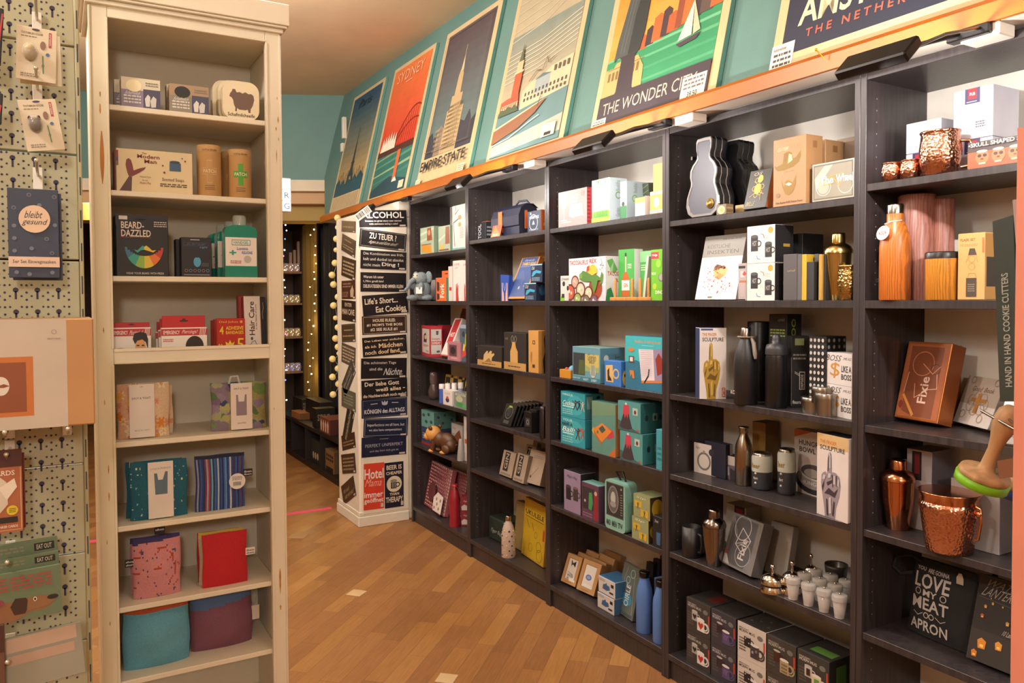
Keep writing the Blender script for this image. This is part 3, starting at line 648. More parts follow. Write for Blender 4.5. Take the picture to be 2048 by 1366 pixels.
wcart('soap_pack', 'small black box with glowing blue soap shape and thin icons', 'gift box', 2, 363, 424, 474, .03, '1b1a22', f=[R(.08, .78, .9, .88, '3a3848'), R(.1, .79, .88, .87, '1b1a22'), TI(.14, .8, .84, .86, 'SECRET SOAP', '4a5a7a'), E(.52, .38, .12, .13, '4a9ac4'), E(.52, .52, .12, .03, '1b1a22'), TI(.6, .72, .88, .78, 'Light', '6a9ab8'),
      R(.66, .26, .9, .36, '3a3c44')]+[G(.16+.14*i, .16, .045, .012, 'b06a5a' if i % 2 == 0 else '5a9ab8') for i in range(6)]+[R(.08, .04, .92, .06, '8a8890'), R(.3, .93, .6, .95, 'b8b0b0')])
wcart('soap_pack', 'small black box standing behind the blue soap shape box', 'gift box', 2, 352, 412, 478, .03, '1b1a22', v=XF-.036)
GEL = M('1f8a78', .12, al=.92); CLR = M('c9d4cc', .1, al=.45)
def gel(label, xc, wpx, yt, v, first=True):
    Pp = spot(xc, WS[2], v, 0); r, h = size_at(Pp, wpx, yt, WS[2]); e = bpy.data.objects.new('gel_bottle', None); COL.objects.link(e)
    e.matrix_world = Matrix.Translation((Pp.x, Pp.y, WS[2]+.0004)) @ Matrix.Rotation(PI/2, 4, 'Z'); H = h
    o = [(-r, 0), (r, 0), (r, H*.74), (r*.9, H*.80), (r*.45, H*.84), (-r*.45, H*.84), (-r*.9, H*.80), (-r, H*.74)]
    b = MB(); b.prism(o, -r*.5, r*.5, GEL); b.build('body', e)
    b = MB(); b.lathe([(r*.42, H*.84), (r*.42, H*.97), (r*.36, H)], CLR, seg=20); b.build('cap', e)
    b = MB(); b.box(-r*.96, -r*.5-.0006, H*.18, r*.96, -r*.5-.0001, H*.64, M('e6dcd4'), .0002)
    b.art('f', [R(.2, .72, .8, .92, '2f9a86'), R(.22, .745, .78, .895, 'e6dcd4'), T(.26, .77, .74, .87, 'HANDGEL', '2f9a86'), T(.36, .56, .72, .66, 'Luminis', '3a5ab0'), T(.52, .42, .86, .52, 'RELIONE', '3a5ab0'), R(.2, .38, .26, .55, '2f9a86'), R(.12, .44, .34, .49, '2f9a86'), C(.70, .24, .12, 'b8b0a8'), N(.15, .08, .5, .2, 2, 'b05a4a')], -r*.96, -r*.5-.0006, H*.18, r*.96, 0, H*.64)
    b.build('label', e); tag(e, label, 'hand gel', 'green hand gel bottles')
gel('clear bottle of green hand gel with a white label, foremost of three', 480, 62, 432, 2.652); gel('green hand gel bottle second in the row on the cabinet shelf', 463, 58, 444, 2.60); gel('green hand gel bottle hindmost in the row on the cabinet shelf', 446, 56, 450, 2.545)
# --- fourth shelf
FACE = lambda x, sk, hr: [E(x, .30, .14, .36, sk), P(hr, x-.20, .62, x-.16, .80, x, .86, x+.15, .80, x+.2, .6, x+.19, .25, x+.14, .5, x+.05, .60, x-.08, .56, x-.14, .45), R(x-.1, .38, x-.03, .42, hr), R(x+.03, .38, x+.1, .42, hr), R(x-.08, .14, x+.08, .2, hr)]
def emer(t2, face): return [R(0, .72, 1, .96, 'b8343a'), T(.05, .77, .40, .90, 'EMERGENCY', 'ece0d8'), TI(.43, .75, .80, .92, t2, 'ece0d8')] + [P('ece0d8', .83+.035*i, .72, .85+.035*i, .96, .865+.035*i, .96, .845+.035*i, .72) for i in range(4)] + face
def hang(name, label, s, xl, xr, yt, v, tcol, art, group=None, tab=.17):
    def ex(b, w, D, h):
        b.box(w*.03, D*.4, h-.001, w*.97, D*.5, h*(1+tab), tcol, .0006); b.art('f', [E(.5, .55, .1, .08, '3a1a1a'), E(.5, .68, .04, .08, '3a1a1a')], 0, D*.4, h, w, D, h*(1+tab))
    return wcart(name, label, 'novelty pack', s, xl, xr, yt, .016, WH, v=v, f=art, extra=ex, group=group)
hang('moustache_pack', 'white and red moustache pack with a black haired cartoon man', 3, 225, 303, 656, 2.662, 'b02a2e', emer('Moustaches!', FACE(.72, 'dba26a', '2a211f')+[E(.2, .2, .2, .14, 'c99a86'), E(.2, .16, .1, .06, '8a5a4a')]))
hang('piercing_pack', 'white and red piercings pack with afro silhouettes, foremost with red tab', 3, 323, 415, 656, 2.662, 'b8252a', emer('Piercings!', [E(.72, .32, .20, .38, '2e211f'), P('2e211f', .6, 0, .6, .3, .85, .3, .85, 0), P('2e211f', .08, 0, .12, .16, .25, .2, .36, .1, .4, 0), N(.04, .5, .26, .62, 2, 'c05a5a')]), tab=.42)
hang('piercing_pack', 'red topped piercings pack second behind the foremost one', 3, 318, 408, 660, 2.65, 'b8252a', [R(0, .72, 1, .96, 'b8343a')], tab=.42)
hang('piercing_pack', 'red topped piercings pack hindmost of the three', 3, 312, 400, 664, 2.628, 'a82228', [R(0, .72, 1, .96, 'b8343a')], tab=.42)
ADH = [T(.10, .86, .75, .93, 'Dad Jokes', 'd9c04a', 1), T(.32, .68, .94, .78, 'ADHESIVE', 'e0c02a'), T(.32, .56, .94, .65, 'BANDAGES', 'e0c02a'), P('e6cc2a', .3, .1, .24, .22, .32, .24, .3, .36, .4, .3, .46, .4, .52, .3, .62, .35, .58, .24, .66, .18, .56, .14, .55, .02, .46, .1, .36, .0), TI(.68, .12, .96, .44, '5', 'e6cc2a'), T(.1, .56, .24, .78, '4', 'e0c02a'), T(.06, .1, .2, .3, '20', 'e0c02a'), C(.86, .9, .05, 'd9a04a')]
for i, lb in enumerate(('red tin of adhesive bandages with yellow lettering, foremost of three', 'red bandage tin second in the row', 'red bandage tin hindmost in the row')):
    wcart('bandage_tin', lb, 'tin', 3, 434-5*i+0, 491-6*i, 637+2*i, .018, M('b02a22', .3), v=2.668-.022*i, f=ADH if i == 0 else (), group='red bandage tins')
HAIR = [TV(.28, .30, .62, .90, 'Hair Care', '3a3034'), TV(.66, .4, .76, .85, 'in the Name of Love', '5a5054'), G(.28, .1, .13, .015, '4a4044'), G(.72, .1, .13, .015, '4a4044'), L('4a4044', .03, .3, .1, .42, .18, .62, .2, .7, .1), E(.42, .24, .07, .03, '4a4044')]
wcart('comb_box', 'slim white box reading Hair Care with a cyclist, leaning at the cabinet edge', 'gift box', 3, 491, 524, 592, .03, 'd9cdc4', v=2.66, f=HAIR, side='a83232', lean=6)
wcart('comb_box', 'slim black box at the right end of the comb shelf', 'gift box', 3, 522, 533, 594, .05, '2a2426', v=2.645, lean=3, f=[L('b8b0a8', .06, .5, .6, .4, .7, .6, .8, .5, .9)])
wcart('comb_box', 'slim red box behind the white Hair Care box', 'gift box', 3, 479, 512, 591, .025, 'a03030', v=2.622, lean=3)
# --- cloth pouches
def soft(name, label, cat, z, xl, xr, yt, v, D, pat, back, group=None, nu=72, nv=54, lean=0, sag=.0, parts=None, mk='cloth', vr=None):
    mx, w = frame(z, xl, xr, v, v if vr is None else vr, 0, math.radians(lean), D); h = fit_h(mx, yt); b = MB(); rr = random.Random(xl)
    ph = [rr.uniform(0, 6) for _ in range(4)]
    def z_(u, v_): return v_*h*(1-sag*math.sin(PI*u)) + .004*h*math.sin(9*u+ph[0])*v_
    def x_(u, v_): return u*w+.012*w*math.sin(7*v_+ph[1])*(2*u-1)
    def bul(u, v_): return D/2*(max(0, math.sin(PI*u))**.55*max(0, math.sin(PI*min(1, v_*.93+.07)))**.5)*(1+.07*math.sin(8*u+5*v_+ph[2])+.05*math.sin(14*v_-6*u+ph[3]))
    for sgn in (-1, 1):
        V = [(x_(i/nu, j/nv), D/2+sgn*bul(i/nu, j/nv), z_(i/nu, j/nv)) for j in range(nv+1) for i in range(nu+1)]
        by = {}
        for j in range(nv):
            for i in range(nu):
                f = (j*(nu+1)+i, j*(nu+1)+i+1, (j+1)*(nu+1)+i+1, (j+1)*(nu+1)+i); f = f if sgn < 0 else f[::-1]
                c = pat((i+.5)/nu, (j+.5)/nv) if sgn < 0 else back; by.setdefault(c, []).append(f)
        base = len(b.v); b.v += V
        for c, fs in by.items():
            mi = b.mi(M(c, .85, kind=mk) if isinstance(c, str) else c)
            for f in fs: b.f.append(tuple(a+base for a in f)); b.m.append(mi); b.sm.append(True)
    o = tag(b.build(name, mx=mx), label, cat, group)
    if parts: parts(o, w, D, h)
    return o
def hsh(u, v, n, s=0): return random.Random(int(u*n)*131+int(v*n)*17+s).random()
def band(u0, u1, ops, name='paper_band', dz=0):
    def f(o, w, D, h):
        b = MB(); n = 10; dy = [.5-.56*math.sin(PI*(.08+.84*i/n))**.35 for i in range(n+1)]
        b.box(u0*w, -D*.05, h*.02, u1*w, -D*.02, h*.99, M('ddd0c4'), .0003); b.art('f', ops, u0*w, -D*.05, h*.02, u1*w, 0, h*.99); b.build(name, o)
    return f
def vtag(x, zf, txt='.', col='1a1a1c', w_=.022, tc='d9d4cc'):
    def f(o, w, D, h):
        b = MB(); b.box(x*w, D*.4, zf*h, x*w+w_, D*.4+.001, zf*h+w_*.8, col, .0003); b.art('f', [T(.1, .5, .9, .8, txt.split('|')[0], tc), T(.1, .15, .9, .4, txt.split('|')[-1], tc)], x*w, D*.4, zf*h, x*w+w_, D, zf*h+w_*.8); b.build('label_tag', o)
    return f
def both(*fs):
    def f(*a):
        for g in fs: g(*a)
    return f
_fr = random.Random(3); FLW = [(_fr.random(), _fr.random(), _fr.uniform(.05, .11), _fr.choice(['d07f30', 'e0d2b4', 'd9a860', 'e2d6bc', 'c98a6a'])) for _ in range(46)]
def flo(u, v):
    for a, b_, r, c in FLW:
        q = math.hypot(u-a, (v-b_)*.85)
        if q < r*.42: return 'd9a040' if c != 'd9a040' and c[0] in 'ed' and c != 'd07f30' else c
        if q < r and math.cos(6*math.atan2(v-b_, u-a))*.3+.8 > q/r: return c
    return 'd4b592' if u > .25 else 'd6a98c'
MXB = [(_fr.random(), _fr.random(), _fr.uniform(.06, .17), _fr.choice(['6f8a4a', '3f4068', '77607a', 'a8a06a', '55704a', '8a7a90', '9a9a78'])) for _ in range(60)]
def mix(u, v):
    for a, b_, r, c in MXB:
        if math.hypot(u-a, (v-b_)*1.2)+.012*math.sin(40*u+30*v) < r*.75: return '3f4068' if (u > .7 and v < .5 and c[0] == '7') else c
    return '9a8f58' if u > .3 else '80707c'
soft('cloth_pouch', 'cream pouch with orange flowers and a pink paper band', 'pouch', WS[4], 236, 341, 770, 2.655, .03, flo, 'd2b088', parts=band(.22, .70, [T(.1, .72, .85, .76, 'SHUT & TIGHT', '7a6a64'), T(.2, .12, .8, .15, 'MADE IN HAPPY', 'b0a098'), T(.42, .92, .56, .97, '*', 'a09088')]))
soft('cloth_pouch', 'flowered pouch just visible behind the cream one', 'pouch', WS[4], 250, 347, 776, 2.612, .02, flo, 'd2b088', nu=12, nv=10)
soft('cloth_pouch', 'green and violet patterned pouch with a white band and hanging loop', 'pouch', WS[4], 425, 535, 768, 2.655, .035, mix, '8f8a5a', parts=both(band(.33, .72, [T(.15, .86, .85, .9, 'SHUT & TIGHT', '6a5a60'), P('8a7a84', .25, .3, .25, .75, .33, .75, .36, .6, .62, .6, .66, .75, .74, .75, .74, .3), T(.3, .12, .7, .15, 'SHOPPER', '8a7a80')]),
     lambda o, w, D, h: MB().tube([(w*.32, D*.4, h*.97), (w*.36, D*.4, h*1.12), (w*.48, D*.4, h*1.13), (w*.52, D*.4, h*.97)], .0035, M('e0dcd6', .15, al=.5)).build('loop', o)))
TLS = [(_fr.random(), _fr.random(), _fr.uniform(.006, .022), _fr.choice(['d8cc8a', '8ab0b4', 'c49a9a', '8ab0b4'])) for _ in range(60)]
def tl(u, v):
    for a, b_, r, c in TLS:
        if abs(u-a)+abs(v-b_) < r: return c
    return '1c5a6c'
soft('cloth_pouch', 'teal speckled folded bag with a pale paper band showing a bag', 'pouch', WS[5], 262, 377, 928, 2.66, .025, tl, '1c5a6c', parts=band(.30, .74, [P('5a6e7c', .28, .42, .24, .80, .36, .80, .4, .68, .58, .68, .68, .82, .78, .82, .76, .42), T(.1, .86, .9, .9, 'LOQI & FRIENDS', 'a89a90')]))
soft('cloth_pouch', 'teal speckled bag lying behind the banded one', 'pouch', WS[5], 254, 366, 927, 2.628, .02, tl, '1c5a6c', nu=14, nv=10)
SC = ['2c3a6a', '8a8aa0', '22305c', '35548a', '2a3a70', '28305a', '7a3048', '8a9aa0', 'b02a34', '2a4a7c', '6fa0a0', '1f2c58', '3f5f9a', '2c4a86', 'a8b0a8', '24366c', '30508c', '1f2c58', '3f60a0', '5a88a8', '28387a', '34508a', 'c0c0b0', '30488c', '4a3058', '2c406a', '3a5a98', '24305a', '38508a', '6a3a50', '2a3c74', '3f5a92']
soft('cloth_pouch', 'blue and red vertically striped pouch with a round white price tag', 'pouch', WS[5], 393, 491, 915, 2.655, .026, lambda u, v: SC[int(u*32) % 32] if v < .95 else '23263c', '2a3a70', nu=32, nv=16, parts=both(vtag(.98, .55, 'iben'), lambda o, w, D, h: (lambda b: (b.lathe([(w*.17, 0), (w*.17, .0008)], M('ddd6cc'), seg=24), b.tf(Matrix.Translation((w*.83, -D*.12, h*.5)) @ Matrix.Rotation(PI/2, 4, 'X')), b.art('f', [N(.2, .55, .8, .75, 3, '8a8078')]+[R(.25+.05*i, .3, .272+.05*i, .48, '3a3430') for i in range(10)], w*.66, -D*.12-.0012, h*.31, w, 0, h*.69), b.build('price_tag', o)))(MB())))
CFS = [(_fr.random(), _fr.random(), _fr.choice([0, 0, 1.57, .7, -.6]), _fr.uniform(.05, .10), 'a84030') for _ in range(20)] + [(_fr.random(), _fr.random(), _fr.uniform(0, 3), .022, '4a4a70') for _ in range(46)]
def conf(u, v):
    if v > .95-.06*(1-u): return '3a3260'
    for a, b_, t, r, c in CFS:
        x, y = (u-a)*math.cos(t)+(v-b_)*math.sin(t), -(u-a)*math.sin(t)+(v-b_)*math.cos(t)
        if abs(x) < r and abs(y) < .009: return c
    return 'c98484'
soft('cloth_pouch', 'pink pouch with dark and red confetti strokes and black name tags', 'pouch', WS[6], 268, 364, 1082, 2.66, .035, conf, 'c98484', nu=36, nv=34, parts=both(vtag(.46, 1.02, 'ubon|'), vtag(-.16, .55, 'shop|shore')))
soft('cloth_pouch', 'pink confetti pouch folded behind the front one', 'pouch', WS[6], 262, 358, 1080, 2.618, .02, lambda u, v: '3a3260' if v > .93 else 'b87878', 'b87878', nu=14, nv=10)
soft('cloth_pouch', 'plain bright red pouch, foremost on the second lowest visible shelf', 'pouch', WS[6], 407, 496, 1073, 2.66, .02, lambda u, v: 'b81c24', 'b01c22', parts=vtag(.97, .5, 'iben', 'ddd6cc', .022, '3a3430'))
soft('cloth_pouch', 'beige and yellow pouch between the two red ones', 'pouch', WS[6], 400, 488, 1068, 2.635, .014, lambda u, v: 'b8a888' if v < .93 else 'c8b048', 'b8a888', nu=12, nv=10)
soft('cloth_pouch', 'red pouch at the back showing only its left edge', 'pouch', WS[6], 396, 480, 1068, 2.612, .014, lambda u, v: 'a82026', 'a82026', nu=12, nv=10)
soft('cloth_pouch', 'large light blue zipped pouch with an orange top edge', 'pouch', WS[7], 249, 383, 1222, 2.655, .06, lambda u, v: '5f9cb0' if v < .86 else 'b0522a', '5f9cb0', nu=26, nv=30)
soft('cloth_pouch', 'large mauve pouch with a blue top edge and hanging white tag', 'pouch', WS[7], 385, 510, 1200, 2.63, .06, lambda u, v: '7a4c5c' if v < .84-.12*(1-u) else '4f6a94', '7a4c5c', nu=26, nv=30, parts=lambda o, w, D, h: (lambda b: (b.box(w*.98, D*.45, h*.36, w*1.12, D*.47, h*.62, M('cfc4b4'), .0004), b.tube([(w*.98, D*.46, h*.98), (w*1.08, D*.46, h*.8), (w*1.03, D*.46, h*.62)], .0008, 'b8aa98', 5), b.build('price_tag', o)))(MB()))

# ================================================================== perforated panel on the far left
PXX = 3.10; EDGE = -1.888; PB = M('aba787', .5, kind='worn'); HOLE = M('3f3c4c', .9)
e = empty('perforated_panel', (PXX, -2.2, 0))
b = MB(); zt = 2.10
for i in range(12):
    z1 = zt-.0; seam = [(2.02, 2.2), (1.826, 2.018), (1.647, 1.824), (1.472, 1.645), (1.297, 1.470), (1.13, 1.295), (.98, 1.128), (.83, .978), (.66, .828), (.40, .658), (.0, .398)]
    if i < len(seam): b.box(-.014, -.5, seam[i][0]+.0006, 0, EDGE+2.2-.004, seam[i][1]-.0006, PB, .0012)
for j in range(40):
    z = .66+j*.0355
    for i in range(6):
        y = EDGE+2.2-.020-i*.030
        kx = .0002
        def disc(yy, zz, r): b.add([(kx, yy+r*math.cos(a*PI/4), zz+r*math.sin(a*PI/4)) for a in range(8)], [tuple(range(8))], HOLE)
        if j % 1 == 0:
            for dz in (0, .0118, .0236): disc(y, z+dz, .0019)
            disc(y-.007, z+.006, .0017); disc(y-.023, z+.006, .0017); disc(y-.007, z+.024, .0017); disc(y-.023, z+.024, .0017)
        if i % 1 == 0: disc(y-.015, z+.016, .0042); b.add([(kx, y-.0165, z+.001), (kx, y-.0135, z+.001), (kx, y-.0135, z+.014), (kx, y-.0165, z+.014)], [(0, 1, 2, 3)], HOLE)
b.build('sheet', e)
b = MB(); b.box(-.03, EDGE+2.2-.003, 0, .002, EDGE+2.2+.003, 2.12, M('a8a27c', .5), .001)
for j in range(26): b.box(.0018, EDGE+2.2-.001, .7+j*.055, .0026, EDGE+2.2+.0008, .73+j*.055, HOLE, .0002)
b.build('upright', e)
tag(e, 'beige perforated metal display panel at the left edge with keyhole slots', 'display panel')
def hook(x, y, label, L_=.10):
    p = on(x, y, 0, PXX+.001); b = MB(); c = M('cfc9b8', .25, .6)
    b.box(.0, -.007, -.02, .003, .007, .016, M('ddd6c8', .35), .001); b.tube([(.003, 0, .004), (L_, 0, .004), (L_+.008, 0, .010)], .0022, c); b.ball((L_+.008, 0, .011), .0035, c)
    return tag(b.build('display_hook', loc=(p.x, p.y, p.z)), label, 'hook', 'hooks in the perforated panel')
def pegcard(name, label, cat, xl, xr, yt, v, D, art, col='d9ccb0', tilt=0, H=.0, yb=None, group=None, extra=None):
    A = on(xl, yb, 0, v); B_ = on(xr, yb, 0, v); w = B_.y-A.y; h = on(xl, yt, 0, v).z-A.z; b = MB(); b.box(0, 0, 0, w, D, h, col, .0008)
    if art: b.art('f', art, 0, 0, 0, w, D, h)
    if extra: extra(b, w, D, h)
    mx = Matrix.Translation((v, A.y, A.z)) @ Matrix.Rotation(PI/2, 4, 'Z') @ Matrix.Translation((w/2, 0, h)) @ Matrix.Rotation(math.radians(tilt), 4, 'Y') @ Matrix.Translation((-w/2, 0, -h))
    return tag(b.build(name, mx=mx), label, cat, group)
def tooth(body):
    def ex(b, w, D, h):
        b.ball((w*.34, -.008, h*.52), (w*.20, .012, h*.17), M('e8e4dc', .08, al=.25)); b.ball((w*.34, -.006, h*.50), (w*.17, .012, h*.14), M(body, .25))
        if body != 'b09a70': [b.ball((w*x, -.006, h*.63), (w*.05, .008, h*.045), M(body, .25)) for x in (.22, .46)]
        else: b.ball((w*.34, -.012, h*.56), (w*.13, .008, h*.08), M('c9b48a', .3))
    return ex
TB = [T(.12, .86, .66, .90, 'TOOTHBRUSH HOLDER', '5a4a3c'), N(.12, .8, .5, .84, 1, '8a7a68'), R(.80, .66, .87, .94, 'b0343a'), TV(.815, .70, .855, .92, 'KIKKERLAND', 'e6dcc8'), C(.78, .52, .05, '4a6a9a'), E(.66, .68, .07, .08, '8a6a58'), L('5a8a4c', .03, .66, .48, .68, .16), G(.67, .3, .03, .01, '5a8a4c'), N(.12, .06, .5, .14, 2, '8a7a68'), E(.48, .955, .10, .02, '3f3c4c')]
pegcard('toothbrush_card', 'blister card with a sleepy bear shaped toothbrush holder, upper hook', 'toothbrush holder', 35, 116, 50, 3.19, .002, TB, yb=158, extra=tooth('b09a70'), tilt=2)
pegcard('toothbrush_card', 'toothbrush holder card hanging behind the upper one', 'toothbrush holder', 38, 122, 62, 3.172, .002, (), yb=165, tilt=-1)
pegcard('toothbrush_card', 'blister card with a dark bear toothbrush holder, lower hook, tilted', 'toothbrush holder', 36, 113, 195, 3.19, .002, TB, yb=298, extra=tooth('3a2a22'), tilt=-9)
hook(74, 45, 'silver hook holding the upper toothbrush holder cards'); hook(75, 184, 'silver hook holding the lower toothbrush holder card'); hook(76, 355, 'silver hook above the navy mask pack')
BL = [C(x, y, .045, '6a7080') for x, y in ((.12, .78), (.42, .93), (.92, .92), (.12, .58), (.62, .82), (.92, .60), (.12, .44), (.12, .30), (.45, .33), (.75, .44), (.85, .28), (.50, .22), (.15, .06), (.4, .04), (.85, .06), (.75, .14))]+[C(x, y, .025, '343c50') for x, y in ((.12, .78), (.42, .93), (.92, .92), (.75, .44), (.85, .28))]
BL += [E(.52, .66, .31, .155, 'dcbfa0'), TI(.32, .67, .70, .75, 'bleibt', '23304a'), TI(.26, .58, .78, .66, 'gesund', '23304a'), R(0, .12, 1, .235, 'dcc0a8'), T(.08, .15, .92, .20, '5er Set Einwegmasken', '6a5a50')]
pegcard('mask_pack', 'navy dotted pack of face masks reading bleibt gesund', 'mask pack', 18, 120, 375, 3.18, .012, BL, col='343c50', yb=555)
pegcard('mask_pack', 'second navy mask pack showing behind the first', 'mask pack', 26, 126, 382, 3.162, .012, (), col='3c4356', yb=560)
BL2 = [T(.1, .5, .9, .56, 'BATTERY', 'b03a34')]
pegcard('black_blister', 'black blister pack cut by the left edge, upper one', 'blister pack', -60, 10, 5, 3.2, .01, [L('b83a40', .05, .9, .2, .97, .9)], col=K_, yb=120, tilt=4)
pegcard('black_blister', 'black blister pack cut by the left edge, lower one', 'blister pack', -62, 7, 178, 3.2, .01, [L('b83a40', .05, .9, .1, .96, .6)], col=K_, yb=240, tilt=4)
# large carton
BOXF = [R(0, 0, .78, 1, 'c2b4a2'), R(.1, .12, .515, .66, 'c07030'), R(.14, .16, .46, .61, '8a4a26'), E(.27, .40, .062, .085, 'd9cfc4'), P('8a4a26', .21, .39, .29, .42, .335, .40, .29, .385), G(.682, .88, .018, .004, '8a8074'), T(.63, .81, .735, .825, 'REALITY WRAPS', '8a8074')]
A = on(-70, 858, 0, 3.24); B_ = on(191, 848, 0, 3.24)
w = B_.y-A.y; b = MB(); b.box(0, 0, 0, w, .13, .163, KR, .002, {'t': M('9a7448')}); b.art('f', BOXF, 0, 0, 0, w, .13, .163)
tag(b.build('shipping_carton', mx=Matrix.Translation((3.24, A.y, B_.z)) @ Matrix.Rotation(PI/2, 4, 'Z')), 'white and kraft carton with an orange picture, jutting from the panel', 'carton')
hook(134, 846, 'hook with a white tip under the kraft carton', .14); hook(20, 852, 'hook under the left end of the kraft carton', .14)
# lower hanging packs
pegcard('game_pack', 'rust red hanging pack cut by the left edge with a yellow seal', 'game pack', -60, 47, 908, 3.20, .012, [R(0, .0, 1, .80, 'a8623c'), R(0, .80, 1, 1, '4a2018'), L('d9c8a8', .01, .02, .03, .97, .03, .97, .79), T(.4, .70, .86, .76, 'CARDS', 'e6d8c8'), P('cfc4b0', .3, .4, .55, .7, .7, .62, .72, .35, .5, .2), P('e0d6c4', .55, .55, .85, .66, .9, .55, .7, .4), C(.80, .27, .11, 'd9c02a'), N(.74, .24, .87, .30, 3, '6a5a1a'), R(.3, .12, .9, .19, '2a2018'), T(.5, .06, .9, .09, 'TINKER CARDS', 'e6d8c8')], col='8a3c28', yb=1075)
pegcard('game_pack', 'second rust red pack behind the one with the yellow seal', 'game pack', -50, 52, 915, 3.182, .01, (), col='7a3826', yb=1068)
DOG = [R(0, 0, 1, 1, '66785c'), E(.70, .28, .20, .16, '8a6442'), E(.30, .20, .34, .22, '8a6040'), P('3f2a20', .48, .46, .60, .44, .64, .30, .58, .12, .46, .12, .42, .3), P('8a6442', .62, .42, .86, .40, .94, .30, .84, .20, .60, .16), E(.90, .36, .065, .05, '2a2220'), E(.70, .38, .02, .045, 'e6dcc8'), E(.70, .38, .012, .03, '2a2220'), E(.20, .42, .16, .10, '8a3f4c'), T(.10, .40, .30, .44, 'WOOF', 'dcc8b8')]
for i in range(3):
    pegcard('dog_bag_pack', ('green hanging pack with a brown dog face, lowest and foremost', 'green hanging pack peeking above the dog face pack', 'green hanging pack topmost behind the dog packs')[i], 'bag pack', -60+2*i, 122-2*i, 1158-30*i, 3.20-.02*i, .006, DOG+[N(.1, .62, .9, .92, 4, 'a04a40')] if i == 0 else [R(.72, .84, .96, .95, '2a2a26'), T(.75, .86, .93, .93, 'EAT OUT', 'c9c4a8'), N(.05, .85, .6, .95, 2, '8a8a70')], col='6d7f62', yb=1258-8*i, tilt=-2)
pegcard('clear_bag_pack', 'clear bag with white card strip at the bottom left corner', 'bag pack', -60, 165, 1290, 3.19, .006, [R(.3, .72, .95, .98, 'c0a692'), R(.3, .48, .92, .66, 'b89c88')], col=M('a8a898', .15, al=.75), yb=1400, tilt=-4)
pegcard('clear_bag_pack', 'brown topped clear pack cut by the bottom left corner', 'bag pack', -60, 12, 1262, 3.205, .008, [R(0, .6, 1, 1, '4a2c22')], col='6a4a3a', yb=1400)
hook(20, 900, 'hook holding the rust red card packs'); hook(22, 1100, 'hook holding the green dog packs'); hook(22, 1285, 'hook holding the clear bags')
# ================================================================== goods in the black bookcases
def cart(U, s, name, label, cat, xl, xr, yt, v, D, col, **k):
    if v < 50: D = min(D, .270-v)
    return carton(name, label, cat, SH[U][s], xl, xr, yt, v, D, col, lim=BX[U]+.7805, **k)
def man(x, y, s, sk, cl): return [E(x, y+s*.34, s*.09, s*.10, sk), P(cl, x-s*.16, y-s*.3, x-s*.14, y+.2*s, x, y+.26*s, x+s*.14, y+.2*s, x+s*.16, y-s*.3)]
def person(x, y, s, col, lean=0): return [E(x+lean*s, y+s*.42, s*.08, s*.09, col), P(col, x-s*.1, y+.3*s, x+s*.1, y+.3*s, x+s*.08, y, x-s*.06, y), L(col, s*.06, x-s*.02, y, x-s*.18, y-s*.4), L(col, s*.06, x+s*.04, y, x+s*.16, y-s*.42), L(col, s*.045, x-s*.08, y+.26*s, x-s*.28, y+.4*s), L(col, s*.045, x+s*.08, y+.26*s, x+s*.26, y+.42*s)]
def mugart(x, y, s, c, rim='ece4dc', asp=1.): return [P(c, x-s*.5, y-s*.55*asp, x-s*.5, y+s*.55*asp, x+s*.5, y+s*.55*asp, x+s*.5, y-s*.55*asp), E(x, y+s*.55*asp, s*.5, s*.12*asp, rim), G(x+s*.62, y, s*.3, s*.12, c)]
ORD = 'first second third fourth fifth sixth seventh eighth'.split()
# ---- bookcase by the pillar
CAMP = [R(0, 0, 1, 1, '9aab92'), P('b6c0a8', 0, .8, 1, .95, 1, .88, 0, .7), P('b6c0a8', 0, .55, .6, .62, .6, .56, 0, .45), P('8a4a2a', .50, .5, .52, .95, .80, .97, .88, .5), E(.66, .78, .10, .10, 'c98a5a'), P('c8862a', .10, .12, .10, .38, .82, .30, .86, .02), R(.1, .35, .8, .39, '8a5a3a')]
cart('A', 0, 'camping_game_box', 'mint green box with an orange grill and bearded man, far top shelf', 'gift box', 841, 868, 457, .05, .10, '8fa68c', f=CAMP, side='86a088')
cart('A', 0, 'camping_game_box', 'mint green box with a campfire, beside the white sketch box', 'gift box', 877, 900, 454, .045, .10, '8fa68c', f=[R(0, 0, 1, 1, '9fae96'), P('b6c0a8', 0, .5, .6, .7, .6, .6, 0, .4), P('8a5236', .6, .3, .64, .95, .95, .95, .98, .3), P('d9a83a', .1, .12, .2, .4, .3, .2, .4, .36, .52, .12), R(.05, .06, .9, .12, '7a4a3a')], side='86a088')
cart('A', 0, 'lamp_box', 'tall white box with a black line drawing and orange badge', 'gift box', 905, 930, 413, .02, .08, 'cfc8c4', f=[L('4a4440', .03, .3, .98, .25, .8, .5, .9), L('4a4440', .04, .55, .70, .1, .62, .18, .1), E(.6, .72, .13, .05, 'c08a3a'), E(.6, .56, .12, .05, 'c08a3a'), N(.6, .25, .9, .5, 9, 'a09890'), R(0, 0, 1, .045, '6aa8a0')])
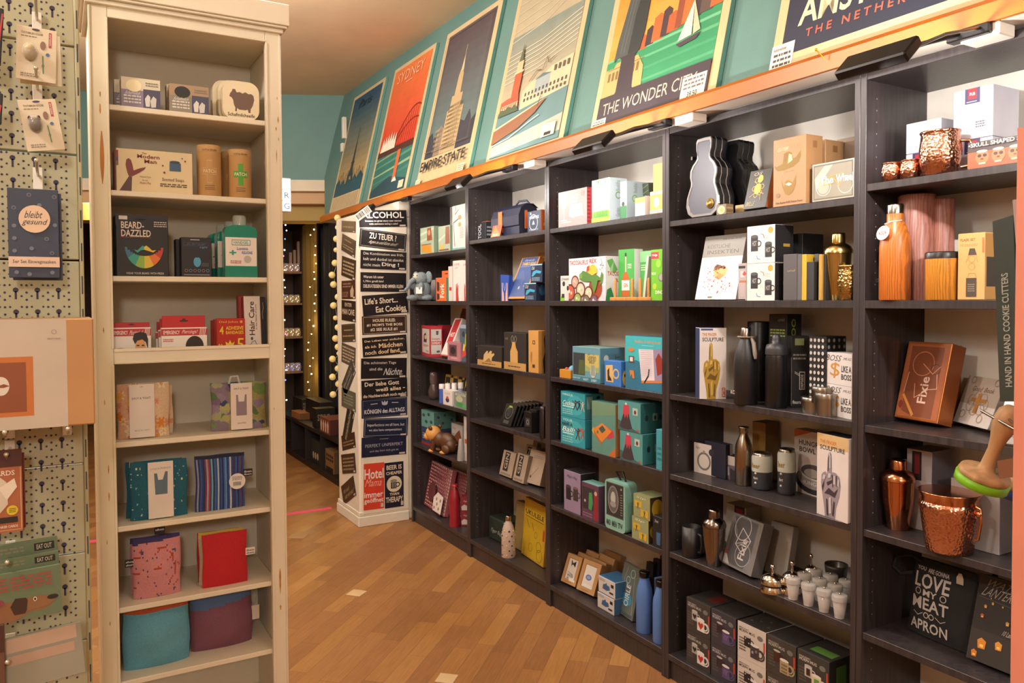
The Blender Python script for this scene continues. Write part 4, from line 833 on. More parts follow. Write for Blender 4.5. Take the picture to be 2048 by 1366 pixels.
# plush elephant
def elephant():
    P0 = spot(845, SH['A'][1], .035); e = empty('plush_elephant', (P0.x, P0.y, SH['A'][1]+.0005), .45); g = M('7f8c92', .95, kind='plush')
    b = MB(); b.ball((0, 0, .068), (.058, .05, .066), g); b.ball((.002, -.012, .138), (.044, .042, .042), g)
    b.ball((-.045, -.035, .10), (.02, .02, .030), g); b.ball((.05, -.01, .02), (.034, .04, .02), g); b.ball((-.045, -.04, .02), (.034, .045, .02), g)
    b.tube([(-.02, -.05, .135), (-.035, -.075, .115), (-.04, -.085, .085), (-.055, -.095, .07)], [.017, .014, .011, .009], g, 10); b.ball((-.055, -.095, .068), .009, g); b.ball((.03, -.045, .085), (.018, .02, .03), g); b.build('body', e)
    for sx in (-1, 1): b = MB(); b.ball((sx*.052, .0, .148), (.026, .012, .036), g); b.build('ear', e)
    b = MB(); b.ball((-.012, -.046, .152), (.022, .012, .020), M('cfc6b4', .9, kind='plush')); b.build('face', e)
    b = MB(); b.ball((-.022, -.057, .158), .0035, K_); b.ball((.006, -.057, .158), .0035, K_); b.build('eye', e)
    b = MB(); b.box(.0, -.062, .045, .05, -.060, .085, M('d8d6d2'), .0003); b.build('card', e)
    tag(e, 'grey plush elephant toy sitting at the left end of the shelf', 'plush toy')
elephant()
cart('A', 1, 'clear_gift_pack', 'crumpled clear gift pack behind the plush elephant', 'gift pack', 858, 873, 560, .12, .06, M('c8c4c4', .2, al=.8), f=[N(.1, .1, .9, .5, 6, '9a9498')], lean=8)
cart('A', 1, 'gadget_pack', 'orange and black hanging box, front one beside the elephant', 'gift box', 871, 892, 556, .015, .04, 'd9622a', f=[R(0, 0, .08, 1, '3a3434'), P('2e2a2c', .15, .45, .15, .85, .38, .8, .4, .5, .3, .4), P('2e2a2c', .15, .05, .15, .35, .38, .3, .38, .08), TV(.45, .15, .85, .75, 'Fork', 'ecd8c8')], side='3f7a5c')
cart('A', 1, 'gadget_pack', 'orange hanging box with a slot, behind the front orange one', 'gift box', 884, 903, 542, .065, .03, 'd9622a', f=[E(.5, .9, .2, .02, '3a2018')])
GLV = lambda x, c: [P(c, x-.13, 0, x-.13, .3, x-.11, .42, x-.06, .42, x-.05, .3, x-.02, .44, x+.03, .44, x+.03, .3, x+.08, .40, x+.13, .38, x+.10, .2, x+.17, .0)]
cart('A', 1, 'glove_box', 'slim white box left of the tall ones with red hand print', 'gift box', 897, 905, 533, .03, .1, 'cbc4be', f=[R(.2, .3, .8, .4, 'b83a30')])
cart('A', 1, 'glove_box', 'tall white box with a red rubber hand print, middle one', 'gift box', 906, 925, 522, .012, .1, 'd0cac6', f=GLV(.45, 'b83028')+[T(.15, .88, .7, .93, 'LOVE', 'b85a50'), TI(.2, .8, .6, .85, 'Lobster', '8a8480')], side='c8c2be')
cart('A', 1, 'glove_box', 'tall white box with a red hand print at the right panel', 'gift box', 925.5, 935.5, 522, .012, .1, 'd0cac6', f=GLV(.45, 'b83028')+[T(.15, .88, .7, .93, 'LOVE', 'b85a50')])
TIN = [R(0, .93, 1, 1, 'b02a38'), R(0, 0, 1, .04, 'b02a38')]
cart('A', 2, 'storage_tin', 'red lidded square tin with a grey picture panel and lady', 'tin', 840, 857, 650, .07, .075, M('a8303c', .35), f=TIN+[R(.1, .1, .92, .9, 'b8b4ac'), P('4a2a28', .25, .45, .3, .7, .5, .78, .62, .6, .6, .45), E(.48, .62, .12, .07, 'd0a088'), TI(.15, .28, .85, .42, 'Supper', 'a8303c'), T(.5, .14, .85, .2, 'TEA', 'a8303c')],
     r=[R(.08, .1, .92, .9, 'b4b4b0'), P('4a4848', .5, .72, .48, .85, .7, .85, .66, .72), R(.1, .4, .9, .52, 'a8303c'), T(.15, .42, .85, .5, 'SUNDAY', 'ddd2ca'), T(.15, .55, .8, .62, 'Delight', 'a8303c'), P('4a4440', .5, .2, .75, .22, .8, .16, .55, .14)], vr=.015)
cart('A', 2, 'storage_tin', 'red square tin standing behind the lady tin', 'tin', 876, 886, 650, .12, .08, M('a02a36', .35), f=TIN)
cart('A', 2, 'novelty_box', 'slim white box with red label leaning back behind the pink one', 'gift box', 881, 896, 636, .045, .04, 'd6ccc6', lean=24, f=[P('b02a2e', .15, .35, .15, .95, .85, .98, .85, .3), T(.25, .5, .75, .62, 'HOT', 'e6dcd4'), R(0, 0, 1, .03, 'c05a4a')])
cart('A', 2, 'novelty_box', 'brown slim box leaning at the back of the third shelf', 'gift box', 900, 917, 617, .16, .03, '6a4038', lean=18)
cart('A', 2, 'novelty_box', 'small see-through pink box with dark contents', 'gift box', 895, 920, 683, .01, .06, 'a8707a', f=[R(.15, .25, .75, .85, '5a3a40'), E(.45, .55, .2, .2, '2e2226'), N(.3, .1, .8, .2, 2, 'd8b8b8')])
cart('A', 2, 'novelty_box', 'multicoloured comic box at the right end of the shelf', 'gift box', 920, 939, 649, .02, .08, '4a5a6a', f=[R(0, .9, 1, 1, '8a9ab0'), P('8aa04a', .5, .4, .9, .5, .9, .8, .6, .75), P('c0423a', .2, .1, .7, .2, .6, .35, .3, .3), P('d0b03a', .3, .3, .5, .3, .6, .45, .4, .5), E(.4, .75, .15, .08, '2e3440')])
# shelf four
turned('skull_bottle', 'smoky brown glass novelty jar lying upright at the left', 'bottle', SH['A'][3], 868, 23, 744, .06, [('body', M('4a3d3a', .12, al=.82), [(0, 0), (.7, 0), (.95, .12), (1, .3), (.8, .45), (.62, .55)]), ('neck', M('5a4c48', .12, al=.85), [(.6, .55), (.72, .66), (.72, .86), (.62, .98), (0, 1)])])
for i, x in enumerate((884, 896, 909, 922)):
    turned('card_tube', ('white capped tube with a blue band, leftmost of the four', 'white capped tube second in the row of four', 'white capped tube third in the row of four', 'white capped tube nearest the right panel')[i], 'tube', SH['A'][3], x, 11, (768, 767, 766, 765)[i], .03+.012*i, [('body', M(('3a5ab0', 'c8c4c4', 'c8c4c4', '8a8ab0')[i], .5), [(1, 0), (1, .75)]), ('cap', M('d4d2d2', .4), [(1.05, .75), (1.05, .97), (.9, 1), (0, 1)])], group='white capped tubes')
for i in range(6):
    cart('A', 3, 'playing_cards', 'thin card pack, %s from the left in the yellow and dark row behind the tubes' % ORD[i], 'cards', 886+7.5*i, 897+7.5*i, 748+1.5*i, .13, .006, ('c09a3a', '2a2a30', 'c0a04a', '26262c', 'b8983a', '2a2a30')[i], lean=8, f=[R(.1, .1, .9, .9, ('2a2a30', 'b8983a')[i % 2]), E(.5, .5, .25, .2, ('c0a04a', '2a2a30')[i % 2])], group='card packs behind the white tubes')
cart('A', 3, 'novelty_box', 'small white box with a tiny man picture in front of the tubes', 'gift box', 886, 904, 778, .012, .05, 'd0cac6', f=[E(.5, .35, .2, .16, '2e3a5a'), E(.5, .5, .12, .1, 'b8483a'), N(.2, .7, .8, .85, 2, 'a8a4a4')])
cart('A', 3, 'putty_box', 'clear box with green and glassy contents', 'gift box', 908, 938, 783, .008, .06, M('8a9088', .12, al=.85), f=[E(.45, .25, .3, .15, '3f8a4a'), E(.4, .6, .25, .2, 'a8ae90'), E(.75, .2, .15, .1, '4aa05a'), N(.1, .8, .9, .95, 2, 'b8bab0')])
# shelf five: bulldog
cart('A', 4, 'dog_print_box', 'mint box with dark paw pattern, top one behind the bulldog', 'gift box', 843, 868, 821, .045, .15, '5f8f8a', f=[E(x, y, .1, .1, '2e4a4a') for x, y in ((.2, .7), (.6, .8), (.4, .35), (.8, .4))], r=[E(x, y, .06, .08, '2a3a3a') for x, y in ((.2, .7), (.5, .8), (.4, .35), (.8, .5))], side='47706c', H=.105, extra=None)
o = bpy.data.objects[-1] if 0 else None
for o in list(COL.objects):
    if o.name == 'dog_print_box': o.location.z += .108
cart('A', 4, 'dog_print_box', 'navy box with a red base line under the mint paw box', 'gift box', 843, 868, 862, .045, .15, '2c3a5a', f=[R(0, 0, 1, .15, '8a2a34'), N(.1, .3, .9, .7, 3, '8a90a8')], side='26324c', H=.107)
cart('A', 4, 'dog_print_box', 'white box with a brown dog photo, right of the bulldog', 'gift box', 903, 925, 845, .15, .05, 'c9c0b8', f=[P('8a5030', .25, .05, .3, .5, .5, .65, .75, .8, .9, .5, .95, .05), TI(.1, .75, .4, .85, 'Dog', 'b84a3a'), N(.08, .2, .3, .6, 5, '7a706a')])
cart('A', 4, 'dog_print_box', 'tall thin white box at the right panel beside the grey tube', 'gift box', 928, 936, 833, .03, .05, 'b8b2ac', f=[R(.2, .4, .7, .5, 'a8543a')])
turned('brush_tube', 'small grey printed tube standing in front of the dog photo box', 'tube', SH['A'][4], 922, 15, 878, .015, [('body', M('8f8a86', .4), [(1, 0), (.95, .3), (.55, .95), (.4, 1), (0, 1)])])
def bulldog():
    P0 = on(886, 905, 2, SH['A'][4]); e = empty('bulldog_figurine', (P0.x, P0.y-.012, SH['A'][4]+.001), .35); br = M('54341f', .45); tn = M('c9924e', .45)
    b = MB(); b.ball((.03, .02, .068), (.062, .042, .05), br, 18, 12); b.ball((-.02, .01, .075), (.045, .042, .045), br, 18, 12); b.ball((.07, .02, .045), (.035, .045, .042), br, 18, 12)
    for x, y in ((-.035, -.022), (-.035, .04)): b.tube([(x, y, .07), (x-.008, y-.004, .035), (x-.01, y-.006, .008)], [.018, .014, .012], br, 12); b.ball((x-.018, y-.008, .010), (.020, .014, .010), tn)
    for y in (-.028, .062): b.ball((.065, y, .03), (.032, .018, .028), br); b.ball((.045, y-.004, .010), (.026, .013, .010), tn)
    b.tube([(.1, .02, .05), (.115, .02, .058)], [.008, .004], br); b.build('body', e)
    b = MB(); b.ball((-.062, -.002, .108), (.048, .045, .045), tn, 18, 12); b.ball((-.092, -.008, .090), (.028, .036, .026), tn, 14, 10); b.ball((-.085, -.028, .092), (.016, .013, .018), tn); b.ball((-.085, .018, .092), (.016, .013, .018), tn); b.ball((-.098, -.004, .080), (.015, .022, .009), M('b07c40', .4)); b.build('head', e)
    b = MB(); b.ball((-.119, -.008, .102), (.007, .010, .007), K_); b.build('nose', e)
    for s in (-1, 1): b = MB(); b.ball((-.101, s*.022-.002, .122), .0055, K_); b.build('eye', e); b = MB(); b.ball((-.05, s*.040, .145), (.015, .009, .013), br); b.build('ear', e)
    tag(e, 'brown bulldog figurine with tan head and paws', 'figurine')
bulldog()
# bottom shelf
def check(c1, c2, nx, ny): return [R(0, 0, 1, 1, c2)]+[R(i/nx, 0, (i+.5)/nx, 1, c1) for i in range(nx)]+[R(0, j/ny, 1, (j+.5)/ny, c1) for j in range(ny)]+[R(i/nx, j/ny, (i+.5)/nx, (j+.5)/ny, '6a2028') for i in range(nx) for j in range(ny)]
GHM = check('a06068', 'cfc0b8', 12, 14)+[TI(.22, .72, .78, .86, 'Muffinform', '5a2026'), C(.42, .40, .17, '5a2a2e'), P('d6ccc4', .6, .03, .55, .3, .7, .45, .98, .4, .98, .03)]+[C(x, y, .03, '9a6a64') for x, y in ((.65, .1), (.75, .2), (.85, .12), (.7, .3), (.88, .3))]
cart('A', 5, 'baking_book', 'red gingham checked box with a dark round picture, leaning back', 'book', 848, 888, 921, 1010, .03, 'b88a88', vr=1036, lean=12, f=GHM, side='9a5058')
cart('A', 5, 'baking_book', 'second gingham checked box behind the red bottle', 'book', 889, 925, 934, .13, .03, '9a5058', lean=8, f=check('8a4850', 'b8a49c', 12, 14))
turned('red_bottle', 'slim dark red drinking bottle with steel ring', 'bottle', SH['A'][5], 910, 22, 968, 1052, [('body', M('8a1a26', .35), [(1, 0), (1, .02), (1, .62), (.92, .72), (.62, .84), (.5, .9)]), ('collar', M('b8a8a0', .2, 1), [(.56, .9), (.56, .935)]), ('cap', M('8a1a26', .35), [(.66, .935), (.66, .99), (.5, 1), (0, 1)])])
CUPB = [R(0, 0, 1, 1, '8a2c38'), P('cfc4bc', .1, .1, .05, .35, .4, .5, .85, .4, .8, .1), TI(.3, .65, .85, .8, 'Magic', 'd6c8bc')]
cart('A', 5, 'cupcake_box', 'red and cream box at the right end of the bottom shelf, lower of two', 'gift box', 922, 938, 1018, 1052, .08, '8a2c38', f=CUPB, H=.082)
for i in range(1):
    o = cart('A', 5, 'cupcake_box', 'red and cream box stacked on the lower cupcake box', 'gift box', 922, 938, 1018, 1052, .08, '8a2c38', f=CUPB, H=.082); o.location.z += .083
# ---- second bookcase
cart('B', 0, 'gadget_tin', 'small black box with white lettering and orange tab on top', 'gift box', 950, 968, 447, .05, .07, '1c2026', f=[TV(.15, .1, .5, .9, 'TOOL', 'b8b8bc')], r=[N(.1, .2, .5, .8, 3, '8a8a90')], extra=lambda b, w, D, h: b.box(w*.2, D*.3, h, w*.75, D*.6, h+.006, 'd05a30'))
cart('B', 0, 'price_sign', 'small red and orange triangular card reading PAUL beside the dark satchel', 'card', 981, 999, 452, .0045, .004, 'c8553a', f=[P('d07a50', 0, 0, .3, 1, .6, .6, 1, .2, 1, 0), T(.2, .08, .8, .28, 'PAUL', 'e6d8c8')], lean=14)
def satchel():
    P0 = spot(985, SH['B'][0], .035); P1 = spot(1037, SH['B'][0], .03); w = (P1-P0).length; e = empty('lunch_bag', (P0.x, P0.y, SH['B'][0]+.001)); nv = M('20243a', .45, kind='cloth'); org = M('d8672a', .5)
    n = 10; prof = [(.0, .0), (.0, .06)]+[(.0+.02*(1-math.cos(PI*i/10))*1.6, .10+.055*math.sin(PI*i/20)) for i in range(1, 11)]
    b = MB(); S2 = [(0, .0), (0, .09), (.012, .125), (.04, .148), (.075, .148), (.10, .13), (.115, .09), (.115, 0)]
    V = [(x, y, z) for x in (.0, w) for y, z in S2]; m = len(S2); b.add(V, [tuple(range(m))[::-1], tuple(range(m, 2*m))]+[(i, m+i, m+(i+1) % m, (i+1) % m)[::-1] for i in range(m)], nv); b.build('body', e)
    b = MB(); S3 = [(-.006, .048), (-.006, .095), (.008, .133), (.038, .154), (.078, .154), (.106, .134)]
    V = [(x, y, z) for x in (-.004, w+.004) for y, z in S3]+[(x, y+.005, z-.005) for x in (-.004, w+.004) for y, z in S3]; m = 6
    b.add(V, [(i, i+1, m+i+1, m+i)[::-1] for i in range(m-1)]+[(0, m, 3*m, 2*m)[::-1]]+[(i, 2*m+i, 2*m+i+1, i+1)[::-1] for i in range(m-1)]+[(m+i, m+i+1, 3*m+i+1, 3*m+i)[::-1] for i in range(m-1)], nv); b.build('flap', e)
    b = MB(); b.box(w*.28, -.009, .055, w*.42, -.006, .125, org, .001); b.box(w+.0005, .03, .03, w+.003, .045, .12, org, .001); b.box(w+.0005, .08, .03, w+.003, .092, .12, org, .001); b.box(w*.3, -.003, .02, w*.42, -.0005, .045, org, .0005); b.build('strap', e)
    b = MB(); b.tube([(w*.7, .03, .152), (w*.75, .04, .17), (w*.9, .06, .17), (w*.95, .07, .150)], .005, nv); b.build('handle', e)
    tag(e, 'dark navy leather-look lunch bag with orange straps', 'bag')
satchel()
cart('B', 0, 'campfire_box', 'navy box with pale round campfire badge and orange side', 'gift box', 1055, 1082, 424, .02, .07, '2a3448', f=[G(.45, .45, .3, .03, 'b8bcc0'), T(.15, .62, .85, .76, 'CAMPFIRE', 'b8bcc0'), P('b8bcc0', .35, .35, .45, .55, .55, .35), N(.15, .06, .8, .16, 2, '8a8e98'), C(.25, .88, .05, 'b8bcc0')], r=[R(0, 0, 1, 1, 'c8652c'), R(.2, .25, .8, .4, 'd9b070')], side='c8652c')
BLB = M('2a4a9a', .4)
def giftbag():
    P0 = spot(1002, SH['B'][1], .05); b = MB(); b.add([(0, 0, 0), (.075, 0, 0), (.085, .0, .13), (-.004, .0, .135), (0, .05, 0), (.075, .05, 0), (.08, .02, .128), (0, .02, .133)], [(0, 1, 2, 3), (5, 4, 7, 6), (1, 5, 6, 2), (4, 0, 3, 7), (3, 2, 6, 7), (4, 5, 1, 0)], BLB)
    b.art('f', [P('d8a088', .08, .0, .1, .7, .18, .72, .22, .4, .35, .3, .4, .0), P('d8a088', .6, .0, .62, .3, .75, .45, .8, .7, .88, .7, .9, .0), L('a8c0e8', .03, .3, .7, .5, .4, .7, .7)], .004, 0, 0, .076, .01, .13)
    tag(b.build('gift_bag', loc=(P0.x, P0.y, SH['B'][1]+.0005)), 'blue wrapped pack with printed pale hands beside the tambourine box', 'gift pack')
giftbag()
TAM = [R(0, 0, 1, 1, 'd08848'), R(.05, .045, .93, .99, '3f568a'), TI(.2, .9, .8, .955, 'Ahoi wie bin', 'c8c8d8'), T(.14, .80, .9, .88, 'TAMBOURINE', 'd8b048'), R(.1, .77, .9, .775, 'b8bcc8'), C(.45, .26, .05, 'a8a89a'), C(.7, .3, .03, '8a90a8')]+[L('7a8ab0', .012, .2+.06*i, .6-.05*i, .35+.05*i, .68-.04*i) for i in range(6)]
cart('B', 1, 'tambourine_box', 'blue leaning box reading TAMBOURINE with orange rim and side', 'gift box', 1014, 1049, 516, .05, .028, 'c8823e', f=TAM, lean=24, side='c07a38')
cart('B', 1, 'tambourine_box', 'kraft and orange box leaning behind the tambourine box', 'gift box', 1049, 1069, 506, .12, .02, 'b8803f', lean=20)
for i, (dx, lb) in enumerate(((0, 'navy blue tin mug set with turquoise print, lower one'), (14, 'navy blue tin mug set with turquoise print, stacked upper one'))):
    o = cart('B', 1, 'mug_tin', lb, 'tin', 1049+dx*.9, 1072+dx*.9, 568, .02, .07, '17233f', H=.085, f=[R(0, .94, 1, 1, '8ac0d0'), P('3a9ac0', .08, .35, .2, .6, .5, .68, .92, .6, .85, .48, .5, .52, .2, .33), TI(.06, .7, .35, .9, 'Old', 'c8ccd8'), N(.1, .08, .8, .3, 3, '8aa8c0')], r=[E(.5, .6, .25, .3, '2a5a80')])
    o.location.z += .0865*i
BLK = [R(0, 0, 1, .28, 'b08a52'), N(.2, .07, .75, .16, 1, '5a4426')]
cart('B', 2, 'glove_kit_box', 'low black and kraft box with a picture of a work glove', 'gift box', 955, 1003, 690, .01, .08, '2a2522', f=BLK+[P('c0a070', .25, .22, .28, .55, .4, .75, .46, .75, .45, .6, .55, .78, .62, .76, .6, .62, .7, .68, .72, .6, .62, .45, .6, .28), P('8a6a40', .3, .2, .5, .42, .62, .2)])
cart('B', 2, 'apron_box', 'black box with a kraft apron shape, base strip below', 'gift box', 1008, 1052, 664, .01, .07, '2a2522', f=[R(0, 0, 1, .2, 'b08a52'), N(.2, .06, .75, .12, 1, '4a3a20'), P('c09858', .3, .2, .3, .5, .36, .6, .40, .75, .52, .75, .56, .6, .64, .5, .64, .2), L('8a8074', .015, .38, .72, .34, .85, .4, .92, .46, .85, .42, .75), L('8a8074', .015, .5, .75, .48, .85, .54, .92, .6, .85, .54, .72), TI(.06, .8, .2, .86, 'Hold', '8a8074')])
cart('B', 2, 'tall_kraft_box', 'tall kraft box with small dark stamp and a burnt looking side', 'gift box', 1057, 1077, 661, .01, .06, 'c0904e', f=[R(.42, .68, .68, .77, '3a2a1a'), R(.48, .7, .62, .75, 'c0904e'), TI(.2, .2, .4, .5, 'W', '5a4020'), R(.4, .12, .65, .2, '4a341c')], r=[R(0, 0, 1, 1, 'b0803f'), P('2a201a', .5, 0, .4, .3, .6, .5, .5, .8, .7, 1, 1, 1, 1, 0)])
cart('B', 2, 'tall_kraft_box', 'dark box edge behind the tall kraft box', 'gift box', 1076, 1094, 662, .09, .1, '2a221e')
# shelf four: black wireless looking hooks
BK = [G(.5, .62, .3, .05, '4a4a4c'), E(.5, .62, .2, .2, '1e1e20'), R(.25, .1, .75, .25, '3a3a3c'), L('6a6a6c', .03, .3, .75, .45, .85)]
for i in range(8):
    cart('B', 3, 'bottle_opener_card', 'black blister pack, %s from the left in the leaning row' % ORD[i], 'blister pack', 999+7.2*i, 1020+7.0*i, 806-.8*i, .03+.016*i, .008, M('17181a', .25), lean=22, f=BK+([R(.35, .84, .65, .92, '8a9a3a')] if i % 3 == 0 else []), group='leaning black blister packs')
for i in range(3):
    cart('B', 3, 'lens_mug', 'short black box, %s from the left beside the leaning blister packs' % ORD[i], 'gift box', (1048, 1060, 1069)[i], (1063, 1073, 1081)[i], (822, 818, 814)[i], (.03, .06, .09)[i], .05, M('1a181a', .3), f=[R(.2, .3, .8, .7, '343436'), G(.5, .5, .15, .04, '8a8a8c')], group='short black boxes on the fourth shelf')
turned('flask', 'slim black bottle box standing at the right panel of the second bookcase', 'bottle', SH['B'][3], 1086, 14, 812, .01, [('body', M('161416', .3), [(1, 0), (1, .8), (.8, .88)]), ('cap', M('28262a', .3), [(.85, .88), (.85, .98), (0, 1)])])
# shelf five
for i, (a, c, yt, v, h_) in enumerate(((998, 1022, 899, .05, .085), (1025, 1046, 905, .04, .082), (1040, 1060, 888, .12, .11))):
    cart('B', 4, 'tea_box', ('small grey-kraft box with black vertical label, left of three', 'small grey-kraft box with black label, middle one', 'taller grey-kraft box behind the two small ones')[i], 'gift box', a, c, yt, v, .03, '9a8a78', lean=14, f=[R(.2, .2, .6, .95, '23201e'), TV(.28, .28, .52, .9, 'GIN', 'a89888'), R(.1, .05, .9, .12, '7a6a58')], side='7d6e5e')
cart('B', 4, 'spice_box', 'large pale kraft box with thin branch drawing, leaning at the right', 'gift box', 1047, 1079, 897, 968, .045, 'a89684', vr=978, lean=17, f=[E(.35, .2, .04, .04, '3a2a22'), L('4a3a30', .015, .4, .24, .7, .5), N(.3, .75, .9, .85, 2, '8a7868')], side='8f7f6e', r=[R(.1, .6, .9, .95, '7a4a3a')])
cart('B', 4, 'spice_box', 'tall kraft box leaning behind the large pale one', 'gift box', 1056, 1086, 880, .20, .03, '8f7f6c', lean=12, f=[R(.3, .6, .55, .95, '2a2522')])
# bottom shelf
cart('B', 5, 'picnic_tin', 'dark green tin with white handwriting behind the dotted bottle', 'tin', 977, 1008, 1030, .10, .13, M('2c3530', .3), f=[TI(.1, .30, .9, .52, 'Tiger Bag', '9aa49c'), C(.5, .72, .01, '9aa49c'), C(.6, .65, .008, '9aa49c')], c=.008)
def dotted(e, r, h):
    b = MB()
    for j in range(6):
        for i in range(8):
            a = 2*PI*(i+.5*(j % 2))/8; z = h*(.07+.115*j); rr = r*(1 if z < .55*h else .93)
            b.ball(((rr-.0034)*math.cos(a), (rr-.0034)*math.sin(a), z), (.0056, .0056, .0056), 'c8b83a' if (i+j) % 2 else '2a2522', 8, 6)
    b.build('dots', e)
turned('dotted_bottle', 'pale pink metal bottle covered with yellow and black dots', 'bottle', SH['B'][5], 1017, 28, 1031, 1113, [('body', M('b8a49a', .35), [(.95, 0), (1, .02), (1, .5), (.93, .62), (.7, .76), (.42, .85), (.36, .88)]), ('cap', M('a89a90', .2, 1), [(.42, .88), (.42, .98), (.36, 1), (0, 1)])], extra=dotted)
cart('B', 5, 'ukulele_box', 'upright yellow box reading UKULELE with line doodles', 'gift box', 1042, 1086, 993, 1107, .03, 'b8902e', vr=1137, lean=5, f=[R(.04, .03, .95, .96, 'c0a01e'), R(.04, .72, .95, .83, 'ccb02a'), T(.08, .735, .9, .815, 'UKULELE', '2e2418'), L('6a5a1a', .015, .15, .65, .3, .52), L('6a5a1a', .015, .4, .62, .5, .5), G(.6, .45, .06, .01, '7a6a20'), G(.75, .28, .1, .012, '7a6a20'), G(.8, .14, .12, .012, '7a6a20'), G(.4, .2, .08, .01, '7a6a20'), R(.9, .42, .97, .6, 'b0482a'), L('6a5a1a', .01, .1, .7, .9, .7)])
cart('B', 5, 'ukulele_box', 'kraft box with a narrow face behind the dotted bottle', 'gift box', 1027, 1044, 1000, .13, .04, '8a7448', lean=5)
# ---- middle bookcase
WG = [R(0, 0, 1, 1, '9a8c8c'), P('c8c0c0', .08, .95, .12, .55, .2, .5, .28, .55, .30, .95), L('d0c8c8', .02, .2, .5, .2, .2), E(.2, .18, .12, .02, 'c8c0c0'), T(.42, .82, .7, .86, 'ALL IN', 'd0c8c8'), T(.42, .72, .72, .8, 'LUCKY DUCKS', 'd0c8c8', 1), R(.44, .64, .68, .7, 'd8d0d0'), C(.86, .86, .06, 'b87a74'), P('ddd8d4', .38, .28, .44, .56, .50, .60, .84, .58, .88, .26, .6, .24, .56, .22), E(.3, .12, .2, .02, 'b8b0b0')]
cart('C', 0, 'glass_set_box', 'grey box with a champagne glass and white jug, red checked side', 'gift box', 1117, 1174, 386, .01, .055, 'a84048', f=WG, r=[R(0, 0, 1, 1, '9a2c34')]+[R(0, .1*i, 1, .1*i+.05, 'b8424a') for i in range(10)]+[R(.3, 0, .5, 1, 'b8424a')], side='9a2c34')
GRS = [R(0, 0, 1, 1, 'd4d8d8'), R(0, .05, 1, .25, '8ab83a')]+[P('4f9a42', .04+.06*i, .1, .06+.06*i, .25+.13*abs(math.sin(i*2)), .09+.06*i, .1) for i in range(15)]+[P('dfe4e0', .15, .3, .2, .9, .6, .95, .7, .4), C(.4, .93, .06, '6a9a5a'), R(0, 0, 1, .1, 'a8c83a')]
cart('C', 0, 'herb_garden_box', 'tall white box with green grass print, front one', 'gift box', 1184, 1219, 362, .01, .09, 'cfd6d6', f=GRS, r=[G(.5, .6, .14, .05, '6a9a4a'), TV(.35, .7, .6, .95, 'Buddha', '8a9a90'), TV(.35, .1, .6, .3, 'Garden', '8a9a90')], side='b4c0c8')
cart('C', 0, 'herb_garden_box', 'second white box with green print, to the right of the first', 'gift box', 1240, 1253, 364, .03, .12, 'a8b4b4', f=[R(0, 0, 1, .35, '3a7a4a'), E(.5, .4, .2, .06, '2a3a30')], r=[G(.35, .55, .1, .04, '6a9a4a'), TV(.3, .7, .45, .95, 'Buddha', '7a8a84')], side='9aa8b0')
cart('C', 0, 'board_stack', 'dark green striped carton leaning behind the jar box', 'carton', 1281, 1300, 369, .12, .05, '3f4a3c', f=[L('7a8a70', .04, 0, .2+.15*i, 1, .35+.15*i) for i in range(5)], lean=-4)
cart('C', 0, 'kraft_carton', 'plain kraft carton standing on the candle box at the right', 'carton', 1306, 1330, 346, .07, .07, 'c0935f', H=.20)
cart('C', 0, 'candle_glass_box', 'clear box with a pale candle glass and green lid strip', 'gift box', 1270, 1290, 395, .01, .06, 'c8beb8', f=[R(0, .68, 1, .95, '9ab05a'), R(.0, .95, 1, 1, '4a5a3a'), R(.1, .1, .8, .62, 'd4c4b8')], r=[R(0, 0, 1, 1, 'cfc6c0')])
cart('C', 0, 'candle_glass_box', 'orange and white box with a white oval, at the right panel', 'gift box', 1300, 1330, 384, .012, .05, 'd0a050', f=[R(0, .85, 1, .97, 'd8d0c8'), N(.1, .88, .9, .94, 1, '7a7068'), E(.45, .5, .2, .22, 'e0dcd8'), R(0, .04, 1, .16, 'd8d0c8'), N(.1, .07, .9, .13, 1, '7a7068')])
cart('C', 1, 'panda_box', 'small white box with a panda face and green corner', 'gift box', 1121, 1148, 552, .03, .05, 'c9c4c0', f=[E(.25, .68, .1, .1, '2a2a2a'), E(.55, .5, .08, .1, '2a2a2a'), E(.8, .42, .06, .04, '2a2a2a'), R(0, 0, .3, .18, '7ab03a'), R(.1, .12, .3, .28, '2a2a2a'), TI(.05, .82, .7, .93, 'Croxxers', '4a4a4a')])
BOWL = lambda x, y, r, c: [C(x, y, r, '5a3020'), C(x, y, r*.78, c), C(x-r*.2, y+r*.2, r*.2, 'd8d0c0'), C(x+r*.25, y-r*.1, r*.2, 'b0a890')]
TACO = [R(0, 0, 1, 1, 'd8d2d4'), R(0, 0, 1, .35, 'c4bac4'), T(.02, .84, .54, .95, 'TACOSAURUS', 'b02018'), T(.58, .86, .77, .96, 'REX', 'b02018'), L('5a5454', .008, .88, .95, .92, .85, .86, .80, .96, .80, .90, .72), C(.74, .28, .18, '8a3a1a')]+BOWL(.18, .44, .11, 'b89080')+BOWL(.04, .2, .14, 'b85038')+BOWL(.34, .26, .13, 'c0b8a0')+BOWL(.56, .18, .11, 'c8b89a')+BOWL(.26, .04, .11, '8aa050')+BOWL(.50, .0, .10, '6a6a5a')+BOWL(.72, .0, .10, '6a4a6a')
TACO += [P('4f7a34', .32, .5, .34, .62, .42, .70, .54, .66, .64, .58, .78, .60, .88, .52, .92, .66, .84, .74, .88, .72, .96, .60, .94, .42, .86, .34, .90, .46, .82, .46, .78, .30, .72, .16, .68, .3, .64, .44, .5, .44, .4, .46), C(.36, .58, .045, '6a9448'), P('d8b030', .56, .64, .60, .80, .70, .84, .78, .76, .80, .64, .68, .58), P('b83a24', .52, .66, .53, .78, .60, .82, .6, .7)]
